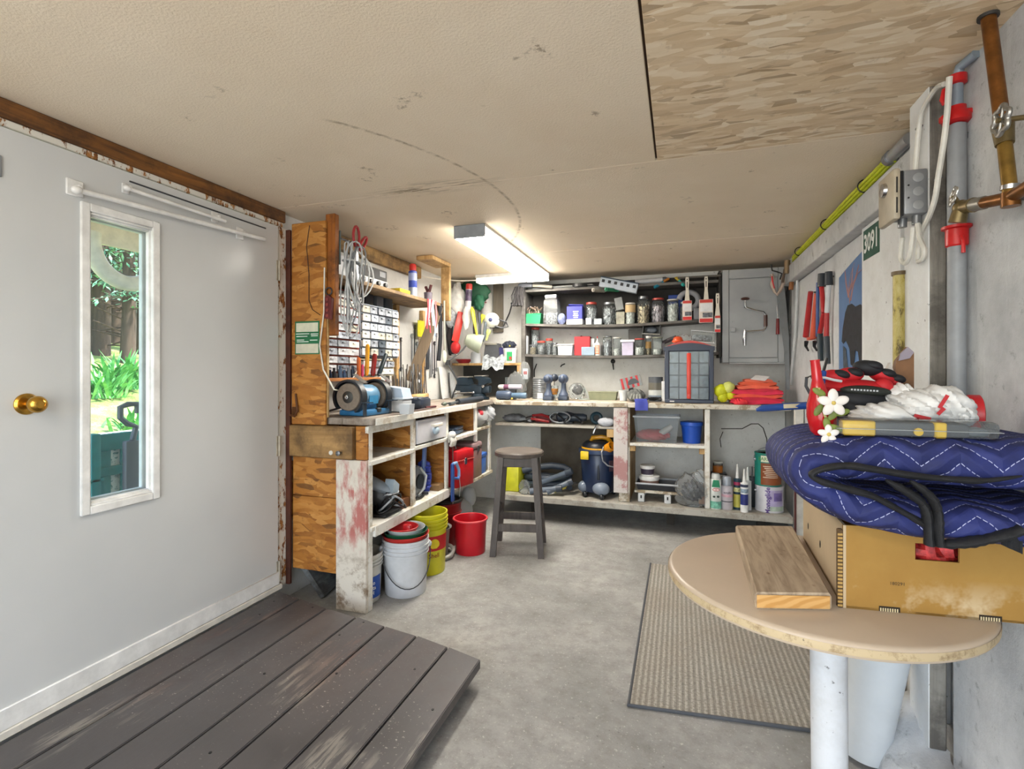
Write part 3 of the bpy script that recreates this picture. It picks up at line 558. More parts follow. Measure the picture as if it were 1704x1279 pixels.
screwdriver(597, 627, 594, .013, P('#c9601a', .35), 'orange handled screwdriver on the rail, second from the grinder cord side'); screwdriver(610, 627, 572, .014, P('#d79a16', .35), 'tall amber handled screwdriver on the tool rail', 2)
screwdriver(620, 627, 588, .017, P('#7d1512', .35), 'dark red handled screwdriver on the tool rail', 4); screwdriver(629, 628, 588, .016, P('#10242c', .35), 'black and teal handled screwdriver leaning outward on the tool rail', 14); screwdriver(603, 627, 606, .009, P('#c23b6a', .4), 'short pink handled screwdriver between the orange and amber ones')
for i, (px, c) in enumerate(((549, '#24364f'), (556, '#3c3f45'), (566, '#5a7391'), (573, '#4a5d7a'), (580, '#7d868f'), (587, '#394150'))):
    a = onX(px, 627, -1.95); solo('socket_bit', MB().cyl((a.x, a.y, 1.2622), (a.x, a.y, 1.29 + .012 * (i % 3)), .014, .012, 10).cyl((a.x, a.y, 1.29 + .012 * (i % 3)), (a.x, a.y, 1.31 + .012 * (i % 3)), .008, .008, 8), P(c, .35, .5), ('first', 'second', 'third', 'fourth', 'fifth', 'sixth')[i] + ' steel driver bit on the orange tool rail, counted from the plywood side', 'bit', group='driver bits on the tool rail')
# ---- bench grinder
gb = V((-1.78, 2.56, TOP)); gz0 = 1.155
GB = P('#2f6f9f', .4, 0, .2, 12); GBL = P('#6d9cc0', .35, 0, .15, 10)
t = thing('bench_grinder', 'blue double wheel bench grinder on the side worktop', 'grinder', tuple(gb))
part(t, 'base', MB().box((gb.x + .01, gb.y + .02, TOP + .018), (.19, .24, .034), .01).box((gb.x, gb.y + .02, TOP + .06), (.1, .14, .06), .015), GB)
part(t, 'motor', MB(fxyz((gb.x, gb.y - .07, gz0), (1, 0, 0), (0, 0, -1), (0, 1, 0))).lathe([(.03, 0), (.062, .012), (.068, .03), (.068, .15), (.062, .168), (.03, .18)], n=24), GBL)
part(t, 'name_plate', MB().box((gb.x + .068, gb.y + .02, gz0 - .02), (.004, .09, .05)), P('#3f8fc0', .35)); part(t, 'switch', MB().box((gb.x + .1, gb.y + .02, TOP + .03), (.02, .04, .025), .004), BLACK)
for s_, yy in ((-1, gb.y - .115), (1, gb.y + .145)):
    A = fxyz((gb.x, yy, gz0), (1, 0, 0), (0, 0, 1), (0, -1, 0)); rr = .082
    part(t, 'wheel', MB(A).lathe([(.012, .017), (rr * .92, .017), (rr * .96, .012), (rr * .96, -.012), (rr * .92, -.017), (.012, -.017)], n=36), P('#7d7266', .85, 0, .12, 60))
    arc = [(math.cos(a) * r_, math.sin(a) * r_) for r_, seq in ((.1, range(-6, 23)), (.088, range(22, -7, -1))) for a in [R(q * 10) for q in seq]]
    part(t, 'guard', MB(A).prism(arc, -.024, .022).lathe([(.06, -.026), (.1, -.026), (.1, -.02), (.06, -.02)], n=32, cap=False), P('#1b2027', .45))
    part(t, 'flange', MB(A).lathe([(.034, .015), (.034, .02), (.028, .022), (.001, .022)], n=24), P('#4a4a48', .4, .7)); part(t, 'nut', MB(A).lathe([(.013, .02), (.013, .032), (.006, .033), (.006, .038), (.001, .038)], n=6), CHROME)
    part(t, 'tool_rest', MB().box((gb.x + .115, yy, gz0 - .03), (.05, .05, .005)).box((gb.x + .1, yy, gz0 - .07), (.006, .03, .08)), P('#23303d', .4)); part(t, 'eye_shield', MB().box((gb.x + .07, yy - .0, gz0 + .105), (.09, .045, .003), M=rotm(0, 35, 0)), CLEARP)
part(t, 'power_cord', MB().tube([(gb.x - .06, gb.y - .05, 1.10), (gb.x - .12, gb.y - .1, 1.08), (gb.x - .2, gb.y - .13, 1.056), (gb.x - .27, gb.y - .08, 1.075), (gb.x - .3, gb.y + .03, 1.056), (gb.x - .33, gb.y + .1, 1.06)], .006, 6), BLACK)
# ---- bench clutter
def onTop(px, py, z=TOP): p = onZ(px, py, z); return V((p.x, p.y, z))
q = V((-1.70, 2.84, TOP + .0005))
tb = thing('plastic_tub', 'clear bluish plastic tub right of the grinder', 'tub', tuple(q)); part(tb, 'tub', MB(tr(*q)).box((0, 0, .04), (.13, .12, .078), .012), MILKY); part(tb, 'lid', MB(tr(*q)).box((0, 0, .085), (.14, .13, .012), .004), P('#cfdde9', .3))
tb = thing('plastic_tub', 'pale folded plastic tray stacked on the clear tub', 'tub', (q.x, q.y, TOP + .092)); part(tb, 'tray', MB(tr(q.x, q.y, TOP + .092)).prism([(-.065, 0), (.065, 0), (.05, .055), (-.065, .07)], -.055, .055, rotm(90, 0, 0)), P('#b9cbe0', .3))
q = onTop(679, 689); solo('plastic_tub', MB(tr(q.x - .02, q.y + .02, TOP + .0005)).prism([(-.03, 0), (.03, 0), (.038, .06), (-.038, .06)], -.03, .03, rotm(90, 0, 0)), MILKY, 'small clear cup in front of the dark tool case', 'cup')
q = onTop(697, 681); cs = thing('tool_case', 'dark ribbed tool case lying on the side worktop', 'case', (q.x - .05, q.y + .06, TOP)); Q = tr(q.x - .06, q.y + .09, TOP + .0005) @ rotm(0, 0, 8)
part(cs, 'body', MB(Q).box((0, 0, .035), (.13, .2, .068), .014), P('#232c3d', .4)); 
for i in range(3): part(cs, 'rib', MB(Q).box((-.04 + .04 * i, 0, .072), (.018, .19, .008), .003), P('#2e3a50', .4))
q = onTop(712, 672); solo('plastic_tray', MB(tr(q.x - .13, q.y + .1, TOP + .0005)).box((0, 0, .02), (.1, .16, .04), .006), WHITE, 'flat white plastic tray behind the dark tool case', 'tray')
bk = V((-1.98, 3.52, TOP)); blk = thing('drill_bit_block', 'pale wooden block full of drill bits below the diagonal brace', 'holder', tuple(bk)); part(blk, 'block', MB(tr(*bk)).box((0, 0, .0405), (.12, .32, .08), .01), wood('pale_block', '#b8925a', '#d9bb85', 'y', 1, .6, '#8a6a3d', .3))
part(blk, 'hole', MB(tr(*bk)).box((0, 0, .081), (.08, .28, .002)), P('#4a3824', .8)); rnd = random.Random(5)
for i in range(30):
    x, y = bk.x + (-.035 + .035 * (i % 3)) + rnd.uniform(-.008, .008), bk.y - .145 + .0103 * i; h = rnd.uniform(.10, .24); lx, ly = rnd.uniform(-.012, .02), rnd.uniform(-.02, .02)
    solo('drill_bit', MB().cyl((x, y, TOP + .0825), (x + lx, y + ly, TOP + .08 + h), .0045, .0035, 6), (STEEL, P('#55504a', .4, .7), CHROME, P('#7a6a55', .45, .5))[i % 4], 'steel drill bit standing in the pale wooden block', 'drill bit', group='drill bits in the block')
for i in range(16):
    y = 3.28 + .012 * i; h = rnd.uniform(.16, .30); x = -2.06 + rnd.uniform(-.02, .02); solo('steel_punch', MB().cyl((x, y, TOP + .0005), (x - .02, y + rnd.uniform(-.02, .02), TOP + h), .005, .0045, 6), (STEEL, P('#55504a', .4, .7), P('#6f655a', .45, .5))[i % 3], 'thin steel rod leaning on the wall left of the diagonal brace', 'rod', group='steel rods against the wall')
def wrench(y, z0, z1, x, m, lab, w_=.02):
    t = thing('wrench', lab, 'wrench', (x, y, z0)); part(t, 'shank', MB().b2((x, y - w_ * .4, z0 + .03), (x + .006, y + w_ * .4, z1 - .03), .002), m)
    for zz in (z0 + .02, z1 - .02): part(t, 'jaw', MB(FACEX(x, y, zz)).prism([(math.cos(R(a)) * w_, math.sin(R(a)) * w_) for a in range(35, 330, 25)] + [(w_ * .3, -w_ * .2), (w_ * .3, w_ * .3)], 0, .008), m)
wrench(3.36, 1.38, 1.70, -2.148, STEEL, 'long steel wrench hanging right of the grey organiser'); wrench(3.40, 1.40, 1.62, -2.148, P('#5a5b5e', .4, .7), 'short dark wrench hanging beside the long steel one'); wrench(3.45, 1.28, 1.55, -2.148, P('#3f4144', .45, .7), 'dark wrench hanging low beside the tan wall post', .018)
for i, (y, z0, z1, c, w_) in enumerate(((3.575, 1.36, 1.66, '#7d8084', .02), (3.62, 1.30, 1.58, '#4a4c50', .018), (3.80, 1.24, 1.62, '#9a9da1', .022), (3.845, 1.30, 1.70, '#5d6064', .02), (3.885, 1.26, 1.56, '#85888c', .018), (4.17, 1.28, 1.70, '#6d7074', .024), (4.215, 1.24, 1.58, '#3d3f43', .02), (4.255, 1.30, 1.66, '#95989c', .02))):
    wrench(y, z0, z1, -2.148, P(c, .4, .6), ('pale wrench hanging under the yellow card', 'dark wrench hanging under the yellow card', 'bright wrench hanging just past the diagonal brace', 'long dark wrench, second past the diagonal brace', 'short grey wrench, third past the diagonal brace', 'big grey wrench hanging behind the pale paddle', 'short black wrench behind the pale paddle', 'pale wrench nearest the corner papers')[i], w_)
for i in range(5): solo('chain_length', MB().tube([(-2.13 + .008 * math.sin(k * 1.9 + i), 3.90 + .011 * i + .006 * math.sin(k * 2.3), 1.10 + (.26 + .03 * (i % 3)) * k / 12) for k in range(13)], .006, 5), (STEEL, P('#55504a', .4, .7), CHROME)[i % 3], ('first', 'second', 'third', 'fourth', 'fifth')[i] + ' thin steel chain hanging past the diagonal brace', 'chain', group='chains on the side wall')
pl = thing('pliers', 'pliers with red grips hanging above the rods', 'pliers', (-2.148, 3.40, 1.14)); part(pl, 'jaws', MB().b2((-2.148, 3.39, 1.24), (-2.138, 3.42, 1.31), .003), STEEL)
for s_ in (-1, 1): part(pl, 'grip', MB().tube([(-2.14, 3.405 + s_ * .005, 1.24), (-2.14, 3.405 + s_ * .03, 1.19), (-2.14, 3.405 + s_ * .025, 1.13)], .008, 8), P('#a33a33', .4))
for y, z, c in ((3.985, 1.38, '#8f9297'), (4.05, 1.42, '#55595f'), (4.11, 1.35, '#a5a8ac')): solo('steel_bar', MB().b2((-2.148, y, z - .1), (-2.13, y + .035, z + .24), .004), P(c, .4, .6), {'#8f9297': 'grey', '#55595f': 'dark', '#a5a8ac': 'pale'}[c] + ' flat steel bar hanging behind the diagonal brace', 'bar')
a = onX(698, 547, -2.13); cd = thing('hanging_card', 'yellow card hanging on the tan wall post', 'card', (a.x, a.y, a.z - .1)); part(cd, 'card', MB().b2((-2.111, a.y - .07, a.z - .07), (-2.108, a.y + .05, a.z + .07)), P('#d3cf1f', .5)); part(cd, 'blister', MB().b2((-2.111, a.y - .06, a.z - .16), (-2.095, a.y + .03, a.z - .075), .006), CLEARP)
# ratchet / caulking gun on the bench front
gun = thing('caulking_gun', 'black metal caulking gun lying on the front of the side worktop', 'tool', (-1.64, 3.75, TOP)); c0, c1 = V((-1.65, 3.36, TOP + .016)), V((-1.60, 4.02, TOP + .026))
part(gun, 'barrel', MB().cyl(c0 + (c1 - c0) * .36, c1, .024, .022, 14), P('#2b323b', .4)); part(gun, 'rod', MB().cyl(c0, c0 + (c1 - c0) * .4, .008, n=8), STEEL); part(gun, 'grip', MB().tube([c0 + (c1 - c0) * .3, c0 + (c1 - c0) * .24 + V((.01, 0, -.002)), c0 + (c1 - c0) * .12 + V((.02, .0, -.004))], .012, 8), P('#41484c', .45)); part(gun, 'head', MB().ell(c0 + (c1 - c0) * .05, (.018, .03, .015)), P('#5d6a60', .4))
solo('metal_strip', MB().box((-1.63, 3.0, TOP + .004), (.03, .3, .004), .001, rotm(0, 0, 4)), P('#6a5a58', .5, .4), 'thin brown steel strip on the near edge of the worktop', 'strip'); solo('marker_pen', MB().cyl((-1.655, 3.12, TOP + .0075), (-1.64, 3.24, TOP + .0075), .007, n=8), P('#5a1f24', .4), 'dark red pen lying on the worktop edge', 'pen')
# ---- things on the upper wall shelf
UZ = 1.8605
rc = thing('stereo_receiver', 'black and silver stereo receiver with knobs on the upper shelf', 'receiver', (-2.0, 2.86, UZ)); part(rc, 'case', MB().b2((-2.13, 2.66, UZ + .008), (-1.935, 3.08, UZ + .135), .004), P('#2a2b2d', .4)); part(rc, 'fascia', MB().b2((-1.935, 2.66, UZ + .008), (-1.929, 3.08, UZ + .06), .002), P('#b3b4b6', .45, .1)); part(rc, 'display', MB().b2((-1.935, 2.67, UZ + .065), (-1.931, 3.07, UZ + .13)), P('#17181b', .6)); part(rc, 'sticker', MB().b2((-1.931, 2.98, UZ + .085), (-1.9295, 3.05, UZ + .12)), P('#5a5f66', .4))
for i in range(5): part(rc, 'knob', MB(FACEX(-1.929, 2.70 + .085 * i, UZ + .034)).lathe([(.016, 0), (.015, .016), (.002, .018)], n=14), P('#3c3d40', .35, .2))
for y in (2.69, 3.05): part(rc, 'foot', MB().cyl((-1.96, y, UZ), (-1.96, y, UZ + .008), .012, n=8), BLACK)
solo('storage_box', MB().b2((-2.09, 2.43, UZ), (-1.90, 2.62, UZ + .13), .006), P('#c9ccd0', .5), 'pale grey box at the near end of the upper shelf', 'box')
solo('paint_sponge', MB().b2((-1.97, 3.16, UZ), (-1.88, 3.31, UZ + .035), .008), P('#c7ad22', .7), 'flat yellow sponge block on the upper shelf', 'sponge')
def spray(x, y, z, r, h, body, cap, lab, cat='spray can', band=None, group=None, capf=.2):
    t = thing('spray_can', lab, cat, (x, y, z), group); part(t, 'can', MB(tr(x, y, z)).lathe([(r * .94, 0), (r, h * .015), (r, h * (.97 - capf)), (r * .75, h * (1 - capf))], n=20), body)
    part(t, 'cap', MB(tr(x, y, z)).lathe([(r * .8, h * (1 - capf)), (r * .8, h * .96), (r * .6, h), (.001, h)], n=18), cap)
    if band: 
        for (f0, f1, m) in band: part(t, 'label_band', MB(tr(x, y, z)).lathe([(r * 1.012, h * f0), (r * 1.012, h * f1)], n=20, cap=False), m)
    return t
spray(-1.93, 3.43, UZ, .033, .26, P('#2a44a8', .3), P('#c0302c', .35), 'blue and silver spray can with red cap on the upper shelf', band=[(.05, .3, P('#aab4c8', .3, .4)), (.5, .72, P('#8f9cc8', .3))])
solo('tin_cup', MB(tr(-1.92, 3.66, UZ)).lathe([(.03, 0), (.034, .075), (.03, .075), (.027, .006), (.001, .006)], n=16), P('#6b6470', .4, .3), 'small dull tin cup at the far end of the upper shelf', 'cup')
solo('bundle_of_twigs', MB().tube([(-1.95, 3.735, UZ), (-1.96, 3.74, UZ + .1)], .02, 7).tube([(-1.955, 3.738, UZ + .08), (-1.93, 3.73, UZ + .15)], .012, 6).tube([(-1.955, 3.738, UZ + .08), (-1.99, 3.75, UZ + .14)], .012, 6), P('#5a2c30', .7, 0, .3, 40), 'dark red tuft of wire behind the tin cup', 'wire')
for i, (y, c, l_) in enumerate(((3.50, '#b5343f', .23), (3.525, '#cdbec4', .2), (3.55, '#a52c38', .26), (3.585, '#c8ccd4', .2), (3.605, '#8fa3c4', .28), (3.645, '#c96a70', .21))):
    solo('strap', MB().sheet(lambda u, v, y=y, l_=l_, i=i: (-1.846 + .006 * math.sin(v * 5 + i) + .004 * (v < .1), y + .02 * u + .012 * v * math.sin(i * 2), 1.862 - l_ * v), 1, 8, .002), P(c, .6), {0: 'red strap, nearest one hanging off the upper shelf edge', 1: 'pinkish white strap hanging between two red ones', 2: 'long red strap hanging off the upper shelf edge', 3: 'white strap hanging off the upper shelf edge', 4: 'longest strap, bluish, hanging off the upper shelf edge', 5: 'pink strap, farthest one hanging off the upper shelf edge'}[i], 'strap', group='straps hanging off the shelf')
# ---- cables and tools hung on the end of the shelf
def loop(c, w_, h_, r, n=20, ph=0, bul=.02): return [V(c) + V((bul * math.sin(a * 2 + ph), w_ * math.sin(a), -h_ * (.5 - .5 * math.cos(a)))) for a in [2 * math.pi * i / n for i in range(n)]]
rnd = random.Random(9)
for i, (lab, m, n, h0) in enumerate((('pale grey cable coil hanging nearest the plywood side', P('#b4b8bb', .5), 4, .55), ('mid grey cable coil hanging in front of the stereo', P('#84888c', .5), 4, .48), ('white cable coil with wide loops hanging over the shelf edge', P('#d2d4d4', .5), 3, .36))):
    t = thing('cable_coil', lab, 'cable', (-1.80, 2.46 + .05 * i, 2.03), 'cables hung at the shelf end'); mb = MB()
    for k in range(n): part(t, 'strand', MB().tube(loop((-1.79 + .012 * k, 2.43 + .045 * i + .008 * k, 2.04 - .02 * i), .03 + .012 * k + .04 * (i == 2), h0 - .05 * rnd.random() * (k + 1), .005, ph=rnd.uniform(0, 6)), .0045, 6, closed=True), m)
    part(t, 'tie', MB().torus((-1.785, 2.44 + .05 * i, 1.93), .03, .006), m)
sh = thing('pruning_shears', 'red looped handles of shears hanging above the cable coils', 'shears', (-1.80, 2.50, 2.0))
part(sh, 'handle', MB().tube([V((-1.775, 2.50, 2.02)) + V((0, .028 * math.sin(a), .06 - .06 * math.cos(a))) for a in [2 * math.pi * i / 14 for i in range(14)]], .008, 7, closed=True), P('#a12a30', .4)); part(sh, 'handle', MB().tube([V((-1.77, 2.53, 2.01)) + V((0, .05 * (1 - math.cos(a)) * .6 + .02 * math.sin(a), .045 - .045 * math.cos(a))) for a in [2 * math.pi * i / 14 for i in range(14)]], .008, 7, closed=True), P('#a12a30', .4)); part(sh, 'blade', MB().b2((-1.78, 2.495, 1.82), (-1.774, 2.52, 2.02), .002), STEEL)
hk_ = thing('hook_rail', 'grey steel bracket on the stud holding the cable coils', 'bracket', (-1.81, 2.40, 1.98)); part(hk_, 'plate', MB().b2((-1.855, 2.388, 1.90), (-1.80, 2.395, 2.09), .002), P('#66706d', .5, .4)); part(hk_, 'arm', MB().cyl((-1.80, 2.392, 2.045), (-1.79, 2.60, 2.045), .006, n=8), STEEL)
a = onY(549, 500, YB); rd = thing('tape_reel', 'dark red perforated chalk reel hanging on the stud', 'reel', (a.x, YB, a.z - .1)); part(rd, 'body', MB(FRONT(a.x, YB - .0005, a.z - .04)).prism([(-.022, -.06), (.018, -.065), (.026, .05), (.0, .07), (-.026, .05)], 0, .02), P('#5e1d1d', .45)); part(rd, 'ring', MB().torus((a.x, YB - .01, a.z + .05), .02, .004, rotm(90, 0, 0)), IRON)
for i in range(4): part(rd, 'rivet', MB(FRONT(a.x - .002, YB - .0205, a.z - .085 + .03 * i)).lathe([(.009, 0), (.009, .003), (.001, .004)], n=10), P('#8a3a34', .4))
cbl = MB().tube([onY(540, 445, YB - .024), onY(539, 520, YB - .02), onY(532, 575, YB - .025), onY(538, 615, YB - .025), onY(556, 648, YB - .02), onX(568, 650, -1.90), onX(580, 640, -1.91), onX(590, 625, -1.92), onX(596, 612, -1.95)], .0042, 6); solo('white_cable', cbl, P('#d8d4c8', .5), 'white cable looping down the plywood side to the tool rail', 'cable')
cbl = MB().tube([onY(515, 375, YB - .016), onY(510, 410, YB - .016), onY(514, 455, YB - .016), onY(514, 500, YB - .016), onY(520, 515, YB - .016), onY(533, 524, YB - .016)], .0022, 5); solo('thin_wire', cbl, P('#3b1d10', .6), 'thin dark wire stapled to the amber plywood panel', 'wire')
a = onY(514, 562, YB); cw, chh = .165, .185; card = thing('notice_card', 'green card with white panels pinned to the amber plywood', 'card', (a.x, YB - .013, a.z - chh / 2)); F = FRONT(a.x, YB - .0125, a.z)
part(card, 'sheet', face_mb(F, cw, chh, .002), P('#1f6b45', .5)); part(card, 'panel', face_mb(F @ tr(0, .058, .002), cw * .9, .05), P('#cfd0bb', .55)); part(card, 'panel', face_mb(F @ tr(0, -.06, .002), cw * .92, .052), P('#d0cdb9', .55))
tx = MB()
for yy, xs, ww in ((.022, -.03, .09), (.008, -.035, .075), (-.012, -.045, .05), (-.022, -.03, .08), (.02, .05, .05), (.01, .05, .045), (-.014, .045, .05)): tx.box(F @ V((xs, yy, .0026)), (ww, .0012, .005))
part(card, 'print', tx, P('#d8e4d8', .5), kind='stuff')
solo('coat_hook', MB().tube([onY(492, 655, YB - .014), onY(495, 684, YB - .03), onY(490, 693, YB - .045), onY(482, 690, YB - .05)], .006, 7).box(onY(490, 684, YB - .014), (.03, .004, .05)), P('#5a3517', .5, .3), 'rusty hook screwed low on the amber plywood panel', 'hook')
# ---- in the cubbies
t = thing('handheld_vacuum', 'grey and black hand vacuum wrapped in its cord in the lower near cubby', 'vacuum', (-1.72, 2.62, .4555))
part(t, 'body', MB(tr(-1.74, 2.62, .57) @ rotm(0, 28, 20)).box((0, 0, 0), (.26, .13, .12), .045), P('#171b22', .35)); part(t, 'cover', MB(tr(-1.725, 2.60, .635) @ rotm(0, 26, 20)).ell((0, 0, 0), (.125, .062, .035)), P('#8f9ba8', .3)); part(t, 'nozzle', MB(tr(-1.635, 2.645, .60)).prism([(-.04, -.05), (.035, -.04), (.045, .02), (-.01, .06)], -.03, .03, rotm(90, 0, 90)), P('#a5b4c0', .3)); part(t, 'base', MB().b2((-1.83, 2.53, .456), (-1.60, 2.72, .475), .008), BLACK)
for i in range(5): part(t, 'cord', MB().tube([V((-1.66 + .01 * i, 2.60 + .012 * i, .50)) + V((.05 * math.cos(a) + .02, .07 * math.sin(a), .035 + .05 * math.sin(a + i))) for a in [2 * math.pi * k / 16 for k in range(16)]], .006, 6, closed=True), (BLACK, P('#9aa0a6', .4))[i % 2])
t = thing('cord_reel', 'grey round cord reel in the cubby under the white drawer', 'reel', (-1.68, 3.02, .456)); A = fxyz((-1.70, 3.02, .565), (0, 1, 0), (0, 0, 1), (1, 0, 0))
part(t, 'disc', MB(A).lathe([(.001, .05), (.06, .05), (.1, .035), (.108, .01), (.108, -.04), (.001, -.04)], n=28), P('#8b929a', .4)); part(t, 'hub', MB(A).lathe([(.05, .045), (.05, .062), (.001, .064)], n=20), P('#2a2f36', .4)); part(t, 'cord', MB().tube([(-1.64, 2.95, .47), (-1.63, 2.99, .465), (-1.635, 3.05, .468), (-1.66, 3.09, .466), (-1.63, 3.11, .468)], .009, 6), BLACK)
part(t, 'handle', MB(A).tube([V((.02, .09, .045)), V((.05, .03, .075)), V((.03, -.05, .07)), V((-.01, -.09, .045))], .008, 8), P('#b9c0c6', .35))
t = thing('dustpan', 'blue ribbed dustpan standing upright under the white drawer', 'dustpan', (-1.70, 3.2, .456)); part(t, 'pan', MB(tr(-1.72, 3.19, .456)).prism([(-.03, 0), (.05, 0), (.065, .1), (.05, .2), (.0, .22), (-.03, .2)], -.035, .0, rotm(90, 0, 20)), P('#4557c8', .4))
for i in range(4): part(t, 'rib', MB(tr(-1.675, 3.165, .5 + .045 * i)).box((0, 0, 0), (.06, .05, .012), .004), P('#3a49b0', .4))
part(t, 'brush', MB(tr(-1.68, 3.14, .60)).box((0, 0, .05), (.02, .05, .26), .006, rotm(-8, 0, 10)), P('#6f8fd0', .4))
t = thing('work_gloves', 'pale work gloves hooked on the cubby post above the blue saw', 'gloves', (XF + .02, Y2, .80))
for i in range(4): part(t, 'finger', MB().tube([(XF + .03, Y2 - .02 + .018 * i, .835), (XF + .05, Y2 - .03 + .02 * i, .80), (XF + .04, Y2 - .035 + .022 * i, .765)], .011, 8), P('#c9c6c0', .8))
part(t, 'cuff', MB().ell((XF + .03, Y2 + .01, .84), (.025, .05, .03)), P('#d2d0cb', .8))
t = thing('hacksaw', 'blue handled bow saw hanging at the end of the white cubbies', 'saw', (XF + .02 + .02, Y2 + .02, .42)); part(t, 'back', MB().b2((XF + .02 + .002, Y2 + .0, .36), (XF + .02 + .022, Y2 + .035, .635), .005), P('#2a4d8f', .4)); part(t, 'grip', MB().tube([(XF + .02 + .012, Y2 + .02, .63), (XF + .02 + .012, Y2 + .08, .63), (XF + .02 + .012, Y2 + .13, .57), (XF + .02 + .012, Y2 + .13, .52)], .012, 8), P('#8fb0d8', .4)); part(t, 'guard', MB().tube([(XF + .02 + .012, Y2 + .13, .52), (XF + .02 + .02, Y2 + .10, .51), (XF + .02 + .012, Y2 + .02, .53)], .01, 8), P('#3f6ab0', .4)); part(t, 'blade', MB().b2((XF + .02 + .011, Y2 + .018, .34), (XF + .02 + .013, Y2 + .03, .88)), STEEL); part(t, 'chain', MB().tube([(XF + .02 + .012, Y2 + .14, .5), (XF + .02 + .014, Y2 + .15, .43), (XF + .02 + .014, Y2 + .13, .37)], .004, 5), CHROME)
t = thing('tool_box', 'bright red metal tool box on the lower far shelf', 'tool box', (-1.68, 3.58, .4255)); Q = tr(-1.70, 3.60, .4255) @ rotm(0, 0, -12)
part(t, 'body', MB(Q).box((0, 0, .10), (.30, .22, .20), .006), P('#c01822', .35)); part(t, 'lid', MB(Q).box((0, 0, .24), (.305, .225, .075), .012), P('#cc202a', .3)); part(t, 'latch', MB(Q).box((.153, 0, .19), (.008, .03, .05), .002), CHROME); part(t, 'rim', MB(Q).box((0, 0, .2015), (.309, .229, .005)), P('#d8605a', .4)); part(t, 'handle', MB(Q).tube([(-.06, -.0, .278), (-.05, 0, .30), (.05, 0, .30), (.06, 0, .278)], .006, 6), CHROME)
t = thing('metal_box', 'dusty brown metal cash box beside the red tool box', 'box', (-1.66, 3.87, .4255)); part(t, 'body', MB().b2((-1.86, 3.80, .4258), (-1.585, 3.99, .66), .008), P('#8a6a68', .45)); part(t, 'lid', MB().b2((-1.865, 3.795, .66), (-1.578, 3.995, .715), .02), P('#94797a', .4)); part(t, 'clasp', MB().b2((-1.584, 3.88, .64), (-1.574, 3.91, .69), .002), STEEL)
solo('storage_box', MB().b2((-1.72, 4.02, .4258), (-1.6, 4.13, .57), .006).b2((-1.725, 4.015, .57), (-1.595, 4.135, .6), .004), P('#3f6fc4', .4), 'small blue box behind the brown cash box', 'box'); solo('storage_box', MB().b2((-1.9, 3.95, .83), (-1.70, 4.02, .9), .006), DGREY, 'dark box in the corner cubby behind the plastic bag', 'box')
solo('folder', MB(tr(-1.75, 3.6, .813) @ rotm(0, 0, 10)).box((0, 0, .02), (.26, .24, .03), .01).box((.01, 0, .047), (.24, .22, .022), .008), P('#4a5a72', .5), 'blue grey folder lying in the upper far cubby', 'folder')
solo('plank_offcut', MB().b2((-1.98, Y1 + .05, .826), (-1.9, Y2 - .05, .834)), M_DRESS, 'pine offcut behind the white drawer', 'offcut')
# ================================================================== PAILS UNDER THE SIDE BENCH
def pail(x, y, r, h, m, name, lab, rings=3, handle=None, hm=None, inner=None, bail=0, loc_z=0):
    t = thing(name, lab, 'bucket', (x, y, loc_z)); T = tr(x, y, loc_z); rb = r * .86
    prof = [(rb, 0.0), (rb + .002, .004)]; rz = h * .72
    f = lambda z: rb + (r * .965 - rb) * z / h
    prof += [(f(rz), rz)]
    for i in range(rings): z = rz + (h - rz - .02) * (i / max(1, rings)); prof += [(f(z), z + .004), (f(z) + .009, z + .006), (f(z) + .009, z + .012), (f(z), z + .014)]
    prof += [(f(h), h - .015), (r, h - .012), (r, h), (r - .008, h), (f(h) - .006, h - .02), (rb - .004, .006), (.001, .006)]
    part(t, 'shell', MB(T).lathe(prof, n=32), m)
    if hm:
        pts = [V((x, y, loc_z + h * .82)) + (rotm(0, 0, bail) @ V((math.cos(a) * (r + .008), -.0 - abs(math.sin(a)) * (r + .012), -abs(math.sin(a)) * h * .62))) for a in [math.pi * i / 18 for i in range(19)]]
        part(t, 'bail', MB().tube(pts, .003, 6), hm)
        for s_ in (-1, 1): p = V((x, y, loc_z + h * .82)) + rotm(0, 0, bail) @ V((s_ * (r + .004), 0, 0)); part(t, 'lug', MB().ell(p, (.015, .015, .02)), m)
    return t
PW = P('#c9ccd0', .4, 0, .1, 8); PW2 = P('#d4d2cb', .4, 0, .12, 8)
p1x, p1y = -1.738, 2.485
t = pail(p1x, p1y, .127, .27, PW2, 'plastic_pail', 'white pail with a blue label behind the red smeared board', 3)
def wraplabel(t, x, y, z, r, ang, wd, ht, m, name='label', n=12):
    a0 = ang - wd / r / 2; vs = []; 
    for i in range(n + 1):
        a = a0 + wd / r * i / n; c, s = math.cos(a), math.sin(a); vs += [(x + c * r, y + s * r, z), (x + c * r, y + s * r, z + ht)]
    return part(t, name, MB().add(vs, [(2 * i, 2 * i + 2, 2 * i + 3, 2 * i + 1) for i in range(n)]), m)
def wraptext(t, txt, x, y, z, r, ang, size, m, sx=1, name='lettering'):
    M_ = fxyz((x + math.cos(ang) * r, y + math.sin(ang) * r, z), (-math.sin(ang), math.cos(ang), 0), (0, 0, 1), (math.cos(ang), math.sin(ang), 0)); return part(t, name, text_mb(txt, size, M_, wrap=r, sx=sx, bold=.0004), m, kind='stuff')
WTX = P('#e8edf4', .5, 0, 0); la = R(-34)
wraplabel(t, p1x, p1y, .03, .1185, la, .19, .12, P('#1c4fae', .4))
for z, s_ in ((.115, 'Campo'), (.088, '& Mesta'), (.06, 'TECH')): wraptext(t, s_, p1x, p1y, z, .1195, la, .03, WTX)
t = pail(-1.545, 2.662, .137, .32, PW, 'plastic_pail', 'white pail with a wire handle holding a stack of bowls', 3, hm=P('#4a4c50', .4, .6), bail=38)
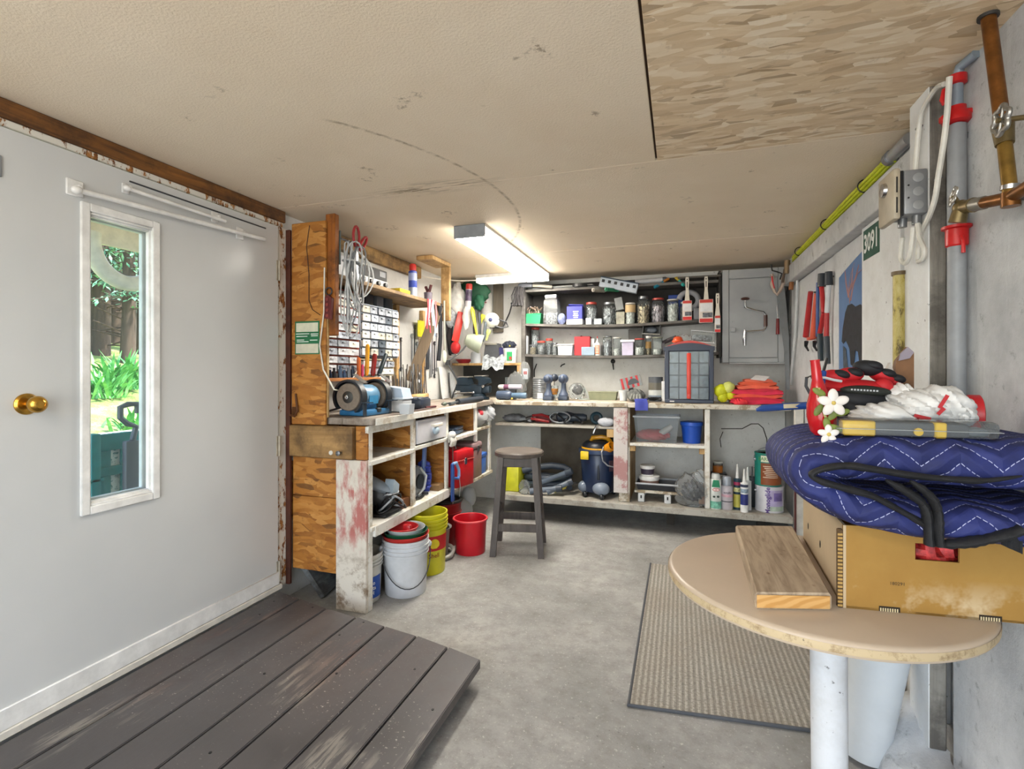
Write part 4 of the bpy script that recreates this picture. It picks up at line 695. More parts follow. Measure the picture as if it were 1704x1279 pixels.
for i, (r, z, h, m, lab) in enumerate(((.141, .315, .03, P('#c8352f', .4), 'red rim basin, lowest of the stack in the white pail'), (.133, .331, .032, P('#1f5a3f', .4), 'dark green basin stacked above the red rim'), (.117, .349, .03, P('#b9c0c2', .35), 'pale grey bowl stacked on the dark green basin'))):
    solo('basin', MB(tr(-1.547, 2.662, z)).lathe([(r * .7, -.05), (r * .95, h - .006), (r, h), (r * .96, h), (r * .9, h - .012), (r * .66, -.044), (.001, -.044)], n=32), m, lab, 'bowl')
solo('plastic_scoop', MB(tr(-1.56, 2.65, .322)).lathe([(.06, 0), (.095, .06), (.09, .062), (.056, .006), (.001, .006)], n=24).box((.05, -.03, .06), (.05, .03, .05), .01), P('#b3191f', .35), 'red plastic scoop lying inside the stacked bowls', 'scoop')
t = pail(-1.575, 2.985, .135, .385, P('#c9c21c', .4, 0, .08), 'plastic_pail', 'tall yellow pail with a red band behind the white pails', 4)
rr = lambda z: .135 * .86 + (.135 * .965 - .135 * .86) * z / .385
part(t, 'red_band', MB(tr(-1.575, 2.985, 0)).lathe([(rr(.16) + .0015, .155), (rr(.25) + .0015, .25)], n=32, cap=False), P('#c0161c', .4))
la = R(-40); M_ = fxyz((-1.575 + math.cos(la) * (rr(.2) + .002), 2.985 + math.sin(la) * (rr(.2) + .002), .203), (-math.sin(la), math.cos(la), 0), (0, 0, 1), (math.cos(la), math.sin(la), 0))
part(t, 'emblem', MB(M_).prism([(math.cos(R(a)) * .034, math.sin(R(a)) * .034 - .004) for a in range(-20, 201, 20)] + [(-.015, -.03), (.015, -.03)], 0, .002), P('#e8cf1f', .4)); wraptext(t, 'Shell', -1.575, 2.985, .125, rr(.125) + .0015, la, .04, P('#8a1a14', .5))
t = thing('metal_pail', 'small grey steel pail with a rubber coil behind the yellow pail', 'bucket', (-1.62, 3.23, 0)); part(t, 'shell', MB(tr(-1.62, 3.22, 0)).lathe([(.075, .01), (.092, .2), (.105, .205), (.105, .21), (.088, .205), (.07, .014), (.001, .014)], n=24), P('#8f8f8c', .4, .3)); part(t, 'coil', MB().torus((-1.615, 3.22, .013), .105, .012).torus((-1.60, 3.215, .036), .1, .012, rotm(12, 0, 0)), P('#a3a39e', .5))
t = pail(-1.70, 3.50, .135, .32, P('#8a1218', .4), 'metal_pail', 'dark red drum pail with a black rim at the back under the bench', 1); part(t, 'rim', MB().torus((-1.70, 3.50, .325), .13, .012), BLACK); part(t, 'lid', MB(tr(-1.70, 3.50, .31)).lathe([(.12, 0), (.12, .012), (.001, .014)], n=24), P('#2a1416', .4))
t = pail(-1.435, 3.385, .122, .245, P('#c31827', .35, 0, .06), 'plastic_bucket', 'bright red open bucket beside the stool', 0); part(t, 'rim', MB().torus((-1.435, 3.385, .24), .122, .007, n=32), P('#d94a50', .35))
solo('plastic_bag', MB().ell((-1.75, 3.92, .12), (.09, .16, .12)).ell((-1.72, 4.02, .22), (.06, .1, .09)), MILKY, 'clear crumpled plastic sheet under the far end of the side bench', 'bag')
Q = tr(-1.95, 2.52, .002) @ rotm(0, -35, 12)
solo('leaning_board', MB(Q).box((0, 0, .14), (.03, .24, .26), .004), wood('dark_grey_board', '#4b4f52', '#7a7e80', 'y', 1, .7, '#33302c', .6), 'dark weathered board leaning under the end of the side bench', 'board')  # weathered wood, dark grey with darker stains
# ================================================================== STOOL
sx_, sy_ = -1.115, 3.545; STW = wood('dark_painted_stool', '#413a36', '#5d544f', 'z', 1, .5, '#453c37', .5, .15)
t = thing('wooden_stool', 'dark brown wooden stool with round seat standing before the corner', 'stool', (sx_, sy_, 0)); Q = tr(sx_, sy_, 0) @ rotm(0, 0, 12)
part(t, 'seat', MB(Q).lathe([(.165, .685), (.178, .69), (.18, .715), (.172, .724), (.001, .724)], n=36), wood('worn_stool_seat', '#4f4844', '#776e67', 'x', .7, .45, '#4b423d', .7, .2)); part(t, 'apron', MB(Q).b2((-.125, -.125, .62), (.125, -.11, .685), .004).b2((-.125, .11, .62), (.125, .125, .685), .004).b2((-.125, -.11, .62), (-.11, .11, .685), .004).b2((.11, -.11, .62), (.125, .11, .685), .004), STW)
def leanleg(a, b, s=.038):
    vs = [(a[0] + dx * s / 2, a[1] + dy * s / 2, a[2]) for dx, dy in ((-1, -1), (1, -1), (1, 1), (-1, 1))] + [(b[0] + dx * s / 2, b[1] + dy * s / 2, b[2]) for dx, dy in ((-1, -1), (1, -1), (1, 1), (-1, 1))]
    return vs, [(0, 3, 2, 1), (4, 5, 6, 7), (0, 1, 5, 4), (1, 2, 6, 5), (2, 3, 7, 6), (3, 0, 4, 7)]
for sx in (-1, 1):
    for sy in (-1, 1): part(t, 'leg', MB(Q).add(*leanleg((sx * .17, sy * .17, 0), (sx * .12, sy * .12, .69), .042)), STW, smooth=False)
for i, (h, w_) in enumerate(((.20, .155), (.20, .155), (.28, .15), (.28, .15))):
    s_ = -1 if i % 2 else 1; part(t, 'stretcher', MB(Q).box((0, s_ * w_, h), (w_ * 2, .02, .055), .003) if i < 2 else MB(Q).box((s_ * w_, 0, h), (.02, w_ * 2, .05), .003), STW)
# ================================================================== BACK BENCH
YF = 4.25
def bx(px, Y): return onY(px, 618, Y).x
def wx(px0, px1, Y): return bx(px1, Y) - bx(px0, Y)
def hz(px, py, Y): return onY(px, py, Y).z
bb = thing('workbench_base', 'long base under the back worktop with open bays and a low shelf', 'workbench', (-.4, 4.55, 0))
M_TOPB = m_wornwhite('splattered_top', '#c9bfae', '#8d7a66', .9, 5); M_DUST = m_wornwhite('dusty_grey_shelf', '#aaa69d', '#837b6f', .5, 4)
xp0, xp1, xd, xe = -.515, -.40, .212, .80
part(bb, 'post', MB().b2((xp0, YF - .012, .30), (xp1, YF + .008, 1.003), .003), m_wornwhite('pink_smeared_board', '#c3bcb8', '#a2706f', .8, 4), 'board smeared with pink and white paint')
part(bb, 'post', MB().b2((xp0 + .04, YF + .009, .2255), (xp1 + .015, YF + .05, 1.003), .003), M_WORN2); part(bb, 'post', MB().b2((xd - .02, YF, .2255), (xd + .018, YF + .04, 1.003), .003), M_WORN)
part(bb, 'divider', MB().b2((xp1 - .004, YF + .051, .2255), (xp1 + .012, 4.86, 1.003)), M_DRESS); part(bb, 'divider', MB().b2((xd - .006, YF + .041, .2255), (xd + .008, 4.86, 1.003)), M_DRESS)
part(bb, 'shelf', MB().b2((-1.57, YF + .02, .818), (xp0, 4.80, .84), .003), M_DUST); part(bb, 'shelf', MB().b2((xp1 + .013, YF + .01, .69), (xd - .007, 4.80, .715), .003), M_WORN)
part(bb, 'cleat', MB().b2((xp1 + .012, YF + .02, .645), (xp1 + .06, YF + .06, .689), .003), M_DRESS); part(bb, 'cleat', MB().b2((xd - .06, YF + .02, .645), (xd - .008, YF + .06, .689), .003), M_DRESS); part(bb, 'cleat', MB().b2((xp0 - .06, YF + .02, .75), (xp0, YF + .06, .817), .003), M_DRESS)
part(bb, 'low_shelf', MB().b2((-1.5, YF - .06, .175), (xe, 4.82, .225), .004), M_DUST)
part(bb, 'front_strip', MB().b2((xp1, YF - .02, 1.006), (xe - .02, YF - .004, 1.043), .003).b2((-1.55, YF - .02, 1.006), (xp1 - .004, YF - .004, 1.04), .003), M_WORN2)
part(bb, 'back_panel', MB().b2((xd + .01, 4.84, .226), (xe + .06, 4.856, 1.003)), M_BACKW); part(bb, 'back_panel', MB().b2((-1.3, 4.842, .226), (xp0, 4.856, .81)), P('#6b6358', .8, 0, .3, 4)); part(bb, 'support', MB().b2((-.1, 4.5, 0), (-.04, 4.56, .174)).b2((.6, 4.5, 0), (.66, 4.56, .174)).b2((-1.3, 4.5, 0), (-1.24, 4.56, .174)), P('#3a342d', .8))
pp = [onY(*q, 4.838) for q in ((1200, 713), (1235, 713), (1250, 705), (1262, 705), (1270, 712), (1276, 730), (1276, 745))]; part(bb, 'crack', MB().tube(pp, .004, 5), P('#3c342c', .8)); pp = [onY(*q, 4.838) for q in ((1203, 718), (1198, 730), (1200, 744))]; part(bb, 'crack', MB().tube(pp, .0035, 5), P('#3c342c', .8))
w2 = thing('worktop', 'paint splattered worktop along the back wall', 'worktop', (-.4, 4.55, 1.005))
for y0, y1 in ((YF, 4.40), (4.403, 4.62), (4.623, 4.87)): part(w2, 'plank', MB().b2((-1.57 if y0 < 4.3 else -2.14, y0, 1.006), (xe, y1, TOP - .001), .004), M_TOPB)
# ---- upper shelving with bowed boards
YS = 4.60; X0, X1 = -1.385, .315
su = thing('wall_shelving', 'dark grey bowed shelving on the back wall crowded with jars', 'shelving', (-.5, 4.72, 1.1))
def bow(z, s): return lambda x: z - s * math.sin(math.pi * (x - X0) / (X1 - X0))
ZS2, ZS3, ZS1 = bow(1.758, .033), bow(1.466, .022), bow(2.075, .0)
for zf in (ZS1, ZS2, ZS3):
    mb = MB(); n = 16; vs = []
    for i in range(n + 1):
        x = X0 + (X1 - X0) * i / n; z = zf(x); vs += [(x, YS, z - .022), (x, YS, z), (x, 4.87, z), (x, 4.87, z - .022)]
    fs = [(4 * i + a, 4 * i + 4 + a, 4 * i + 4 + (a + 1) % 4, 4 * i + (a + 1) % 4) for i in range(n) for a in range(4)] + [(0, 1, 2, 3), (4 * n + 3, 4 * n + 2, 4 * n + 1, 4 * n)]
    part(su, 'board', mb.add(vs, fs), M_GREYSH, smooth=False)
part(su, 'upright', MB().b2((X0 - .04, YS - .005, 1.046), (X0 - .001, 4.875, 2.15), .003), M_GREYSH); part(su, 'upright', MB().b2((X1 + .001, YS - .002, 1.42), (X1 + .022, 4.875, 2.15), .003), P('#2a2826', .7))
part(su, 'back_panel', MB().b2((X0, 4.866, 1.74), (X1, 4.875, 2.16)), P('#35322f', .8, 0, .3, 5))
# ---- jars
def fillmesh(seed, n, m, ln, name):
    rnd = random.Random(seed); mb = MB(); pm = []
    for i in range(n):
        a = rnd.uniform(0, 6.28); r = .86 * math.sqrt(rnd.random() * .35 + .65); z = rnd.random(); p = V((r * math.cos(a), r * math.sin(a), z)); d = V((rnd.gauss(0, 1) * .3, rnd.gauss(0, 1) * .3, rnd.gauss(0, .25))).normalized() * ln
        M_, L = frame(p - d * .5, p + d * .5); mb.lathe([(.06, 0), (.05, L)], M_, 4)
    mb.lathe([(.8, 0), (.8, .92), (.001, 1)], n=12)
    for v in mb.v: v.z = max(0, min(1.05, v.z)); q = math.hypot(v.x, v.y); k_ = .93 / q if q > .93 else 1; v.x *= k_; v.y *= k_
    return mesh_of(name, mb, (0, 0, 0), m, False, 40)
def SPK(a, b, r=.35, m=.5): k = NT('jar_contents_sparkle').set(r, m); k.col(k.ramp(k.noise(k.co(), 6, 4, .7), [(.38, a), (.6, b)])); return k.m  # sparkle of the small parts painted as hard dark and bright noise
FILL = {'screw': fillmesh(1, 90, SPK('#26282b', '#c9ccd0'), .35, 'contents'), 'brass': fillmesh(2, 80, SPK('#2b241b', '#c2b193'), .3, 'contents'), 'dark': fillmesh(3, 80, SPK('#141517', '#8d9094'), .4, 'contents'), 'white': fillmesh(4, 70, SPK('#7d8078', '#eef0ec', .5, 0), .4, 'contents'), 'mixed': fillmesh(5, 80, SPK('#2a2c33', '#c4b9c0'), .45, 'contents')}
def jar(px0, px1, ytop, Y, zf, lidm, fill, lab, level=.72, neck=.8, lidh=.12, square=False, group=None, gm=None, band=None):
    pc = (px0 + px1) / 2; x = bx(pc, Y); r = wx(px0, px1, Y) / 2 * .97; z = zf(x) + .0005 if callable(zf) else zf + .0005; h = hz(pc, ytop, Y) - z; n = 4 if square else 20
    t = thing('glass_jar' if not square else 'square_jar', lab, 'jar', (x, Y, z), group); T = tr(x, Y, z) @ (rotm(0, 0, 45) if square else Matrix()); q = r * (1.3 if square else 1)
    lh = h * lidh
    part(t, 'glass', MB(T).lathe([(q * .92, 0), (q, h * .03), (q, h * .78), (q * neck, h * .86), (q * neck, h - lh)], n=n, cap=True), gm or GLASS)
    part(t, 'lid', MB(T).lathe([(q * neck * 1.06, h - lh), (q * neck * 1.06, h * .985), (q * neck * .95, h), (.001, h)], n=n), lidm)
    if fill:
        o = bpy.data.objects.new('contents', FILL[fill]); COL.objects.link(o); o.parent = t; o.location = (0, 0, h * .015); o.scale = (r * .95, r * .95, h * level * .93); o.rotation_euler = (0, 0, random.uniform(0, 6)); o['kind'] = 'stuff'
    if band: part(t, 'paper_label', MB(T).lathe([(q * 1.01, h * band[0]), (q * 1.01, h * band[1])], n=n, cap=False), band[2])
    return t
def boxy(name, px0, px1, ytop, Y, zf, dep, m, lab, cat, ybot=None, rot=0, bev=.004):
    pc = (px0 + px1) / 2; x = bx(pc, Y); z = (zf(x) if callable(zf) else zf) + .0005; h = hz(pc, ytop, Y) - z; wd = wx(px0, px1, Y)
    return solo(name, MB(tr(x, Y, z) @ rotm(0, 0, rot)).box((0, 0, h / 2), (wd, dep, h), bev), m, lab, cat)
Y2c = 4.70; RLID = P('#b5483f', .4, .2); GLID = P('#8d9094', .35, .7); WLID = P('#d9d6cf', .4); YLID = P('#b08b3c', .4, .4)
# upper jar shelf
x = bx(889, Y2c); z = ZS2(x); t = thing('green_tub', 'green plastic tub heaped with wire scraps at the end of the upper jar shelf', 'tub', (x, Y2c, z)); T = tr(x, Y2c - .02, z + .0005)
part(t, 'tub', MB(T).prism([(-.075, 0), (.075, 0), (.086, .09), (-.086, .09)], -.05, .05, rotm(90, 0, 0)), P('#1f9a5c', .4)); part(t, 'rim', MB(T).box((0, 0, .092), (.18, .108, .008), .003), P('#2ab06c', .4))
mb = MB(); rnd = random.Random(4)
for i in range(16): p = V((x + rnd.uniform(-.06, .06), Y2c - .02 + rnd.uniform(-.03, .03), z + .1)); mb.tube([p, p + V((rnd.gauss(0, .02), rnd.gauss(0, .02), .03)), p + V((rnd.gauss(0, .03), rnd.gauss(0, .02), .06))], .006, 5)
part(t, 'scraps', mb, P('#9a8478', .4, .5, .5, 20), kind='stuff')
jar(906, 931, 491, Y2c, ZS2, GLID, 'screw', 'large square clear jar half full of screws beside the green tub', .42, .78, .1, True, gm=CLEARP)
solo('parts_bag', MB(tr(bx(936, Y2c), Y2c - .03, ZS2(bx(936, Y2c)) + .055)).ell((0, 0, 0), (.04, .03, .055)), P('#8f9ac4', .4, 0, .5, 30), 'small blue bag of parts between the square jar and the blue carton', 'bag')
x = bx(958, Y2c - .03); z = ZS2(x) + .0005; t = thing('carton', 'blue and white carton on the upper jar shelf', 'box', (x, Y2c - .03, z)); part(t, 'box', MB(tr(x, Y2c - .03, z)).box((0, 0, .085), (.145, .12, .17), .003), P('#3a3f9c', .5)); part(t, 'white_base', MB(tr(x, Y2c - .03, z)).box((0, 0, .025), (.149, .124, .05), .002), P('#dcdde2', .5)); part(t, 'flap', MB(tr(x, Y2c, z + .17)).box((0, 0, .008), (.14, .07, .006), .001, rotm(-20, 4, 0)), P('#4a50b0', .5))
tx = MB(FRONT(x + .012, Y2c - .0905, z + .09))
for i in range(4): tx.box((0, .03 - .018 * i, 0), (.05 - .008 * (i % 2), .009, .001))
part(t, 'print', tx, P('#dfe0ee', .5), kind='stuff')
jar(974, 994, 503, Y2c, ZS2, RLID, 'screw', 'screw jar with a red lid next to the blue carton', .8, .85, .1)
boxy('carton', 975, 985, 529, 4.64, ZS2, .04, P('#b9bdc2', .4), 'tiny pale box in front of the red lidded screw jar', 'box'); boxy('carton', 989, 1002, 530, 4.64, ZS2, .04, P('#a9b0b8', .4), 'small grey box in front of the dark gap on the jar shelf', 'box')
jar(1002, 1026, 503, Y2c, ZS2, GLID, 'screw', 'wide jar packed with bright washers, grey lid', .82, .75, .1)
t = boxy('carton', 1026, 1040, 519, 4.70, ZS2, .07, P('#b5b3a2', .5, 0, .3, 20), 'crumpled cream packet under the tilted grey box', 'packet'); x = bx(1031, 4.7); solo('carton', MB(tr(x, 4.70, hz(1031, 508, 4.7)) @ rotm(0, -10, 0)).box((0, 0, .012), (.07, .06, .115), .003), P('#8d9090', .5), 'tilted grey box resting on the cream packet', 'box')
jar(1040, 1058, 504, Y2c, ZS2, WLID, 'white', 'jar with a cream paper band and white lid', .7, .92, .07, band=(.55, .9, P('#c9ad80', .6)))
jar(1059, 1082, 493, Y2c, ZS2, GLID, 'brass', 'tall jar of brown screws with a narrow neck', .7, .7, .1); jar(1083, 1107, 496, Y2c, ZS2, RLID, 'mixed', 'wide red lidded jar of mixed fittings', .75, .8, .08); jar(1109, 1130, 498, Y2c, ZS2, WLID, 'white', 'jar of pale green plugs, the last before the paintbrushes', .85, .88, .06)
boxy('carton', 1112, 1136, 491, 4.80, ZS2, .05, P('#24479c', .5), 'dark blue box behind the jar of plugs', 'box'); jar(1131, 1141, 502, 4.72, ZS2, GLID, 'dark', 'narrow dark jar behind the first paintbrush', .8, .85, .1)
# lower jar shelf
boxy('steel_strip', 872, 879, 559, 4.66, ZS3, .05, LGREY, 'pale grey strip standing at the end of the lower jar shelf', 'strip')
jar(884, 898, 545, 4.74, ZS3, RLID, 'screw', 'tall thin red lidded jar on the lower shelf', .8, .9, .08)
for i, (a, b, y, l_, f) in enumerate(((881, 893, 573, GLID, 'brass'), (894, 908, 567, RLID, 'screw'), (908, 920, 563, RLID, 'dark'), (919, 928, 570, GLID, 'screw'))): jar(a, b, y, 4.66, ZS3, l_, f, ('squat grey lidded jar, nearest the shelf upright', 'small red lidded screw jar, second on the lower shelf', 'small red lidded jar of dark screws, third on the lower shelf', 'small grey lidded jar beside the white tub')[i], .75, .92, .14)
x = bx(942, 4.68); z = ZS3(x) + .0005; t = thing('plastic_tub', 'white lidded plastic tub on the lower jar shelf', 'tub', (x, 4.68, z)); part(t, 'tub', MB(tr(x, 4.68, z)).prism([(-.062, 0), (.062, 0), (.072, .09), (-.072, .09)], -.05, .05, rotm(90, 0, 0)), MILKY); part(t, 'lid', MB(tr(x, 4.68, z)).box((0, 0, .098), (.155, .115, .014), .004), WHITE)
t = thing('pliers', 'dark pliers lying across the back of the lower jar shelf', 'pliers', (bx(965, 4.8), 4.80, ZS3(bx(965, 4.8)))); x = bx(962, 4.8); z = ZS3(x)
for s_ in (-1, 1): part(t, 'grip', MB().tube([(x + s_ * .02, 4.80, z + .01), (x + s_ * .035, 4.81, z + .08), (x + s_ * .01, 4.82, z + .15)], .01, 7), P('#2b2c30', .4))
part(t, 'jaw', MB().tube([(x, 4.82, z + .14), (x + .03, 4.84, z + .19)], .013, 7), IRON)
t = boxy('carton', 957, 983, 560, 4.70, ZS3, .09, P('#b5202a', .5), 'red carton on the lower jar shelf', 'box'); boxy('carton', 968, 990, 577, 4.635, ZS3, .045, P('#8fa3b5', .45), 'flat blue grey box in front of the red carton', 'box'); boxy('carton', 982, 990, 563, 4.72, ZS3, .06, WHITE, 'narrow white box between the red carton and the glue bottle', 'box')
x = bx(994, 4.65); z = ZS3(x) + .0005; t = thing('glue_bottle', 'white glue bottle with an orange label and red tip', 'bottle', (x, 4.65, z)); part(t, 'bottle', MB(tr(x, 4.65, z)).lathe([(.03, 0), (.032, .01), (.032, .10), (.026, .115), (.012, .12)], n=16, sy=.7), WHITE); part(t, 'nozzle', MB(tr(x, 4.65, z)).lathe([(.013, .12), (.012, .135), (.006, .14), (.004, .165)], n=12), WHITE); part(t, 'tip', MB(tr(x, 4.65, z)).lathe([(.0055, .16), (.004, .178), (.001, .18)], n=10), RED); part(t, 'label', face_mb(FRONT(x, 4.65 - .0225, z + .055), .042, .08), P('#d8784a', .5))
tx = MB(FRONT(x, 4.65 - .0238, z + .055)); [tx.box((0, .03 - .014 * i, 0), (.03, .006, .0006)) for i in range(5)]; part(t, 'print', tx, P('#f0e4d8', .5), kind='stuff')
jar(1003, 1019, 559, 4.68, ZS3, GLID, 'screw', 'jar of bright bolts right of the glue bottle', .85, .92, .06); jar(1020, 1034, 561, 4.68, ZS3, WLID, 'white', 'white capped jar of anchors beside the lilac carton', .4, .95, .06)
x = bx(1045, 4.68); z = ZS3(x) + .0005; t = thing('carton', 'lilac white carton with an overhanging lid', 'box', (x, 4.68, z)); part(t, 'box', MB(tr(x, 4.68, z)).box((0, 0, .06), (.1, .08, .12), .003), P('#c6bfd8', .5)); part(t, 'lid', MB(tr(x, 4.68, z)).box((0, 0, .13), (.125, .1, .022), .003), P('#e0dde8', .5))
jar(1056, 1073, 563, 4.655, ZS3, RLID, 'white', 'red lidded jar of white clips on the lower shelf', .5, .95, .08); jar(1074, 1084, 559, 4.68, ZS3, WLID, 'brass', 'small jar with an amber band and white lid', .6, .9, .12, band=(.35, .7, P('#a8834a', .5))); jar(1085, 1103, 561, 4.67, ZS3, P('#a3a793', .4), 'white', 'frosted jar beside the part box organiser', .35, .97, .05)
x = bx(1084, 4.72); z = hz(1084, 557, 4.72) + .004; t = thing('plastic_bin', 'dark plastic bin lying on its side on top of the jars', 'bin', (x, 4.72, z)); Q = tr(x, 4.71, z) @ rotm(0, 4, 0)
part(t, 'shell', MB(Q).box((0, .04, .004), (.15, .16, .006)).box((0, .04, .083), (.15, .16, .006)).box((-.073, .04, .044), (.006, .16, .085)).box((.073, .04, .044), (.006, .16, .085)).box((0, .117, .044), (.15, .006, .085)), P('#4a4b4a', .4)); part(t, 'rim', MB(Q).tube([(-.078, -.04, 0), (.078, -.04, 0), (.078, -.04, .088), (-.078, -.04, .088)], .006, 6, closed=True), P('#9d9d98', .4)); part(t, 'filling', MB(Q).ell((0, .0, .04), (.05, .03, .03)), P('#6f7781', .6))
boxy('carton', 1046, 1070, 548, 4.80, ZS3, .06, P('#5b5a56', .5), 'grey box standing behind the lilac carton', 'box'); x = bx(1122, 4.7); solo('cable_end', MB().tube([(x - .1, 4.70, ZS3(x) + .1), (x - .04, 4.70, ZS3(x) + .13), (x + .02, 4.69, ZS3(x) + .15)], .018, 8).b2((x - .11, 4.68, ZS3(x) + .0005), (x - .08, 4.72, ZS3(x) + .1)), P('#4a4247', .4), 'dark torch propped behind the organiser', 'torch')
# top of the shelving
ZT = 2.0755
solo('saw_blade', MB(tr(-1.04, 4.66, ZT + .002) @ rotm(0, 0, 4)).prism([(-.32, -.05), (.30, -.03), (.30, .04), (-.32, .06)], 0, .012), P('#4d4f50', .4, .5), 'long dark flat blade lying on top of the shelving', 'blade'); solo('handsaw_plate', MB(tr(-1.05, 4.68, ZT + .016) @ rotm(0, 0, -3)).prism([(-.28, -.04), (.3, -.05), (.3, .02), (-.28, .06)], 0, .01), P('#6a6b69', .4, .4), 'grey flat plate stacked on the dark blade', 'plate'); solo('tape_roll', MB(tr(bx(967, 4.68), 4.63, ZT)).lathe([(.04, 0), (.07, 0), (.07, .03), (.04, .03)], n=24), P('#2e2f31', .4), 'black tape roll lying on the top shelf', 'tape')
c0 = onY(1029, 474, 4.58); t = thing('socket_strip', 'white six slot socket strip tilted on the front of the top shelf', 'socket strip', tuple(c0 - V((0, 0, .03)))); Q = tr(*c0) @ rotm(0, 14, 0)
part(t, 'case', MB(Q).box((0, .03, 0), (.34, .06, .085), .004), P('#b9c4d0', .4)); part(t, 'top', MB(Q).box((0, .032, .045), (.345, .064, .012), .003), P('#23394d', .4))
for i in range(6): part(t, 'socket', MB(Q).box((-.14 + .056 * i, -.001, .012), (.026, .004, .026), .001), P('#20242a', .4))
c0 = onY(1082, 468, 4.64); t = thing('drill_tube', 'white plastic tube lying on the top shelf right of the socket strip', 'tube', tuple(c0)); Q = fxyz((c0.x - .13, 4.66, ZT + .026), (0, 0, 1), (0, 1, 0), (1, .05, .04)); part(t, 'tube', MB(Q).lathe([(.024, 0), (.024, .24)], n=16), P('#c3c6cb', .4)); part(t, 'end_cap', MB(Q).lathe([(.026, .235), (.026, .26), (.012, .285), (.001, .286)], n=14), P('#55595f', .4))
def brush(px, py, px2, py2, hm, bm_, lab):
    a, b = onY(px, py, 4.60), onY(px2, py2, 4.66); t = thing('paintbrush', lab, 'paintbrush', tuple(b)); M_, L = frame(a, b); part(t, 'handle', MB(M_).lathe([(.012, 0), (.016, L * .2), (.009, L * .55), (.014, L * .62)], n=10), hm); part(t, 'bristles', MB(M_).lathe([(.014, L * .62), (.024, L * .75), (.024, L), (.001, L)], n=10, sy=.5), bm_)
brush(1089, 478, 1112, 464, P('#1f7f98', .4), P('#b5732a', .8), 'blue handled brush with orange bristles lying on the top shelf'); brush(1138, 475, 1126, 462, P('#2aa39a', .4), P('#c9b04a', .8), 'teal brush with yellow bristles poking from the top shelf')
for (a, b, m, lab) in (((987, 491), (1005, 483), P('#a09a90', .5), 'grey cork tube poking out from the top shelf'), ((1008, 492), (1028, 484), P('#1f7a58', .5), 'green marker poking out from the top shelf')):
    c0, c1 = onY(*a, 4.50), onY(*b, 4.64); c1.z = 2.033; c0.z = 2.026; solo('marker_tube', MB().cyl(c0, c1, .018, .016, 12).cyl(c0 - (c1 - c0) * .06, c0, .009, .014, 10), m, lab, 'tube')
mb = MB(); rnd = random.Random(8)
for i in range(90): a = rnd.uniform(0, 6.28); p = V((-1.42 + rnd.gauss(0, .02), 4.56 + rnd.gauss(0, .012), 2.10)); mb.tube([p, p + V((rnd.gauss(-.02, .015), rnd.gauss(0, .012), -.08)), p + V((rnd.gauss(-.03, .02), rnd.gauss(0, .02), -.18))], .004, 4)
t = thing('hand_broom', 'dark bristled hand broom hanging over the shelving upright', 'broom', (-1.42, 4.56, 1.92)); part(t, 'bristles', mb, P('#3c3a3b', .9), kind='stuff'); part(t, 'head', MB().box((-1.37, 4.56, 2.11), (.14, .05, .05), .015), P('#4a4d55', .6)); part(t, 'handle', MB().tube([(-1.30, 4.56, 2.105), (-1.2, 4.57, 2.095), (-1.12, 4.58, 2.085)], .015, 8), P('#8f8a80', .6))
# paintbrushes hung at the end of the shelving
def hungbrush(px, y0, yc, y1, wpx, lab, Y=4.57):
    x = bx(px, Y); zt, zc, zb = hz(px, y0, Y), hz(px, yc, Y), hz(px, y1, Y); wd = wpx / 842 * (Y / ray(px, 618).y); t = thing('paintbrush', lab, 'paintbrush', (x, Y, zb)); h = zt - zc
    part(t, 'handle', MB(FRONT(x, Y, zt)).prism([(-.012, 0), (.012, 0), (.015, -.03), (.012, -h * .55), (.02, -h), (-.02, -h), (-.012, -h * .55), (-.015, -.03)], -.007, .007), P('#d9d3c4', .45)); part(t, 'hole', MB(FRONT(x, Y, zt - .02)).lathe([(.005, .0072), (.005, .0078)], n=10), BLACK); part(t, 'print', MB(FRONT(x, Y, zt - h * .33)).box((0, 0, .0074), (.007, h * .25, .0006)), P('#3a332c', .5))
    F_ = FRONT(x, Y, (zc + zb) / 2); hh = zc - zb
    part(t, 'sleeve', MB(F_).box((0, 0, 0), (wd, hh, .024), .003), P('#d8cfc6', .5)); part(t, 'red_band', MB(F_).box((0, -hh * .40, .0125), (wd * .92, hh * .16, .001)), P('#cf2a26', .5)); part(t, 'red_band', MB(F_).box((0, hh * .42, .0125), (wd * .9, hh * .13, .001)), P('#c9362c', .5)); part(t, 'photo', MB(F_).box((wd * .1, -hh * .17, .0125), (wd * .7, hh * .2, .001)), P('#6b6f76', .5, 0, .6, 60)); part(t, 'panel', MB(F_).box((0, hh * .15, .0125), (wd * .84, hh * .34, .001)), P('#dfe1e4', .5))
hungbrush(1143.5, 461, 500, 533, 15, 'narrow paintbrush in a red and white sleeve, first of three'); hungbrush(1175, 460, 498, 537, 22, 'widest paintbrush in a red and white sleeve, middle of three'); hungbrush(1194, 488, 525, 553, 9, 'thin paintbrush next to the grey cabinet')
solo('brush_rail', MB().b2((bx(1128, 4.6), 4.584, 2.10), (X1 + .02, 4.599, 2.115)), P('#5a554e', .6), 'thin rail the paintbrushes hang from', 'rail')
x = bx(1158, 4.66); solo('respirator_hose', MB().tube([V((x - .06, 4.64, 1.93)) + V((.08 * math.sin(a), .02, .06 - .09 * (1 - math.cos(a)) * .8)) for a in [R(q) for q in range(-80, 181, 20)]], .024, 10).b2((x - .02, 4.63, ZS2(x) + .0005), (x + .05, 4.72, ZS2(x) + .1), .01), P('#8e9096', .5), 'grey corrugated hose behind the paintbrushes', 'hose')
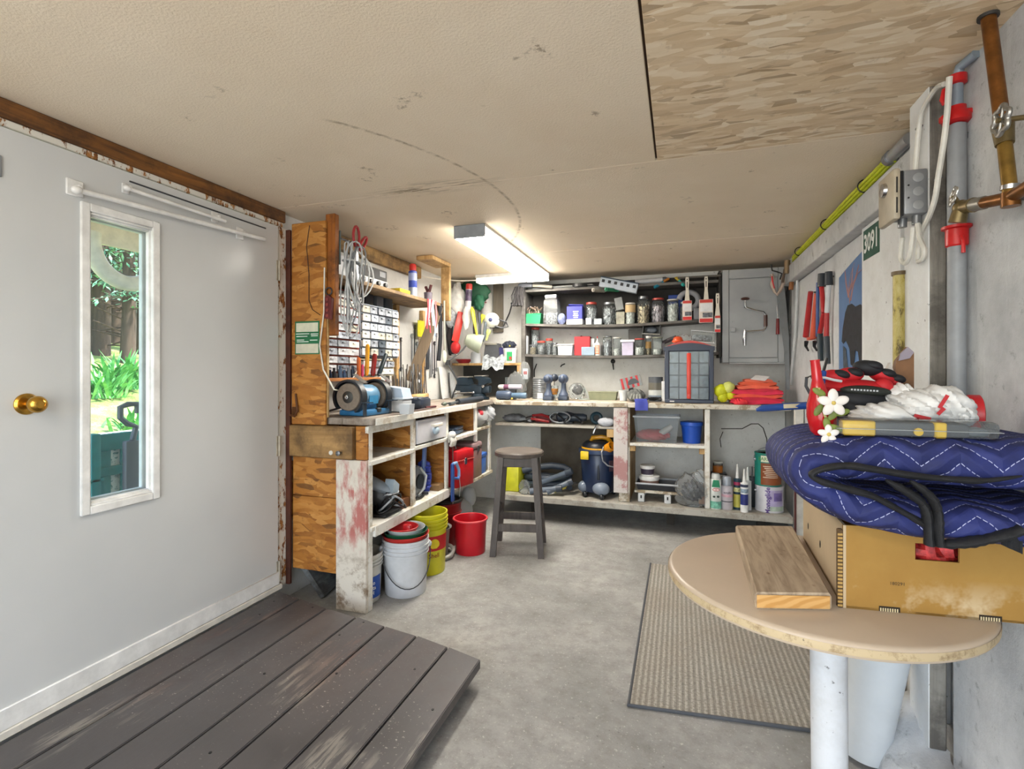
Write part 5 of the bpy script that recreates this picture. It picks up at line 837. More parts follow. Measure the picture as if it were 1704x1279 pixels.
# ---- grey wall cabinet
def m_cab():
    k = NT('grey_cabinet_paint').set(.5); c = k.co(); k.col(k.mix(k.ramp(k.noise(c, 30, 4, .7), [(.26, .8), (.32, 0.)]), k.ramp(k.noise(c, 2.5, 4), [(.3, '#94989b'), (.7, '#acafb1')]), '#4a4c4e')); return k.m
MCAB = m_cab(); cx0, cx1, cz0, cz1 = .345, .812, 1.375, 2.15
cb = thing('wall_cabinet', 'grey painted wall cabinet with a hand brace hung on its door', 'cabinet', (.58, 4.74, cz0))
part(cb, 'body', MB().b2((cx0, YS + .005, cz0), (cx1, 4.875, cz1), .003), MCAB); part(cb, 'frame', MB().b2((cx0, YS - .012, cz0), (cx0 + .05, YS + .004, cz1), .003).b2((cx1 - .045, YS - .012, cz0), (cx1, YS + .004, cz1), .003).b2((cx0 + .051, YS - .012, cz0), (cx1 - .046, YS + .004, cz0 + .035), .003).b2((cx0 + .051, YS - .012, cz1 - .075), (cx1 - .046, YS + .004, cz1), .003), MCAB)
dd_ = part(cb, 'door', MB().b2((cx0 + .054, YS - .008, cz0 + .04), (cx1 - .049, YS + .003, cz1 - .08), .003), MCAB); part(dd_, 'catch', MB().b2((cx0 + .06, YS - .03, 1.63), (cx0 + .10, YS - .008, 1.665), .003), MCAB)
part(cb, 'bottom_lip', MB().b2((cx0 + .05, YS - .03, cz0 - .012), (cx1, YS + .004, cz0), .002), MCAB)
Bp = lambda px, py: V(onY(px, py, 4.54)); t = thing('hand_brace', 'steel hand brace drill hanging on the grey cabinet door', 'brace', tuple(Bp(1239, 575)))
part(t, 'crank', MB().tube([Bp(1240, 505), Bp(1240, 508), Bp(1242, 512), Bp(1255, 516), Bp(1270, 519), Bp(1274, 524), Bp(1274, 545), Bp(1270, 550), Bp(1255, 551), Bp(1240, 552)], .009, 8), CHROME); part(t, 'head', MB().ell(Bp(1240, 497), (.034, .034, .013)), P('#4a2a22', .35)); part(t, 'grip', MB().cyl(Bp(1274, 524), Bp(1274, 543), .014, n=12), P('#4a2a22', .35)); part(t, 'chuck', MB().cyl(Bp(1240, 549), Bp(1239, 562), .013, .015, 12).cyl(Bp(1239, 562), Bp(1239, 575), .017, .011, 12), CHROME); part(t, 'hook', MB().cyl(Bp(1240, 510), Bp(1240, 510) + V((0, .05, 0)), .004, n=6), IRON); part(t, 'neck', MB().cyl(Bp(1240, 499), Bp(1240, 508), .008, n=8), CHROME)
# ---- items on the back worktop
x, y = onTop(895, 664)[:2]; t = thing('paint_tin', 'ribbed grey metal tin on the back worktop beside the corner', 'tin', (x, y + .08, TOP)); T = tr(x, y + .08, TOP + .0005); pr_ = [(.068, 0)]
for i in range(9): pr_ += [(.068, .02 * i + .004), (.071, .02 * i + .008), (.071, .02 * i + .012), (.068, .02 * i + .016)]
part(t, 'can', MB(T).lathe(pr_ + [(.072, .185), (.072, .19), (.064, .186), (.001, .184)], n=28), P('#8a8e92', .35, .5)); part(t, 'tag', MB(T).box((.02, -.075, .03), (.05, .004, .05)), WHITE)
def driver(px, lab, head=0):
    q = onTop(px, 666); x, y = q.x, q.y + .02; t = thing('cordless_driver', lab, 'drill', (x, y, TOP)); B_ = P('#55627a', .45, 0, .1); T = tr(x, y, TOP + .0005)
    part(t, 'battery', MB(T).box((0, 0, .018), (.085, .1, .036), .008), P('#3c4658', .45)); part(t, 'base', MB(T).lathe([(.042, .034), (.045, .05), (.03, .075), (.022, .1), (.021, .15), (.026, .165)], n=16), B_); part(t, 'head', MB(T).ell((0, -.01, .19), (.046, .06, .042)), B_); part(t, 'chuck', MB(fxyz((x, y - .05, TOP + .19), (1, 0, 0), (0, 0, 1), (0, -1, 0))).lathe([(.03, 0), (.028, .02), (.012, .03), (.001, .03)], n=14), P('#3a4558', .4))
    if head: part(t, 'side_knob', MB(T).ell((.05, .01, .2), (.035, .04, .035)), P('#2c3442', .45))
driver(912, 'blue grey cordless driver with two rounded heads, left of the amber glass', 1); driver(937, 'blue grey cordless driver standing right of the amber glass')
q = onTop(924, 667); t = thing('beer_glass', 'stemmed glass of amber liquid between the two drivers', 'glass', (q.x, q.y - .03, TOP)); T = tr(q.x, q.y - .02, TOP + .0005); part(t, 'glass', MB(T).lathe([(.026, 0), (.024, .004), (.008, .01), (.008, .035), (.022, .055), (.031, .08), (.032, .13), (.030, .132), (.029, .082), (.02, .058), (.004, .05)], n=20, cap=False), GLASS); part(t, 'liquid', MB(T).lathe([(.004, .05), (.021, .06), (.029, .083), (.030, .108), (.001, .108)], n=18), NT('amber_liquid').set(.15).col('#e08a12').m)
def crumple(c, r, seed, amp=.25, nu=36, nv=22, low=-1):
    rnd = random.Random(seed); ph = [(rnd.uniform(2, 6), rnd.uniform(2, 6), rnd.uniform(0, 6)) for _ in range(5)]; mb = MB(); mb.ell((0, 0, 0), (1, 1, 1), None, nu, nv)
    for v in mb.v:
        f = 1 + sum(amp / 2.2 * abs(math.sin(v.x * a * 1.7 + v.z * b + p)) for a, b, p in ph) / 2.2 - amp * .4 + rnd.uniform(-amp, amp) * .05
        v.x, v.y, v.z = c[0] + v.x * r[0] * f, c[1] + v.y * r[1] * f, max(c[2] + v.z * r[2] * f, low)
    return mb
q = onTop(958, 664); t = thing('plastic_bag', 'crumpled clear bag of black fittings on the back worktop', 'bag', (q.x, q.y + .05, TOP)); part(t, 'film', crumple((q.x, q.y + .05, TOP + .07), (.075, .055, .075), 3, low=TOP + .0005), CLEARP, ang=20); part(t, 'fittings', crumple((q.x + .01, q.y + .05, TOP + .085), (.045, .035, .04), 6, .6), P('#1c1d20', .4, 0, .5, 50), kind='stuff')
q = onTop(962, 655); solo('plastic_bottle', MB(tr(q.x, 4.78, TOP + .0005)).lathe([(.05, 0), (.052, .02), (.052, .15), (.04, .19), (.045, .2), (.045, .225), (.001, .23)], n=20), CLEARP, 'tall clear plastic bottle behind the bag of fittings', 'bottle')
q = onTop(972, 665); solo('wire_stand', MB().torus((q.x, q.y + .02, TOP + .005), .05, .004).tube([(q.x - .05, q.y + .02, TOP + .005), (q.x - .02, q.y + .02, TOP + .06), (q.x, q.y + .02, TOP + .11)], .004, 5).tube([(q.x + .05, q.y + .02, TOP + .005), (q.x + .02, q.y + .02, TOP + .06), (q.x, q.y + .02, TOP + .11)], .004, 5), P('#a9b3b0', .35, .5), 'small bent wire stand left of the olive tray', 'stand')
q0, q1 = onTop(979, 665), onTop(1028, 665); yc = q0.y + .06; xm = (q0.x + q1.x) / 2; hw = (q1.x - q0.x) / 2; t = thing('bread_tin', 'olive green rectangular tray on the back worktop', 'tray', (xm, yc, TOP)); part(t, 'tray', MB(tr(xm, yc, TOP + .0005)).prism([(-hw * .92, 0), (hw * .92, 0), (hw, .07), (-hw, .07)], -.06, .06, rotm(90, 0, 0)), P('#7d8064', .5)); part(t, 'rim', MB(tr(xm, yc, TOP + .072)).box((0, 0, 0), (hw * 2.04, .128, .006), .002), P('#9a9c80', .45))
q = onTop(1036, 667); solo('plastic_tub', MB(tr(q.x, q.y + .05, TOP + .0005)).lathe([(.03, 0), (.036, .075), (.04, .078), (.04, .09), (.001, .092)], n=18), P('#cfd3d6', .4), 'small white tub right of the olive tray', 'tub')
c0 = onY(1049, 636, 4.66); t = thing('blade_pack', 'red and grey saw blade packet leaning behind the white tub', 'packet', (c0.x, 4.66, TOP)); Q = FRONT(c0.x, 4.70, c0.z) @ rotm(0, 0, 14) ; part(t, 'card', MB(Q).box((0, 0, 0), (.19, .10, .006), .001), P('#8d9192', .5)); part(t, 'support', MB().b2((c0.x - .02, 4.71, TOP + .0005), (c0.x + .02, 4.74, c0.z)), DGREY)
for i in range(4): part(t, 'red_stripe', MB(Q).box((-.075 + .045 * i, 0, .0035), (.02, .1, .001)), P('#b8262c', .5))
part(t, 'blade', MB(Q @ tr(.02, -.02, .004)).prism([(math.cos(R(a)) * .05, math.sin(R(a)) * .05) for a in range(0, 181, 15)], 0, .002), P('#3a3d42', .4))
for i, (z0, z1, c, lab) in enumerate(((0, .05, '#8a97a6', 'blue grey tape roll, bottom of the tape stack'), (.05, .095, '#c9ccc8', 'white tape roll, second in the tape stack'), (.095, .155, '#6b675c', 'khaki tape roll, third in the tape stack'), (.155, .205, '#55595e', 'silver grey tape roll on top of the tape stack'))):
    x, y = bx(1091, 4.55), 4.55; solo('tape_roll', MB(tr(x, y, TOP + .0005 + .001 * i)).lathe([(.035, z0), (.06, z0), (.06, z1), (.035, z1), (.035, z0)], n=28, cap=False), P(c, .45), lab, 'tape', group='stack of tape rolls')
q = onTop(1058, 668); t = thing('work_gloves', 'crumpled grey work glove in front of the tape stack', 'glove', (q.x, q.y, TOP)); part(t, 'palm', crumple((q.x, q.y + .05, TOP + .05), (.07, .045, .05), 12, .4, low=TOP + .0005), P('#6d6f6c', .8, 0, .4, 30))
for i in range(4): part(t, 'finger', MB().tube([(q.x - .03 + .02 * i, q.y + .02, TOP + .06), (q.x - .035 + .024 * i, q.y - .02, TOP + .045), (q.x - .04 + .027 * i, q.y - .045, TOP + .02)], .012, 7), P('#8d8f8a', .8, 0, .3, 30))
x, y = bx(1067, YF - .03), YF - .03; solo('blue_strap', MB().sheet(lambda u, v: (x - .05 + .1 * u + .006 * math.sin(v * 9), [YF + .1, YF + .03, YF - .012, YF - .03, YF - .03][int(v * 4)] - .004 * math.sin(u * 6), [TOP + .026, TOP + .03, TOP + .028, TOP - .005, TOP - .06][int(v * 4)]), 5, 4, .006), P('#3440a0', .6), 'dark blue cloth strap hanging over the worktop edge', 'strap')
q = onTop(1090, 668); t = thing('glove_tangle', 'black wire tangle in front of the tape stack', 'wire', (q.x, q.y, TOP)); part(t, 'wire', MB().tube([(q.x + .05 * math.cos(a * 1.3) * (1 + .2 * math.sin(a * 3)), q.y + .03 + .025 * math.sin(a), TOP + .012 + .02 * abs(math.sin(a * .7))) for a in [i * .5 for i in range(40)]], .007, 6), BLACK); part(t, 'ruler', MB().b2((q.x - .04, q.y + .06, TOP + .03), (q.x + .07, q.y + .075, TOP + .036)), P('#b9bcc0', .4))
boxy('carton', 1101, 1108, 634, 4.5, TOP, .06, WHITE, 'narrow white box beside the navy organiser', 'box')
# navy part organiser case
ox0, ox1, oy, oz1 = -.112, .262, 4.34, 1.545; t = thing('organiser_case', 'navy organiser case with clear lid and red handle on the back worktop', 'organiser', ((ox0 + ox1) / 2, oy, TOP)); OM = P('#1c2942', .4)
part(t, 'shell', MB().b2((ox0, oy, TOP + .0005), (ox1, oy + .14, oz1 - .05), .01), OM); part(t, 'frame', MB().b2((ox0, oy - .022, TOP + .001), (ox0 + .035, oy, oz1 - .06), .005).b2((ox1 - .035, oy - .022, TOP + .001), (ox1, oy, oz1 - .06), .005).b2((ox0, oy - .028, TOP + .0005), (ox1, oy, TOP + .03), .004), OM)
arc = [(ox0 - .008, oz1 - .075), (ox1 + .008, oz1 - .075), (ox1 + .008, oz1 - .045)] + [(ox1 - (ox1 - ox0) * i / 10, oz1 - .045 + .03 * math.sin(math.pi * i / 10)) for i in range(11)] + [(ox0 - .008, oz1 - .045)]
part(t, 'top', MB(FRONT(0, oy - .024, 0)).prism(arc, -.16, 0), OM); part(t, 'red_top', MB(FRONT(0, oy - .01, 0)).prism([(ox1 - .01 - (ox1 - ox0 - .02) * i / 10, oz1 - .043 + .03 * math.sin(math.pi * i / 10)) for i in range(11)] + [(ox0 + .03 + (ox1 - ox0 - .06) * i / 10, oz1 - .032 + .038 * math.sin(math.pi * i / 10)) for i in range(11)], -.13, -.01), P('#c9382e', .4))
part(t, 'handle', MB().b2(((ox0 + ox1) / 2 - .016, oy - .036, TOP + .035), ((ox0 + ox1) / 2 + .016, oy - .018, oz1 - .095), .007), P('#d2402e', .35)); part(t, 'hub', MB(FRONT((ox0 + ox1) / 2, oy - .03, TOP + .06)).lathe([(.013, .005), (.013, .012), (.001, .013)], n=14), P('#c9382e', .35))
gw = (ox1 - ox0 - .07) / 4; gh = (oz1 - .08 - TOP - .03) / 4; mats = [P('#6a7580', .3, 0, .35, 30), P('#7b868f', .3, 0, .4, 24), P('#5d6973', .3, 0, .35, 34)]; rnd = random.Random(2)
for i in range(4):
    for j in range(4): x = ox0 + .035 + gw * i; z = TOP + .03 + gh * j; part(t, 'compartment', MB().b2((x + .003, oy - .014, z + .003), (x + gw - .003, oy - .003, z + gh - .003), .003), rnd.choice(mats))
part(t, 'lid', MB().b2((ox0 + .036, oy - .0165, TOP + .032), (ox1 - .036, oy - .0148, oz1 - .082)), glass('organiser_lid', '#f4f8fa', .95, .1)); part(t, 'badge', MB().b2((ox0 + .04, oy - .0295, TOP + .01), (ox0 + .075, oy - .0285, TOP + .018)), WHITE)
q = V((bx(1128, 4.4), 4.40, oz1 - .01)); solo('orange_plug', MB(tr(*q) @ tr(0, 0, .004)).lathe([(.04, 0), (.042, .015), (.034, .04), (.02, .05), (.001, .05)], n=12).torus((0, 0, .012), .04, .007), P('#e0562c', .4), 'bright orange knobbed cap on top of the organiser case', 'cap')
q = V((bx(1168, 4.42), 4.42, oz1 - .02)); t = thing('clear_package', 'clear plastic package tipped on top of the organiser case', 'package', tuple(q)); Q = tr(q.x, 4.44, oz1 - .012) @ rotm(0, 6, 4); part(t, 'box', MB(Q).box((0, 0, .05), (.19, .08, .09), .008), CLEARP); part(t, 'parts', MB(Q).box((0, .01, .042), (.15, .04, .05), .015), P('#8a9396', .5, 0, .7, 50)); part(t, 'edge', MB(Q).tube([(-.095, -.04, .005), (.095, -.04, .005), (.095, -.04, .095), (-.095, -.04, .095)], .004, 5, closed=True), P('#d8dce0', .4)); part(t, 'bag', crumple((q.x - .14, 4.44, oz1 + .03), (.06, .03, .03), 5, .4), CLEARP)
# hi-vis clothing and yellow gloves
t = thing('work_gloves', 'fluorescent yellow gloves between the organiser and the folded vests', 'gloves', (.33, 4.36, TOP)); YG = P('#cfd41e', .6, 0, .15)
for (px, py, rr_) in ((1200, 650, .05), (1212, 645, .045), (1203, 660, .04), (1216, 658, .035)): p = onY(px, py, 4.36); part(t, 'finger', crumple((p.x, p.y, p.z), (rr_, .04, rr_), px, .3, 14, 10, low=TOP + .0005), YG if px != 1212 else P('#d6dc7a', .6))
t = thing('hi_vis_vests', 'stack of folded red and orange safety vests at the end of the back worktop', 'clothes', (.58, 4.42, TOP)); rnd = random.Random(12); xa, xb_ = bx(1215, 4.35), bx(1306, 4.35)
for i, (c, x0, x1, hh) in enumerate((('#d8264a', 0, .94, .032), ('#c41f3c', .0, .96, .03), ('#e2553e', .03, .96, .028), ('#d92c50', .02, .97, .026), ('#c9263c', .06, .95, .024), ('#e8684c', .12, .9, .028), ('#df5b3c', .18, .86, .03), ('#e8735a', .28, .78, .028))):
    w_ = xb_ - xa; z = TOP + .001 + .0235 * i; cxm = xa + w_ * (x0 + x1) / 2; ww = w_ * (x1 - x0)
    mb = MB(); mb.box((0, 0, 0), (1, 1, 1), .0); bm = MB(tr(cxm, 4.43, z + hh / 2)); 
    def f(u, v, ww=ww, hh=hh, i=i): a = u * 2 * math.pi; sx = math.copysign(abs(math.cos(a)) ** .5, math.cos(a)); sz = math.copysign(abs(math.sin(a)) ** .8, math.sin(a)); return (sx * ww / 2 * (1 + .03 * math.sin(v * 7 + i * 2)), (v - .5) * (.26 - .012 * i), sz * hh / 2 + .006 * math.sin(sx * 4 + v * 6 + i * 1.7))
    nu_, nv_ = 26, 8; vs = [f(k / nu_, j / nv_) for j in range(nv_ + 1) for k in range(nu_)]; fs = [(j * nu_ + k, j * nu_ + (k + 1) % nu_, (j + 1) * nu_ + (k + 1) % nu_, (j + 1) * nu_ + k) for j in range(nv_) for k in range(nu_)] + [tuple(range(nu_))[::-1], tuple(nv_ * nu_ + k for k in range(nu_))]
    bm.add(vs, fs); part(t, 'fold', bm, P(c, .75, 0, .12, 14), ang=60)
part(t, 'reflective_strip', MB().box((xa + .56 * (xb_ - xa), 4.36, TOP + .205), (.11, .09, .004), .001, rotm(20, 6, -30)), P('#e8e4e4', .4)); part(t, 'dangling_corner', crumple((xa + .18 * (xb_ - xa), 4.29, TOP + .012), (.05, .03, .03), 9, .4, low=TOP + .0005), P('#e0303c', .7))
# wall bits over the back worktop
solo('drawer_pull', MB().ell(onY(1020, 601, 4.87), (.022, .014, .022)).cyl(onY(1020, 605, 4.868), onY(1021, 615, 4.868), .008, .005, 6), BLACK, 'black drawer pull screwed to the back wall', 'knob')
for i, (a, b) in enumerate((((933, 610), (940, 605)), ((889, 627), (893, 605)), ((1092, 592), (1098, 588)))): solo('wall_hook', MB().tube([onY(*a, 4.872), onY((a[0] + b[0]) / 2 - 2, (a[1] + b[1]) / 2, 4.865), onY(*b, 4.86)], .006, 6), BLACK, ('short black hook on the wall above the right driver', 'black hook on the wall above the ribbed tin', 'tiny black hook under the jar shelf near the organiser')[i], 'hook')
# ================================================================== CORNER (between the two benches)
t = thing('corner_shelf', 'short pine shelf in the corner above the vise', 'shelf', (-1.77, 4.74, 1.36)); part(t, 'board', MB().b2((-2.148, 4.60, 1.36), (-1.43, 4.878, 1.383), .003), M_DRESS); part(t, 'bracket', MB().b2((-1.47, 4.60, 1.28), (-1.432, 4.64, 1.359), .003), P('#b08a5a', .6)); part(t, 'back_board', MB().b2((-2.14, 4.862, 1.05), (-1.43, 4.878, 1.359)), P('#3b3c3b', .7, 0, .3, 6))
CZ = 1.3835
struct('trim_12', MB().b2((bx(821, 4.86), 4.85, 1.70), (bx(837, 4.86), 4.879, 2.2), .003), wood('grey_back_stud', '#6b6357', '#8a8172', 'z', 1, .8))
x = bx(849, 4.68); t = thing('paint_pot', 'white pot with a green label on the corner shelf', 'pot', (x, 4.68, CZ)); part(t, 'pot', MB(tr(x, 4.68, CZ)).lathe([(.058, 0), (.068, .13), (.071, .132), (.071, .142), (.001, .142)], n=24), WHITE); part(t, 'label', MB(FRONT(x + .015, 4.68 - .0655, CZ + .065)).box((0, 0, 0), (.055, .085, .008), .002), P('#2a9a5a', .5)); part(t, 'label_mark', MB(FRONT(x + .025, 4.68 - .07, CZ + .045)).box((0, 0, 0), (.025, .03, .002)), P('#a83a32', .5))
t = thing('dark_cap_pile', 'dark blue rags heaped on the white pot', 'rags', (x, 4.68, CZ + .1425)); part(t, 'rag', crumple((x - .01, 4.68, CZ + .175), (.06, .05, .035), 21, .5, low=CZ + .143), P('#262b3c', .8)); part(t, 'yellow_button', MB().ell((x + .01, 4.635, CZ + .17), (.012, .008, .012)), P('#c9b428', .5))
boxy('carton', 829, 840, 578, 4.7, 1.383, .06, P('#3d3a72', .5), 'purple box beside the white pot', 'box')
x = bx(818, 4.66); t = thing('canvas_bag', 'dark grey square bag on the corner shelf', 'bag', (x, 4.68, CZ)); part(t, 'bag', MB(tr(x, 4.68, CZ)).prism([(-.085, 0), (.085, 0), (.075, .19), (-.06, .18)], -.06, .04, rotm(90, 0, 0)), P('#4a4c50', .8)); part(t, 'lining', MB(tr(x, 4.63, CZ + .18)).box((0, .04, .006), (.13, .08, .02), .006), P('#8d8a80', .8))
x = bx(820, 4.58); solo('newspaper_rag', MB().sheet(lambda u, v: (x - .11 + .22 * u, 4.64 - .07 * v, CZ + .012 + .05 * (1 - v) - max(0, v - .5) * .14 + .016 * math.sin(u * 9 + v * 4) + .01 * math.sin(u * 17)), 14, 8, .003), P('#a9aeb2', .8, 0, .6, 30), 'crumpled grey newspaper hanging off the corner shelf', 'paper')
x = bx(792, 4.66); solo('plastic_cup', MB(tr(x, 4.655, CZ)).lathe([(.05, 0), (.05, .09), (.042, .11), (.001, .112)], n=20), MILKY, 'upturned clear cup on the corner shelf', 'cup'); x = bx(772, 4.66); solo('red_dish', MB(tr(x, 4.66, CZ)).lathe([(.05, 0), (.085, .035), (.08, .04), (.001, .012)], n=22), P('#a82a34', .4), 'red rimmed dish at the inner end of the corner shelf', 'dish')
# desk lamp with sage shade
t = thing('clamp_lamp', 'sage green cone lamp on a grey arm clamped in the corner', 'lamp', (bx(755, 4.4), 4.40, 1.4)); A0, A1 = onY(776, 563, 4.40), onY(803, 575, 4.40); M_, L = frame(A0, A1)
part(t, 'shade', MB(tr(*((A0 + A1) / 2)) @ rotm(0, 108, 22)).lathe([(.012, -.095), (.045, -.085), (.07, -.04), (.086, .04), (.09, .07), (.086, .07), (.066, -.03), (.03, -.07)], n=28, cap=False), P('#a3ac9a', .45)); part(t, 'arm', MB().tube([onY(778, 572, 4.42), onY(770, 582, 4.42), onY(758, 592, 4.40), onY(745, 600, 4.38)], .009, 8), MGREY); part(t, 'bulb', MB().ell((A0 + A1) / 2 + V((.02, -.01, -.015)), (.03, .03, .03)), P('#c9ccc4', .3))
part(t, 'clamp', MB().box(onY(745, 603, 4.38), (.04, .04, .05), .006).tube([onY(745, 603, 4.38), (-1.98, 4.38, 1.2), (-2.05, 4.38, 1.046)], .009, 7), DGREY)
# hanging bundle on the corner
def hang(name, pxy, X, r, m, lab, cat, n=8, rf=None, flat=1): pts = [onX(px, py, X) for px, py in pxy]; return solo(name, MB().tube(pts, r, n, rf=rf, flat=flat), m, lab, cat)
t = thing('scraper_brush', 'long red handled scraper hanging in the corner', 'scraper', tuple(onY(760, 590, 4.36))); a, b = onY(768, 519, 4.42), onY(757, 568, 4.38); M_, L = frame(a, b); part(t, 'handle', MB(M_).box((0, 0, L / 2), (.022, .07, L), .008), P('#d8352c', .4)); part(t, 'head', MB().ell(onY(758, 578, 4.38), (.05, .035, .06)), P('#b81c20', .45)); part(t, 'grille', MB().box(onY(757, 590, 4.37), (.06, .03, .012), .003), CHROME)
t = thing('plastic_wrap', 'white plastic wrapped bottle shape hanging at the top of the corner', 'package', tuple(onY(760, 540, 4.45))); part(t, 'neck', MB().cyl(onY(763, 470, 4.45), onY(763, 485, 4.45), .02, .035, 12), WHITE); part(t, 'wrap', crumple(onY(760, 502, 4.45), (.085, .06, .14), 31, .45), P('#e2e3e1', .4, 0, .15, 20), ang=50); part(t, 'flap', crumple(onY(750, 525, 4.42), (.05, .03, .1), 37, .5), P('#b3bac0', .4, 0, .35, 30), ang=50); part(t, 'tail', crumple(onY(776, 528, 4.40), (.035, .02, .1), 32, .4), WHITE, ang=50)
a, b = onY(781, 472, 4.42), onY(778, 520, 4.42); M_, L = frame(b, a); t = thing('caulk_tube', 'white sealant tube with a red cap hanging in the corner', 'tube', tuple(b)); part(t, 'tube', MB(M_).lathe([(.03, 0), (.03, L * .8)], n=16), P('#c9c6cc', .4)); part(t, 'print', MB(M_).lathe([(.0305, L * .4), (.0305, L * .78)], n=16, cap=False), P('#5a4a6a', .4, 0, .7, 24)); part(t, 'cap', MB(M_).lathe([(.03, L * .8), (.03, L * .98), (.024, L), (.001, L)], n=16), P('#c9342e', .4))
a, b = onY(785, 511, 4.38), onY(794, 560, 4.38); M_, L = frame(a, b); solo('yellow_tool', MB(M_).lathe([(.012, 0), (.03, L * .12), (.026, L * .4), (.017, L * .7), (.012, L)], n=12, sy=.6), P('#d6cf2c', .4), 'yellow plastic tool handle hanging in the corner', 'handle')
solo('green_bag', crumple(onY(785, 488, 4.55), (.17, .06, .11), 41, .35), P('#0f4a30', .7, 0, .25), 'dark green cloth bag hanging behind the corner tools', 'bag', ang=50); solo('green_bag', crumple(onY(797, 503, 4.5), (.05, .03, .07), 42, .4), P('#14543a', .7), 'folded green flap below the dark green bag', 'bag'); a = onY(755, 490, 4.5); solo('orange_card', MB().box(a, (.06, .01, .12), .002), P('#d8672f', .6), 'orange card behind the plastic wrap', 'card')
x = bx(806, 4.74); t = thing('paper_roll', 'white paper roll with red print hung on the back wall', 'roll', (x, 4.74, 1.70)); part(t, 'roll', MB(tr(x, 4.80, hz(806, 527, 4.74))).lathe([(.06, 0), (.06, .24), (.02, .24)], n=20), P('#d2d1cf', .6)); tx = MB(FRONT(x, 4.7385, hz(806, 500, 4.74))); [tx.box((.005 * i - .01, .02 - .02 * i, 0), (.05, .008, .001)) for i in range(3)]; part(t, 'print', tx, P('#a04a4a', .5), kind='stuff')
t = thing('respirator_mask', 'white respirator with a blue valve hanging in the corner', 'mask', tuple(onY(818, 545, 4.5))); c0 = onY(818, 533, 4.5); part(t, 'cup', MB(tr(*c0) @ rotm(70, 0, 25)).lathe([(.075, 0), (.07, .03), (.045, .06), (.015, .07), (.001, .071)], n=24), P('#d3d4cc', .6)); part(t, 'valve', MB(tr(c0.x + .015, c0.y - .07, c0.z)).ell((0, 0, 0), (.02, .012, .02)), P('#3a4470', .4)); part(t, 'strap', MB().tube([c0 + V((.07, 0, .01)), c0 + V((.14, .02, -.02)), c0 + V((.16, .02, -.06)), c0 + V((.1, .0, -.075)), c0 + V((.03, -.02, -.05))], .008, 6), DGREY)
for i, (px, py, c, lab) in enumerate(((803, 527, '#c6c23a', 'yellow clip above the respirator'), (813, 552, '#c3ce7e', 'pale yellow clip under the respirator'))): solo('spring_clip', MB().box(onY(px, py, 4.46), (.04, .03, .05), .01, rotm(0, 20, 0)).cyl(onY(px, py, 4.46), onY(px - 4, py + 14, 4.46), .014, .01, 8), P(c, .45), lab, 'clip')
for i, (pts, c, lab) in enumerate(((((808, 535), (806, 560), (803, 568)), '#5d6670', 'grey bent tool handle below the yellow clip'), (((797, 520), (799, 540), (798, 556)), '#3a3f48', 'dark thin tool hanging right of the yellow handle'), (((790, 530), (789, 545), (790, 560)), '#23262c', 'black rod hanging left of the yellow handle'))): solo('hanging_tool', MB().tube([onY(a, b, 4.44) for a, b in pts], .014, 8), P(c, .4, .3), lab, 'tool')
solo('coat_hanger', MB().tube([onY(852, 505, 4.86), onY(848, 520, 4.85), onY(841, 535, 4.84), onY(838, 543, 4.83), onY(828, 546, 4.82), onY(815, 545, 4.82)], .006, 6).cyl(onY(852, 505, 4.879), onY(852, 505, 4.85), .014, n=10), DGREY, 'bent dark wire hanging from a peg on the back wall', 'wire')
t = thing('wooden_spoon', 'pale long handled paddle hanging at the end of the brace', 'paddle', tuple(onX(740, 605, -1.83))); part(t, 'shaft', MB().cyl(onX(739, 500, -1.83), onX(740, 585, -1.83), .008, n=8), P('#9a9a90', .5)); part(t, 'blade', MB().ell(onX(740, 593, -1.83), (.008, .036, .055)), P('#b5baa8', .5))
solo('hanging_tool', MB().tube([onX(732, 505, -1.86), onX(733, 560, -1.88), onX(730, 600, -1.9)], .018, 8), P('#23272e', .5), 'black hose hanging behind the pale paddle', 'hose'); solo('hanging_tool', MB().tube([onX(752, 520, -2.115), onX(748, 560, -2.115), onX(752, 590, -2.115)], .03, 8), P('#1e1b20', .6), 'black sleeve hanging behind the red scraper', 'sleeve')
a = onX(757, 625, -2.12); t = thing('wall_paper', 'white paper sheet leaning on the wall beside the vise', 'paper', (a.x, a.y, TOP)); part(t, 'sheet', MB(tr(-2.10, 4.36, TOP + .0005) @ rotm(0, -7, 0)).box((0, 0, .15), (.003, .16, .30)), WHITE); part(t, 'sheet', MB(tr(-2.075, 4.50, TOP + .0005) @ rotm(0, -7, 4)).box((0, 0, .13), (.003, .13, .26)), P('#d6dadd', .6)); part(t, 'pencil', MB().tube([(-2.085, 4.40, 1.10), (-2.10, 4.43, 1.29)], .005, 6), BLACK)
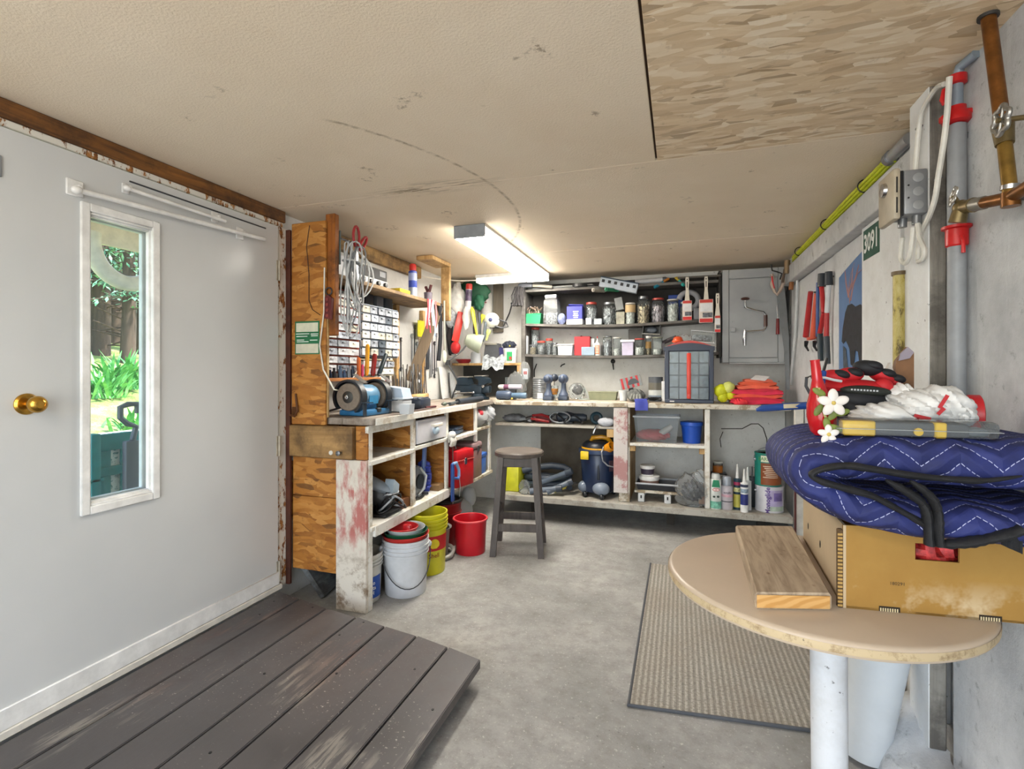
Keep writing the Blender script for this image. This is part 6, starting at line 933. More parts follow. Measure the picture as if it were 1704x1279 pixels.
# vise
vx, vy = bx(795, 4.36), 4.38; VM = P('#22323f', .4, .3, .2, 12); t = thing('bench_vise', 'dark blue bench vise bolted at the corner of the worktops', 'vise', (vx, vy, TOP))
part(t, 'base', MB(tr(vx, vy, TOP)).lathe([(.10, .0005), (.10, .015), (.07, .025), (.065, .05)], n=24), VM); part(t, 'body', MB(tr(vx, vy, TOP)).box((-.06, 0, .09), (.22, .10, .09), .012), VM); part(t, 'slide', MB(tr(vx, vy, TOP)).box((-.15, 0, .105), (.14, .06, .06), .006), VM); part(t, 'fixed_jaw', MB(tr(vx, vy, TOP)).prism([(.02, .13), (.07, .13), (.11, .15), (.10, .19), (.05, .215), (-.01, .21), (-.01, .19), (.02, .18)], -.06, .06, rotm(90, 0, 0)), VM); part(t, 'moving_jaw', MB(tr(vx, vy, TOP)).prism([(-.19, .13), (-.06, .13), (-.08, .165), (-.09, .20), (-.17, .20), (-.2, .19)], -.055, .055, rotm(90, 0, 0)), VM); part(t, 'jaw_plate', MB(tr(vx, vy, TOP)).box((-.135, 0, .205), (.12, .11, .01), .002), P('#8f8d88', .4, .6)); part(t, 'jaw_plate', MB(tr(vx, vy, TOP)).box((.03, 0, .214), (.1, .12, .01), .002), P('#8f8d88', .4, .6))
part(t, 'handle', MB().cyl((vx - .2, vy - .075, TOP + .055), (vx - .02, vy - .075, TOP + .062), .008, n=10).ell((vx - .2, vy - .075, TOP + .055), (.014, .014, .014)).ell((vx - .02, vy - .075, TOP + .062), (.014, .014, .014)), CHROME); part(t, 'swivel', MB(tr(vx + .06, vy, TOP)).box((0, 0, .09), (.12, .08, .07), .015), VM); part(t, 'bolt', MB(FRONT(vx + .07, vy - .06, TOP + .12)).lathe([(.016, 0), (.014, .01), (.001, .012)], n=6), CHROME)
q = V((bx(850, 4.3), 4.30, TOP)); t = thing('angle_grinder', 'blue grey angle grinder lying on the corner of the worktop', 'grinder', tuple(q)); Q = fxyz((q.x - .14, q.y + .01, TOP + .042), (0, 0, 1), (0, -1, 0), (1, 0, 0)); part(t, 'head', MB(Q).lathe([(.02, 0), (.038, .01), (.041, .05), (.041, .12), (.03, .145), (.022, .15)], n=18), P('#3c4a60', .4)); part(t, 'body', MB(Q).lathe([(.022, .145), (.024, .2), (.027, .27), (.022, .285), (.001, .286)], n=16), P('#55708a', .4)); part(t, 'button', MB().ell((q.x + .02, q.y - .03, TOP + .014), (.01, .01, .01)), P('#c9a94a', .4)); part(t, 'rest', MB().b2((q.x - .10, q.y - .02, TOP + .0005), (q.x - .04, q.y + .03, TOP + .01)), BLACK)
c0 = V((bx(850, 4.42), 4.42, TOP + .11)); t = thing('caulk_tube', 'white and grey sealant tube lying on top of the angle grinder', 'tube', tuple(c0)); Q = fxyz((c0.x - .1, 4.36, TOP + .115), (0, 0, 1), (0, -1, 0), (1, .1, 0)); part(t, 'tube', MB(Q).lathe([(.022, .05), (.022, .22)], n=16), P('#c3bcc8', .4)); part(t, 'nozzle', MB(Q).lathe([(.012, 0), (.02, .01), (.022, .05)], n=14), OFFW); part(t, 'print', MB(Q).lathe([(.0225, .055), (.0225, .10)], n=16, cap=False), P('#6a3a55', .4)); part(t, 'stand', MB().b2((c0.x, 4.365, TOP + .0005), (c0.x + .06, 4.41, TOP + .094)), DGREY)
solo('clear_bag', crumple((bx(858, 4.5), 4.52, TOP + .12), (.09, .05, .12), 51, .4, low=TOP + .0005), CLEARP, 'crumpled clear plastic bag behind the sealant tube', 'bag', ang=50); solo('drinking_glass', MB(tr(bx(838, 4.5), 4.62, TOP + .0005)).lathe([(.024, 0), (.03, .2), (.028, .2), (.022, .006), (.001, .006)], n=16), GLASS, 'tall drinking glass behind the vise', 'glass')
c0 = onY(873, 620, 4.56); t = thing('seed_packet', 'clear packet with red print hanging on the shelving upright', 'packet', tuple(c0)); part(t, 'packet', crumple((c0.x, 4.555, c0.z), (.055, .02, .10), 53, .25), CLEARP, ang=50); part(t, 'card', MB().box((c0.x + .01, 4.55, c0.z - .01), (.05, .002, .1)), P('#c9cdd2', .5)); part(t, 'red_print', MB().box((c0.x + .01, 4.5485, c0.z), (.035, .001, .03)), P('#b0484a', .5))
# ================================================================== UNDER THE BACK WORKTOP
SZ = .8405
q = lambda px, Y: V((bx(px, Y), Y, SZ))
c0 = q(862, 4.42); t = thing('work_gloves', 'pair of grey work gloves on the shelf under the back worktop', 'gloves', tuple(c0)); part(t, 'palm', crumple((c0.x - .03, 4.42, SZ + .035), (.10, .06, .035), 61, .4, low=SZ), P('#6c6f75', .8, 0, .3, 24)); 
for i in range(4): part(t, 'finger', MB().tube([(c0.x + .03, 4.38 + .02 * i, SZ + .03), (c0.x + .09, 4.375 + .024 * i, SZ + .035), (c0.x + .14, 4.37 + .026 * i, SZ + .014)], .013, 7), P('#8a8f94', .8))
c0 = q(900, 4.40); t = thing('pliers', 'red handled pliers on the shelf under the back worktop', 'pliers', tuple(c0))
for s_ in (-1, 1): part(t, 'grip', MB().tube([(c0.x - .08, 4.38 + s_ * .01, SZ + .05 + .012 * s_), (c0.x, 4.39 + s_ * .035, SZ + .05 + .02 * s_), (c0.x + .08, 4.40 + s_ * .03, SZ + .03 + .014 * s_)], .013, 7), P('#a82a2e', .4))
part(t, 'jaw', MB().tube([(c0.x - .07, 4.38, SZ + .05), (c0.x - .13, 4.37, SZ + .03)], .018, 7), IRON); part(t, 'box', MB().b2((c0.x - .06, 4.44, SZ), (c0.x + .08, 4.5, SZ + .06)), P('#7a2226', .5))
c0 = q(950, 4.42); t = thing('orbital_sander', 'dark power tool with its cord looped in front under the back worktop', 'sander', tuple(c0)); part(t, 'body', MB(fxyz((c0.x - .13, 4.42, SZ + .055), (0, 0, 1), (0, 1, 0), (1, 0, 0))).lathe([(.02, 0), (.045, .02), (.05, .10), (.035, .16), (.035, .24), (.025, .27), (.001, .27)], n=16), P('#3a4350', .4)); part(t, 'cord', MB().tube([(c0.x - .16 + .30 * i / 24, 4.33 + .02 * math.sin(i), SZ + .012 + .075 * abs(math.sin(i * math.pi / 12 + .6))) for i in range(25)], .008, 6), P('#22252a', .4)); part(t, 'cord_loop', MB().tube([V((c0.x - .08, 4.335, SZ + .06)) + V((.09 * math.cos(a), 0, .048 * math.sin(a))) for a in [R(k * 20) for k in range(18)]], .007, 6, closed=True), P('#8d9298', .4)); part(t, 'foot', MB().b2((c0.x - .1, 4.38, SZ), (c0.x + .02, 4.46, SZ + .015)), BLACK)
c0 = q(992, 4.38); t = thing('tape_reel', 'dark teal reel standing under the back worktop', 'reel', tuple(c0)); part(t, 'ring', MB().torus((c0.x, 4.40, SZ + .056), .04, .016, rotm(80, 0, 15)), P('#2a4552', .35)); part(t, 'hub', MB(tr(c0.x, 4.40, SZ + .056) @ rotm(80, 0, 15)).lathe([(.026, -.01), (.026, .01)], n=16), BLACK)
c0 = q(1008, 4.28); t = thing('paint_pad', 'white brush head lying at the shelf edge with a chain', 'brush', tuple(c0)); part(t, 'head', crumple((c0.x, 4.29, SZ + .035), (.065, .04, .035), 66, .3, low=SZ), P('#bfc3cc', .7)); part(t, 'chain', MB().tube([(c0.x - .07, 4.26, SZ + .01), (c0.x - .085, 4.245, SZ - .02), (c0.x - .10, 4.245, SZ - .06)], .009, 6), CHROME)
t = thing('plastic_bag', 'clear plastic bag with red print stuffed in the corner cubby', 'bag', (-1.62, 4.08, .829)); part(t, 'film', crumple((-1.66, 4.04, .915), (.08, .14, .085), 71, .4, low=.829), glass('cloudy_bag', '#eceef0', .6, .2), ang=50); part(t, 'red_print', crumple((-1.63, 3.99, .945), (.05, .05, .035), 72, .3), P('#c23a44', .5)); part(t, 'handles', crumple((-1.60, 4.17, .93), (.06, .05, .06), 73, .5), glass('cloudy_bag_b', '#dfe2e6', .6, .2), ang=50)
BZ = .2255
# shop vacuum
vq = onZ(988, 836, .225); vx, vy = vq.x, 4.42; t = thing('shop_vacuum', 'navy wet and dry vacuum with yellow trim under the back worktop', 'vacuum', (vx, vy, BZ)); T = tr(vx, vy, BZ); NV = P('#1d2b47', .35, 0, .12)
part(t, 'drum', MB(T).lathe([(.13, .045), (.135, .06), (.158, .36), (.15, .375)], n=28), NV); part(t, 'rim', MB(T).lathe([(.165, .37), (.172, .378), (.172, .405), (.15, .412)], n=28), P('#2b3c5c', .35)); part(t, 'motor_head', MB(T).lathe([(.145, .41), (.14, .44), (.11, .47), (.06, .478), (.001, .478)], n=24), P('#161b26', .4)); part(t, 'yellow_ring', MB(T).lathe([(.15, .405), (.15, .422), (.12, .428)], n=24), P('#e0a81a', .4)); part(t, 'handle', MB(T).tube([(-.06, -.02, .47), (-.05, -.03, .50), (.03, -.03, .51), (.08, -.02, .50), (.1, -.01, .47)], .02, 8), P('#e0a01a', .4)); part(t, 'latch', MB(T).b2((-.13, -.166, .33), (-.06, -.145, .40), .006), P('#e0c020', .4)); part(t, 'hose_port', MB(tr(vx + .10, vy - .11, BZ + .43) @ rotm(60, 20, 40)).lathe([(.04, -.06), (.04, .05), (.034, .05), (.034, -.03), (.001, -.03)], n=18), P('#e0921a', .4)); part(t, 'port_fitting', MB(tr(vx + .02, vy - .14, BZ + .24)).box((0, 0, 0), (.02, .02, .16), .004), P('#131a28', .4)); part(t, 'sticker', MB(tr(vx + .13, vy - .115, BZ + .28) @ rotm(0, 0, 45)).box((0, 0, 0), (.06, .004, .09)), P('#4a3a44', .4))
part(t, 'cord', MB(T).tube([(.06, -.13, .44), (.05, -.17, .40), (.06, -.175, .33), (.10, -.165, .29), (.15, -.11, .27)], .006, 6), P('#8b8f96', .4)); part(t, 'foot_bumper', MB(T).ell((.04, -.13, .085), (.075, .05, .055)), P('#7d8796', .3)); part(t, 'foot_bumper', MB(T).ell((-.12, -.06, .08), (.05, .05, .05)), P('#6d7786', .3))
for a, b in ((-.1, -.1), (.05, -.165), (.12, .06), (-.1, .1)): part(t, 'caster', MB(T).ell((a, b, .0245), (.024, .024, .024)), P('#14171c', .4))
# hose and wands
HM = P('#3c4654', .45, 0, .2, 20); t = thing('vacuum_hose', 'dark ribbed vacuum hose coiled on the low shelf', 'hose', (-1.15, 4.5, BZ)); pts = [V((-1.14 + .20 * math.cos(a), 4.50 + .12 * math.sin(a), BZ + .028 + .018 * i / 6)) for i, a in enumerate([R(20 * k) for k in range(38)])]; part(t, 'hose', MB().tube(pts, .027, 10), HM); part(t, 'upper_loop', MB().tube([(-1.36, 4.42, BZ + .17), (-1.25, 4.45, BZ + .20), (-1.1, 4.48, BZ + .22), (-.99, 4.50, BZ + .21), (-.93, 4.5, BZ + .18)], .03, 10), HM)
for (a, b, lab) in (((895, 805, 4.36), (952, 783, 4.36), 'long grey vacuum wand lying across the coiled hose'), ((910, 822, 4.26), (952, 800, 4.34), 'short open vacuum wand in front of the hose'), ((882, 822, 4.25), (935, 812, 4.28), 'grey vacuum wand lying lowest at the shelf edge')):
    c0, c1 = onY(*a), onY(*b); c0.z = max(c0.z, BZ + .03); c1.z = max(c1.z, BZ + .03); M_, L = frame(c0, c1); t = thing('vacuum_wand', lab, 'tube', tuple(c0)); part(t, 'tube', MB(M_).lathe([(.027, 0), (.024, L * .5), (.024, L), (.019, L), (.019, .02), (.001, .02)], n=16), P('#5d6877', .4)); part(t, 'collar', MB(M_).lathe([(.03, L * .82), (.03, L), (.02, L)], n=16), P('#39424f', .4))
x = bx(940, 4.3); solo('yellow_nozzle', MB().cyl(onY(922, 815, 4.33), onY(940, 808, 4.33), .026, n=14).cyl(onY(940, 808, 4.33), onY(942, 807, 4.33), .018, n=14), P('#cdbf4a', .5), 'yellow hose fitting among the vacuum wands', 'fitting')
yb0, yb1 = onY(834, 818, 4.30), onY(870, 772, 4.30); solo('yellow_case', MB().b2((yb0.x, 4.30, BZ), (yb1.x - .04, 4.55, yb1.z), .012), P('#cfcf2a', .45), 'bright yellow case behind the stool', 'case'); solo('clear_bag', crumple((bx(872, 4.24), 4.25, BZ + .06), (.045, .03, .06), 77, .4, low=BZ), CLEARP, 'little clear bag beside the yellow case', 'bag')
# tote, tub
TZ = .7155; tx0, tx1 = bx(1054, 4.33), bx(1131, 4.33); tw = tx1 - tx0; xm = (tx0 + tx1) / 2; t = thing('plastic_tote', 'clear plastic tote with red cloth in the middle bay', 'tote', (xm, 4.42, TZ))
def frustum(x, y, z, w0, d0, w1, d1, h): return MB().add([(x + sx * w / 2, y + sy * d_ / 2, z + zz) for (w, d_, zz) in ((w0, d0, 0), (w1, d1, h)) for sx, sy in ((-1, -1), (1, -1), (1, 1), (-1, 1))], [(3, 2, 1, 0), (0, 1, 5, 4), (1, 2, 6, 5), (2, 3, 7, 6), (3, 0, 4, 7)])
part(t, 'tub', frustum(xm, 4.44, TZ, tw * .86, .22, tw * .97, .26, .21), glass('tote_plastic', '#e6eaee', .88, .12), smooth=False); part(t, 'rim', MB().tube([(xm - tw * .5, 4.305, TZ + .212), (xm + tw * .5, 4.305, TZ + .212), (xm + tw * .5, 4.575, TZ + .212), (xm - tw * .5, 4.575, TZ + .212)], .008, 6, closed=True), P('#b9bfc6', .35))
solo('red_cloth', crumple((xm - .03, 4.44, TZ + .05), (.13, .08, .045), 81, .3, low=TZ + .004), P('#c84a50', .6), 'red cloth lying inside the clear tote', 'cloth'); solo('white_bottle', MB().cyl((xm + .03, 4.40, TZ + .06), (xm + .12, 4.42, TZ + .13), .03, .022, 12), P('#d0cfc9', .5), 'white bottle lying on the red cloth in the tote', 'bottle')
x = bx(1151, 4.40); t = thing('plastic_tub', 'bright blue plastic tub beside the clear tote', 'tub', (x, 4.42, TZ)); part(t, 'tub', MB(tr(x, 4.42, TZ)).lathe([(.068, 0), (.083, .155), (.078, .157), (.062, .006), (.001, .006)], n=28), P('#1b4fb8', .35)); part(t, 'rim', MB(tr(x, 4.42, TZ)).lathe([(.084, .14), (.09, .146), (.09, .172), (.076, .175), (.001, .176)], n=28), P('#2258c4', .35))
# dolly with tray and tubs
dx0, dx1 = bx(1052, 4.33), bx(1130, 4.33); t = thing('wood_dolly', 'small worn board on white metal feet in the lower middle bay', 'board', ((dx0 + dx1) / 2, 4.45, BZ)); part(t, 'board', MB().b2((dx0 + .02, 4.31, BZ + .072), (dx1 + .05, 4.62, BZ + .092), .003), M_WORN2)
for px in (1067, 1111): 
    for yy in (4.30, 4.56): x = bx(px, 4.31); o = part(t, 'foot', MB().b2((x - .026, yy, BZ), (x + .026, yy + .05, BZ + .0715), .004), P('#c6c8ca', .4)); 
    part(o, 'slot', MB().b2((x - .006, 4.2985, BZ + .03), (x + .006, 4.3, BZ + .055)), BLACK)
TZ2 = BZ + .0925; t = thing('paint_tray', 'black paint tray with a pale rim on the worn board', 'tray', ((dx0 + dx1) / 2, 4.42, TZ2)); xm = (dx0 + dx1) / 2 + .01; part(t, 'tray', frustum(xm, 4.44, TZ2, .30, .2, .33, .24, .055), P('#2c2f36', .45), smooth=False); part(t, 'rim', MB().tube([(xm - .165, 4.32, TZ2 + .055), (xm + .165, 4.32, TZ2 + .055), (xm + .165, 4.56, TZ2 + .055), (xm - .165, 4.56, TZ2 + .055)], .008, 6, closed=True), P('#b9bcc2', .4))
for i, (px0, px1, z0, h, m, lab) in enumerate(((1063, 1098, TZ2 + .004, .105, P('#8a6a60', .5), 'brown labelled tub with a white lid in the paint tray'), (1065, 1090, TZ2 + .1095, .085, P('#3a3142', .5), 'dark labelled tub stacked on the brown one'))):
    x = bx((px0 + px1) / 2, 4.42); r = wx(px0, px1, 4.42) / 2; t = thing('plastic_tub', lab, 'tub', (x, 4.42, z0)); part(t, 'tub', MB(tr(x, 4.42, z0)).lathe([(r * .82, .0005), (r * .92, h * .72)], n=22), WHITE); part(t, 'label', MB(tr(x, 4.42, z0)).lathe([(r * .86, h * .12), (r * .925, h * .66)], n=22, cap=False), m); part(t, 'lid', MB(tr(x, 4.42, z0)).lathe([(r, h * .72), (r, h * .97), (r * .9, h), (.001, h)], n=22), WHITE)
t = thing('plastic_bag', 'tied clear plastic bag of dark fittings on the low shelf', 'bag', (bx(1153, 4.27), 4.27, BZ)); c0 = V((bx(1153, 4.3), 4.30, BZ + .12)); part(t, 'film', crumple(c0, (.125, .07, .13), 91, .5, low=BZ), glass('bag_film', '#f6f8f9', .9, .15), ang=50); part(t, 'fittings', crumple(c0 + V((.0, -.0, .0)), (.075, .05, .07), 92, .6), P('#20262e', .4, 0, .5, 40), kind='stuff'); part(t, 'knot', crumple(c0 + V((.06, 0, .12)), (.05, .03, .05), 93, .5), glass('bag_film_b', '#f6f8f9', .85, .15), ang=50)
solo('wood_block', MB().b2((bx(1163, 4.36), 4.37, BZ), (bx(1180, 4.36), 4.41, BZ + .06), .003), P('#a8672f', .6), 'small orange wood block behind the tied bag', 'block')
# spray cans, sealant, paint cans
LG = P('#d6dad6', .4); x = bx(1191, 4.27); t = spray(x, 4.28, BZ, .042, .275, LG, P('#c9ccc8', .35), 'white and green spray can on the low shelf', capf=.14); part(t, 'green_shape', MB(FRONT(x, 4.2375, BZ + .175)).prism([(-.03, 0), (.03, 0), (.021, .055), (-.02, .055)], 0, .0022), P('#14855a', .4)); part(t, 'label_band', MB(tr(x, 4.28, BZ)).lathe([(.0425, .008), (.0425, .062)], n=20, cap=False), P('#7fc4ad', .4, 0, .4, 40)); part(t, 'badge', MB(FRONT(x, 4.2375, BZ + .155)).lathe([(.026, 0), (.026, .0024), (.001, .0025)], n=20, sy=.45), P('#c0342e', .4)); part(t, 'badge_face', MB(FRONT(x, 4.2375, BZ + .155)).lathe([(.022, .0025), (.022, .0032), (.001, .0033)], n=20, sy=.35), P('#e8dcd8', .4)); wraptext(t, 'Krylon', x, 4.28, BZ + .155, .0458, R(-90), .012, P('#b02a26', .4)); part(t, 'flower', MB(FRONT(x, 4.2375, BZ + .10)).ell((-.014, 0, .001), (.01, .008, .001)).ell((.015, .002, .001), (.01, .009, .001)), P('#3c4a42', .5))
x = bx(1210, 4.27); t = spray(x, 4.29, BZ, .043, .255, P('#c3bcc4', .4, .1, .1), P('#9aa0aa', .35, .3), 'silver and pink spray can next to the green one', capf=.27); part(t, 'band', MB(tr(x, 4.29, BZ)).lathe([(.0436, .062), (.0436, .068)], n=20, cap=False), P('#33303c', .4)); wraptext(t, 'acrylic', x, 4.29, BZ + .135, .0438, R(-90), .022, P('#4a3f55', .4)); part(t, 'pink_patch', MB(tr(x, 4.29, BZ)).lathe([(.0434, .10), (.0434, .12)], n=20, cap=False), P('#d3a6b4', .4))
def sealant(px, Y, ytop, m, lab, lm=None, r=.028):
    x = bx(px, Y); zt = hz(px, ytop, Y); t = thing('sealant_tube', lab, 'tube', (x, Y, BZ), 'sealant tubes on the low shelf'); hb = (zt - BZ) * .68; part(t, 'cartridge', MB(tr(x, Y, BZ)).lathe([(r, 0), (r, hb * .99), (r * .6, hb), (.012, hb + .004)], n=18), m); part(t, 'nozzle', MB(tr(x, Y, BZ)).lathe([(.013, hb), (.011, hb + .02), (.005, zt - BZ), (.001, zt - BZ)], n=12), WHITE)
    for z0, z1, mm in lm or (): part(t, 'label', MB(tr(x, Y, BZ)).lathe([(r * 1.015, hb * z0), (r * 1.015, hb * z1)], n=18, cap=False), mm)
sealant(1227, 4.31, 772, P('#17384a', .4), 'dark teal sealant tube with a yellow label', ((.08, .5, P('#c9c25a', .45)), (.58, .72, P('#d8d69a', .45, 0, .5, 40)), (.8, .9, P('#a8345a', .4)))); sealant(1238.5, 4.245, 780, P('#e2e3e3', .4), 'white sealant tube with a navy label, in front', ((.25, .62, P('#27327a', .4, 0, .25, 30)), (.86, .95, P('#2c3550', .4)), (.66, .8, P('#8fa3b5', .4, 0, .4, 40)))); sealant(1244, 4.32, 777, P('#b9bcc0', .4), 'grey white sealant tube behind the navy labelled one')
x = bx(1252, 4.40); t = thing('caulking_gun', 'dark caulking gun standing behind the sealant tubes', 'tool', (x, 4.42, BZ)); part(t, 'cradle', MB().b2((x - .03, 4.40, BZ), (x + .03, 4.45, BZ + .24), .008), P('#2c3036', .4, .3)); part(t, 'rod', MB().cyl((x, 4.425, BZ + .24), (x, 4.425, BZ + .32), .007, n=8), STEEL); part(t, 'trigger', MB().tube([(x + .02, 4.39, BZ + .22), (x + .04, 4.37, BZ + .16), (x + .03, 4.37, BZ + .1)], .009, 6), STEEL)
def paintcan(px0, px1, Y, z0, ytop, lab, mm):
    x = bx((px0 + px1) / 2, Y); r = wx(px0, px1, Y) / 2 * .98; h = hz((px0 + px1) / 2, ytop, Y) - z0; t = thing('paint_can', lab, 'paint can', (x, Y, z0)); T = tr(x, Y, z0)
    part(t, 'can', MB(T).lathe([(r, 0), (r * 1.02, .003), (r * 1.02, .008), (r, .011), (r, h - .012), (r * 1.02, h - .01), (r * 1.02, h), (r * .93, h), (r * .93, h - .008)], n=36), mm); part(t, 'lid', MB(T).lathe([(r * .92, h - .008), (r * .88, h - .004), (r * .8, h - .008), (.001, h - .008)], n=32), P('#a9b0b0', .3, .7)); part(t, 'ear', MB(FRONT(x - r * .98, Y - .02, z0 + h * .78)).lathe([(.012, 0), (.01, .008), (.001, .01)], n=12), STEEL); return t, x, r, h
t, x, r, h = paintcan(1256, 1304, 4.36, BZ, 806, 'white gallon paint can with purple lettering on the low shelf', P('#d3d3da', .4, 0, .06)); wraplabel(t, x, 4.36, BZ + .05, r * 1.01, R(-68), .12, h * .62, P('#b9aed6', .4, 0, .25, 10), 'painted_picture'); wraplabel(t, x, 4.36, BZ + .09, r * 1.015, R(-60), .07, h * .32, P('#7c6cb0', .4, 0, .3, 14), 'purple_pot'); wraplabel(t, x, 4.36, BZ + .015, r * 1.012, R(-62), .14, .035, P('#b5c6b8', .5, 0, .3, 14), 'green_strip')
M_ = fxyz((x + math.cos(R(-104)) * r * 1.012, 4.36 + math.sin(R(-104)) * r * 1.012, BZ + h * .47), (0, 0, 1), (-math.cos(R(-14)), -math.sin(R(-14)), 0), (math.cos(R(-104)), math.sin(R(-104)), 0)); part(t, 'lettering', text_mb('Monoglide', .048, M_, bold=.0012), P('#5b3f8f', .4), kind='stuff')
z1 = BZ + h + .0005; t, x2, r2, h2 = paintcan(1255, 1300, 4.36, z1, 752, 'teal and brown wood stain can stacked on the white paint can', P('#1d7a6e', .4, 0, .1)); wraplabel(t, x2, 4.36, z1 + .012, r2 * 1.01, R(-72), r2 * 2.0, h2 * .66, P('#8a4a22', .4, 0, .2, 8), 'brown_label', 16); wraplabel(t, x2, 4.36, z1 + h2 * .74, r2 * 1.01, R(-72), r2 * 2.0, h2 * .19, P('#d8dec6', .4), 'white_strip', 16); wraptext(t, 'BARNWOOD', x2, 4.36, z1 + h2 * .83, r2 * 1.018, R(-75), .036, P('#4a8a4a', .5)); 
for i in range(7): wraplabel(t, x2, 4.36, z1 + h2 * (.60 - .055 * i), r2 * 1.014, R(-85 + (i % 3) * 3), r2 * (1.2 - .12 * (i % 3)), .0055, P('#d8c4ae', .5), 'printed_line')
part(t, 'bail', MB().tube([V((x2, 4.36, z1 + h2 * .8)) + V((math.cos(a) * (r2 + .008), -.02, abs(math.sin(a)) * .09)) for a in [math.pi * i / 14 for i in range(15)]], .0022, 5), STEEL)
x = bx(1196, 4.55); t = thing('tin_box', 'dark printed tin at the back of the low shelf', 'tin', (x, 4.56, BZ)); part(t, 'tin', MB().b2((x - .06, 4.52, BZ), (x + .06, 4.62, hz(1196, 786, 4.56)), .004), P('#2b2a2e', .4)); part(t, 'print', MB().b2((x - .05, 4.5185, hz(1196, 797, 4.56)), (x + .05, 4.52, hz(1196, 788, 4.56))), P('#b8b4ae', .5, 0, .6, 60)); jar(1186, 1203, 767, 4.57, hz(1196, 786, 4.56), WLID, None, 'small jar of orange powder on the dark tin', lidh=.14, neck=.95, band=(.02, .6, P('#c9752a', .5)))
# ================================================================== TABLE SIDE
TX, TY, TR, TH = .354, 1.617, .385, .73
t = thing('round_table', 'round beige laminate table on a white pedestal leg', 'table', (TX, TY, 0))
part(t, 'tabletop', MB(tr(TX, TY, 0)).lathe([(TR - .02, TH - .036), (TR - .004, TH - .033), (TR, TH - .024), (TR, TH - .010), (TR - .004, TH - .003), (TR - .012, TH), (.001, TH)], n=72), P('#bba994', .4, 0, .05, 3)); part(t, 'edge_band', MB(tr(TX, TY, 0)).lathe([(TR + .0006, TH - .026), (TR + .0012, TH - .018), (TR + .0006, TH - .009)], n=72, cap=False), m_wornwhite('worn_table_edge', '#bda986', '#7d6444', .2, 30))
part(t, 'leg', MB().cyl((.40, 1.62, .03), (.395, 1.62, TH - .036), .044, .046, 24), m_dirtywhite('white_leg_paint', '#d8dade', '#a7a49e', 6, .5)); part(t, 'foot_plate', MB(tr(.40, 1.62, 0)).lathe([(.17, .0005), (.17, .012), (.06, .03), (.05, .034)], n=32), P('#c9cbce', .4)); part(t, 'mount_plate', MB(tr(.395, 1.62, TH - .05)).lathe([(.1, 0), (.1, .012)], n=24), IRON)
pw = NT('knotty_plank').set(.6); g = pw.noise(pw.co((16, 1.6, 10)), 2.6, 6, .6, 1.2); c_ = pw.ramp(g, [(.3, '#86735e'), (.5, '#a8957d'), (.7, '#b8a58c')]); vo = pw.n('TexVoronoi'); pw.l(pw.co((5, 3, 5)), vo.inputs['Vector']); c_ = pw.mix(pw.ramp(vo.outputs['Distance'], [(.04, .8), (.16, 0.)]), c_, '#6b4f35'); pw.col(c_).bump(g, .15, .002)
pk = thing('plank', 'short weathered plank lying on the round table', 'plank', (.27, 1.65, TH)); pl_ = [(.172, 1.335), (.345, 1.385), (.372, 1.95), (.185, 1.90)]
bm = MB(); n4 = 4; ins = .006; cxp = sum(p[0] for p in pl_) / 4; cyp = sum(p[1] for p in pl_) / 4; sh_ = lambda k_: [(cxp + (p[0] - cxp) * k_, cyp + (p[1] - cyp) * (1 - (1 - k_) * .2)) for p in pl_]
vs = [(x, y, TH + .0005) for x, y in sh_(.95)] + [(x, y, TH + .007) for x, y in pl_] + [(x, y, TH + .034) for x, y in pl_] + [(x, y, TH + .041) for x, y in sh_(.94)]
fs = [(3, 2, 1, 0), (12, 13, 14, 15)] + [(a * 4 + k, a * 4 + (k + 1) % 4, a * 4 + 4 + (k + 1) % 4, a * 4 + 4 + k) for a in range(3) for k in range(4)]
part(pk, 'board', MB().add(vs, fs), pw.m); eg = NT('fresh_end_grain').set(.6); wv = eg.n('TexWave', wave_type='RINGS'); eg.l(eg.co((10, 10, 26), loc=(.2, 0, .35)), wv.inputs['Vector']); wv.inputs['Scale'].default_value = 2.2; wv.inputs['Distortion'].default_value = 2; eg.col(eg.ramp(wv.outputs['Fac'], [(.2, '#bd8c4c'), (.7, '#cda063')]))
e0, e1 = V((.174, 1.3335, 0)), V((.3435, 1.3825, 0)); ex = (e1 - e0).normalized(); part(pk, 'cut_end', MB(fxyz(((e0 + e1) / 2).to_tuple(), ex, (0, 0, 1), ex.cross(V((0, 0, 1))))).box((0, TH + .0205, .001), ((e1 - e0).length * .97, .031, .002), .0008), eg.m, 'pale orange end grain')
# cardboard box
BFL, BFR, BBR, BBL = V((.376, 1.41, TH)), V((.79, 1.452, TH)), V((.793, 1.95, TH)), V((.402, 1.95, TH)); BH = .20
bxo = thing('cardboard_box', 'open tan cardboard box with a slotted hand hole on the round table', 'box', tuple(BFL)); WHC = P('#b7a283', .75, 0, .06, 5); cd_ = NT('kraft_card').set(.75); n1 = cd_.noise(cd_.co(), 6, 5, .7); zz = cd_.sep(cd_._c); cd_.col(cd_.mix(cd_.math('MULTIPLY', cd_.ramp(n1, [(.52, 0.), (.64, .5)]), cd_.ramp(zz[2], [(.02, 1.), (.09, 0.)])), cd_.ramp(n1, [(.3, '#966f30'), (.7, '#a07b3a')]), '#ddd0b4')); KR = cd_.m
fx_ = (BFR - BFL).normalized(); fn_ = V((fx_.y, -fx_.x, 0)); FW = (BFR - BFL).length; F = fxyz(BFL, fx_, (0, 0, 1), fn_)
def loc_face(px, py): r_ = ray(px, py); tt = (BFL - E0).dot(fn_) / r_.dot(fn_); p = E0 + r_ * tt; d_ = p - BFL; return d_.dot(fx_), d_.z
hx0, hz0 = loc_face(1523, 931); hx1, hz1 = loc_face(1597, 908); hz1 = min(hz1, BH - .03)
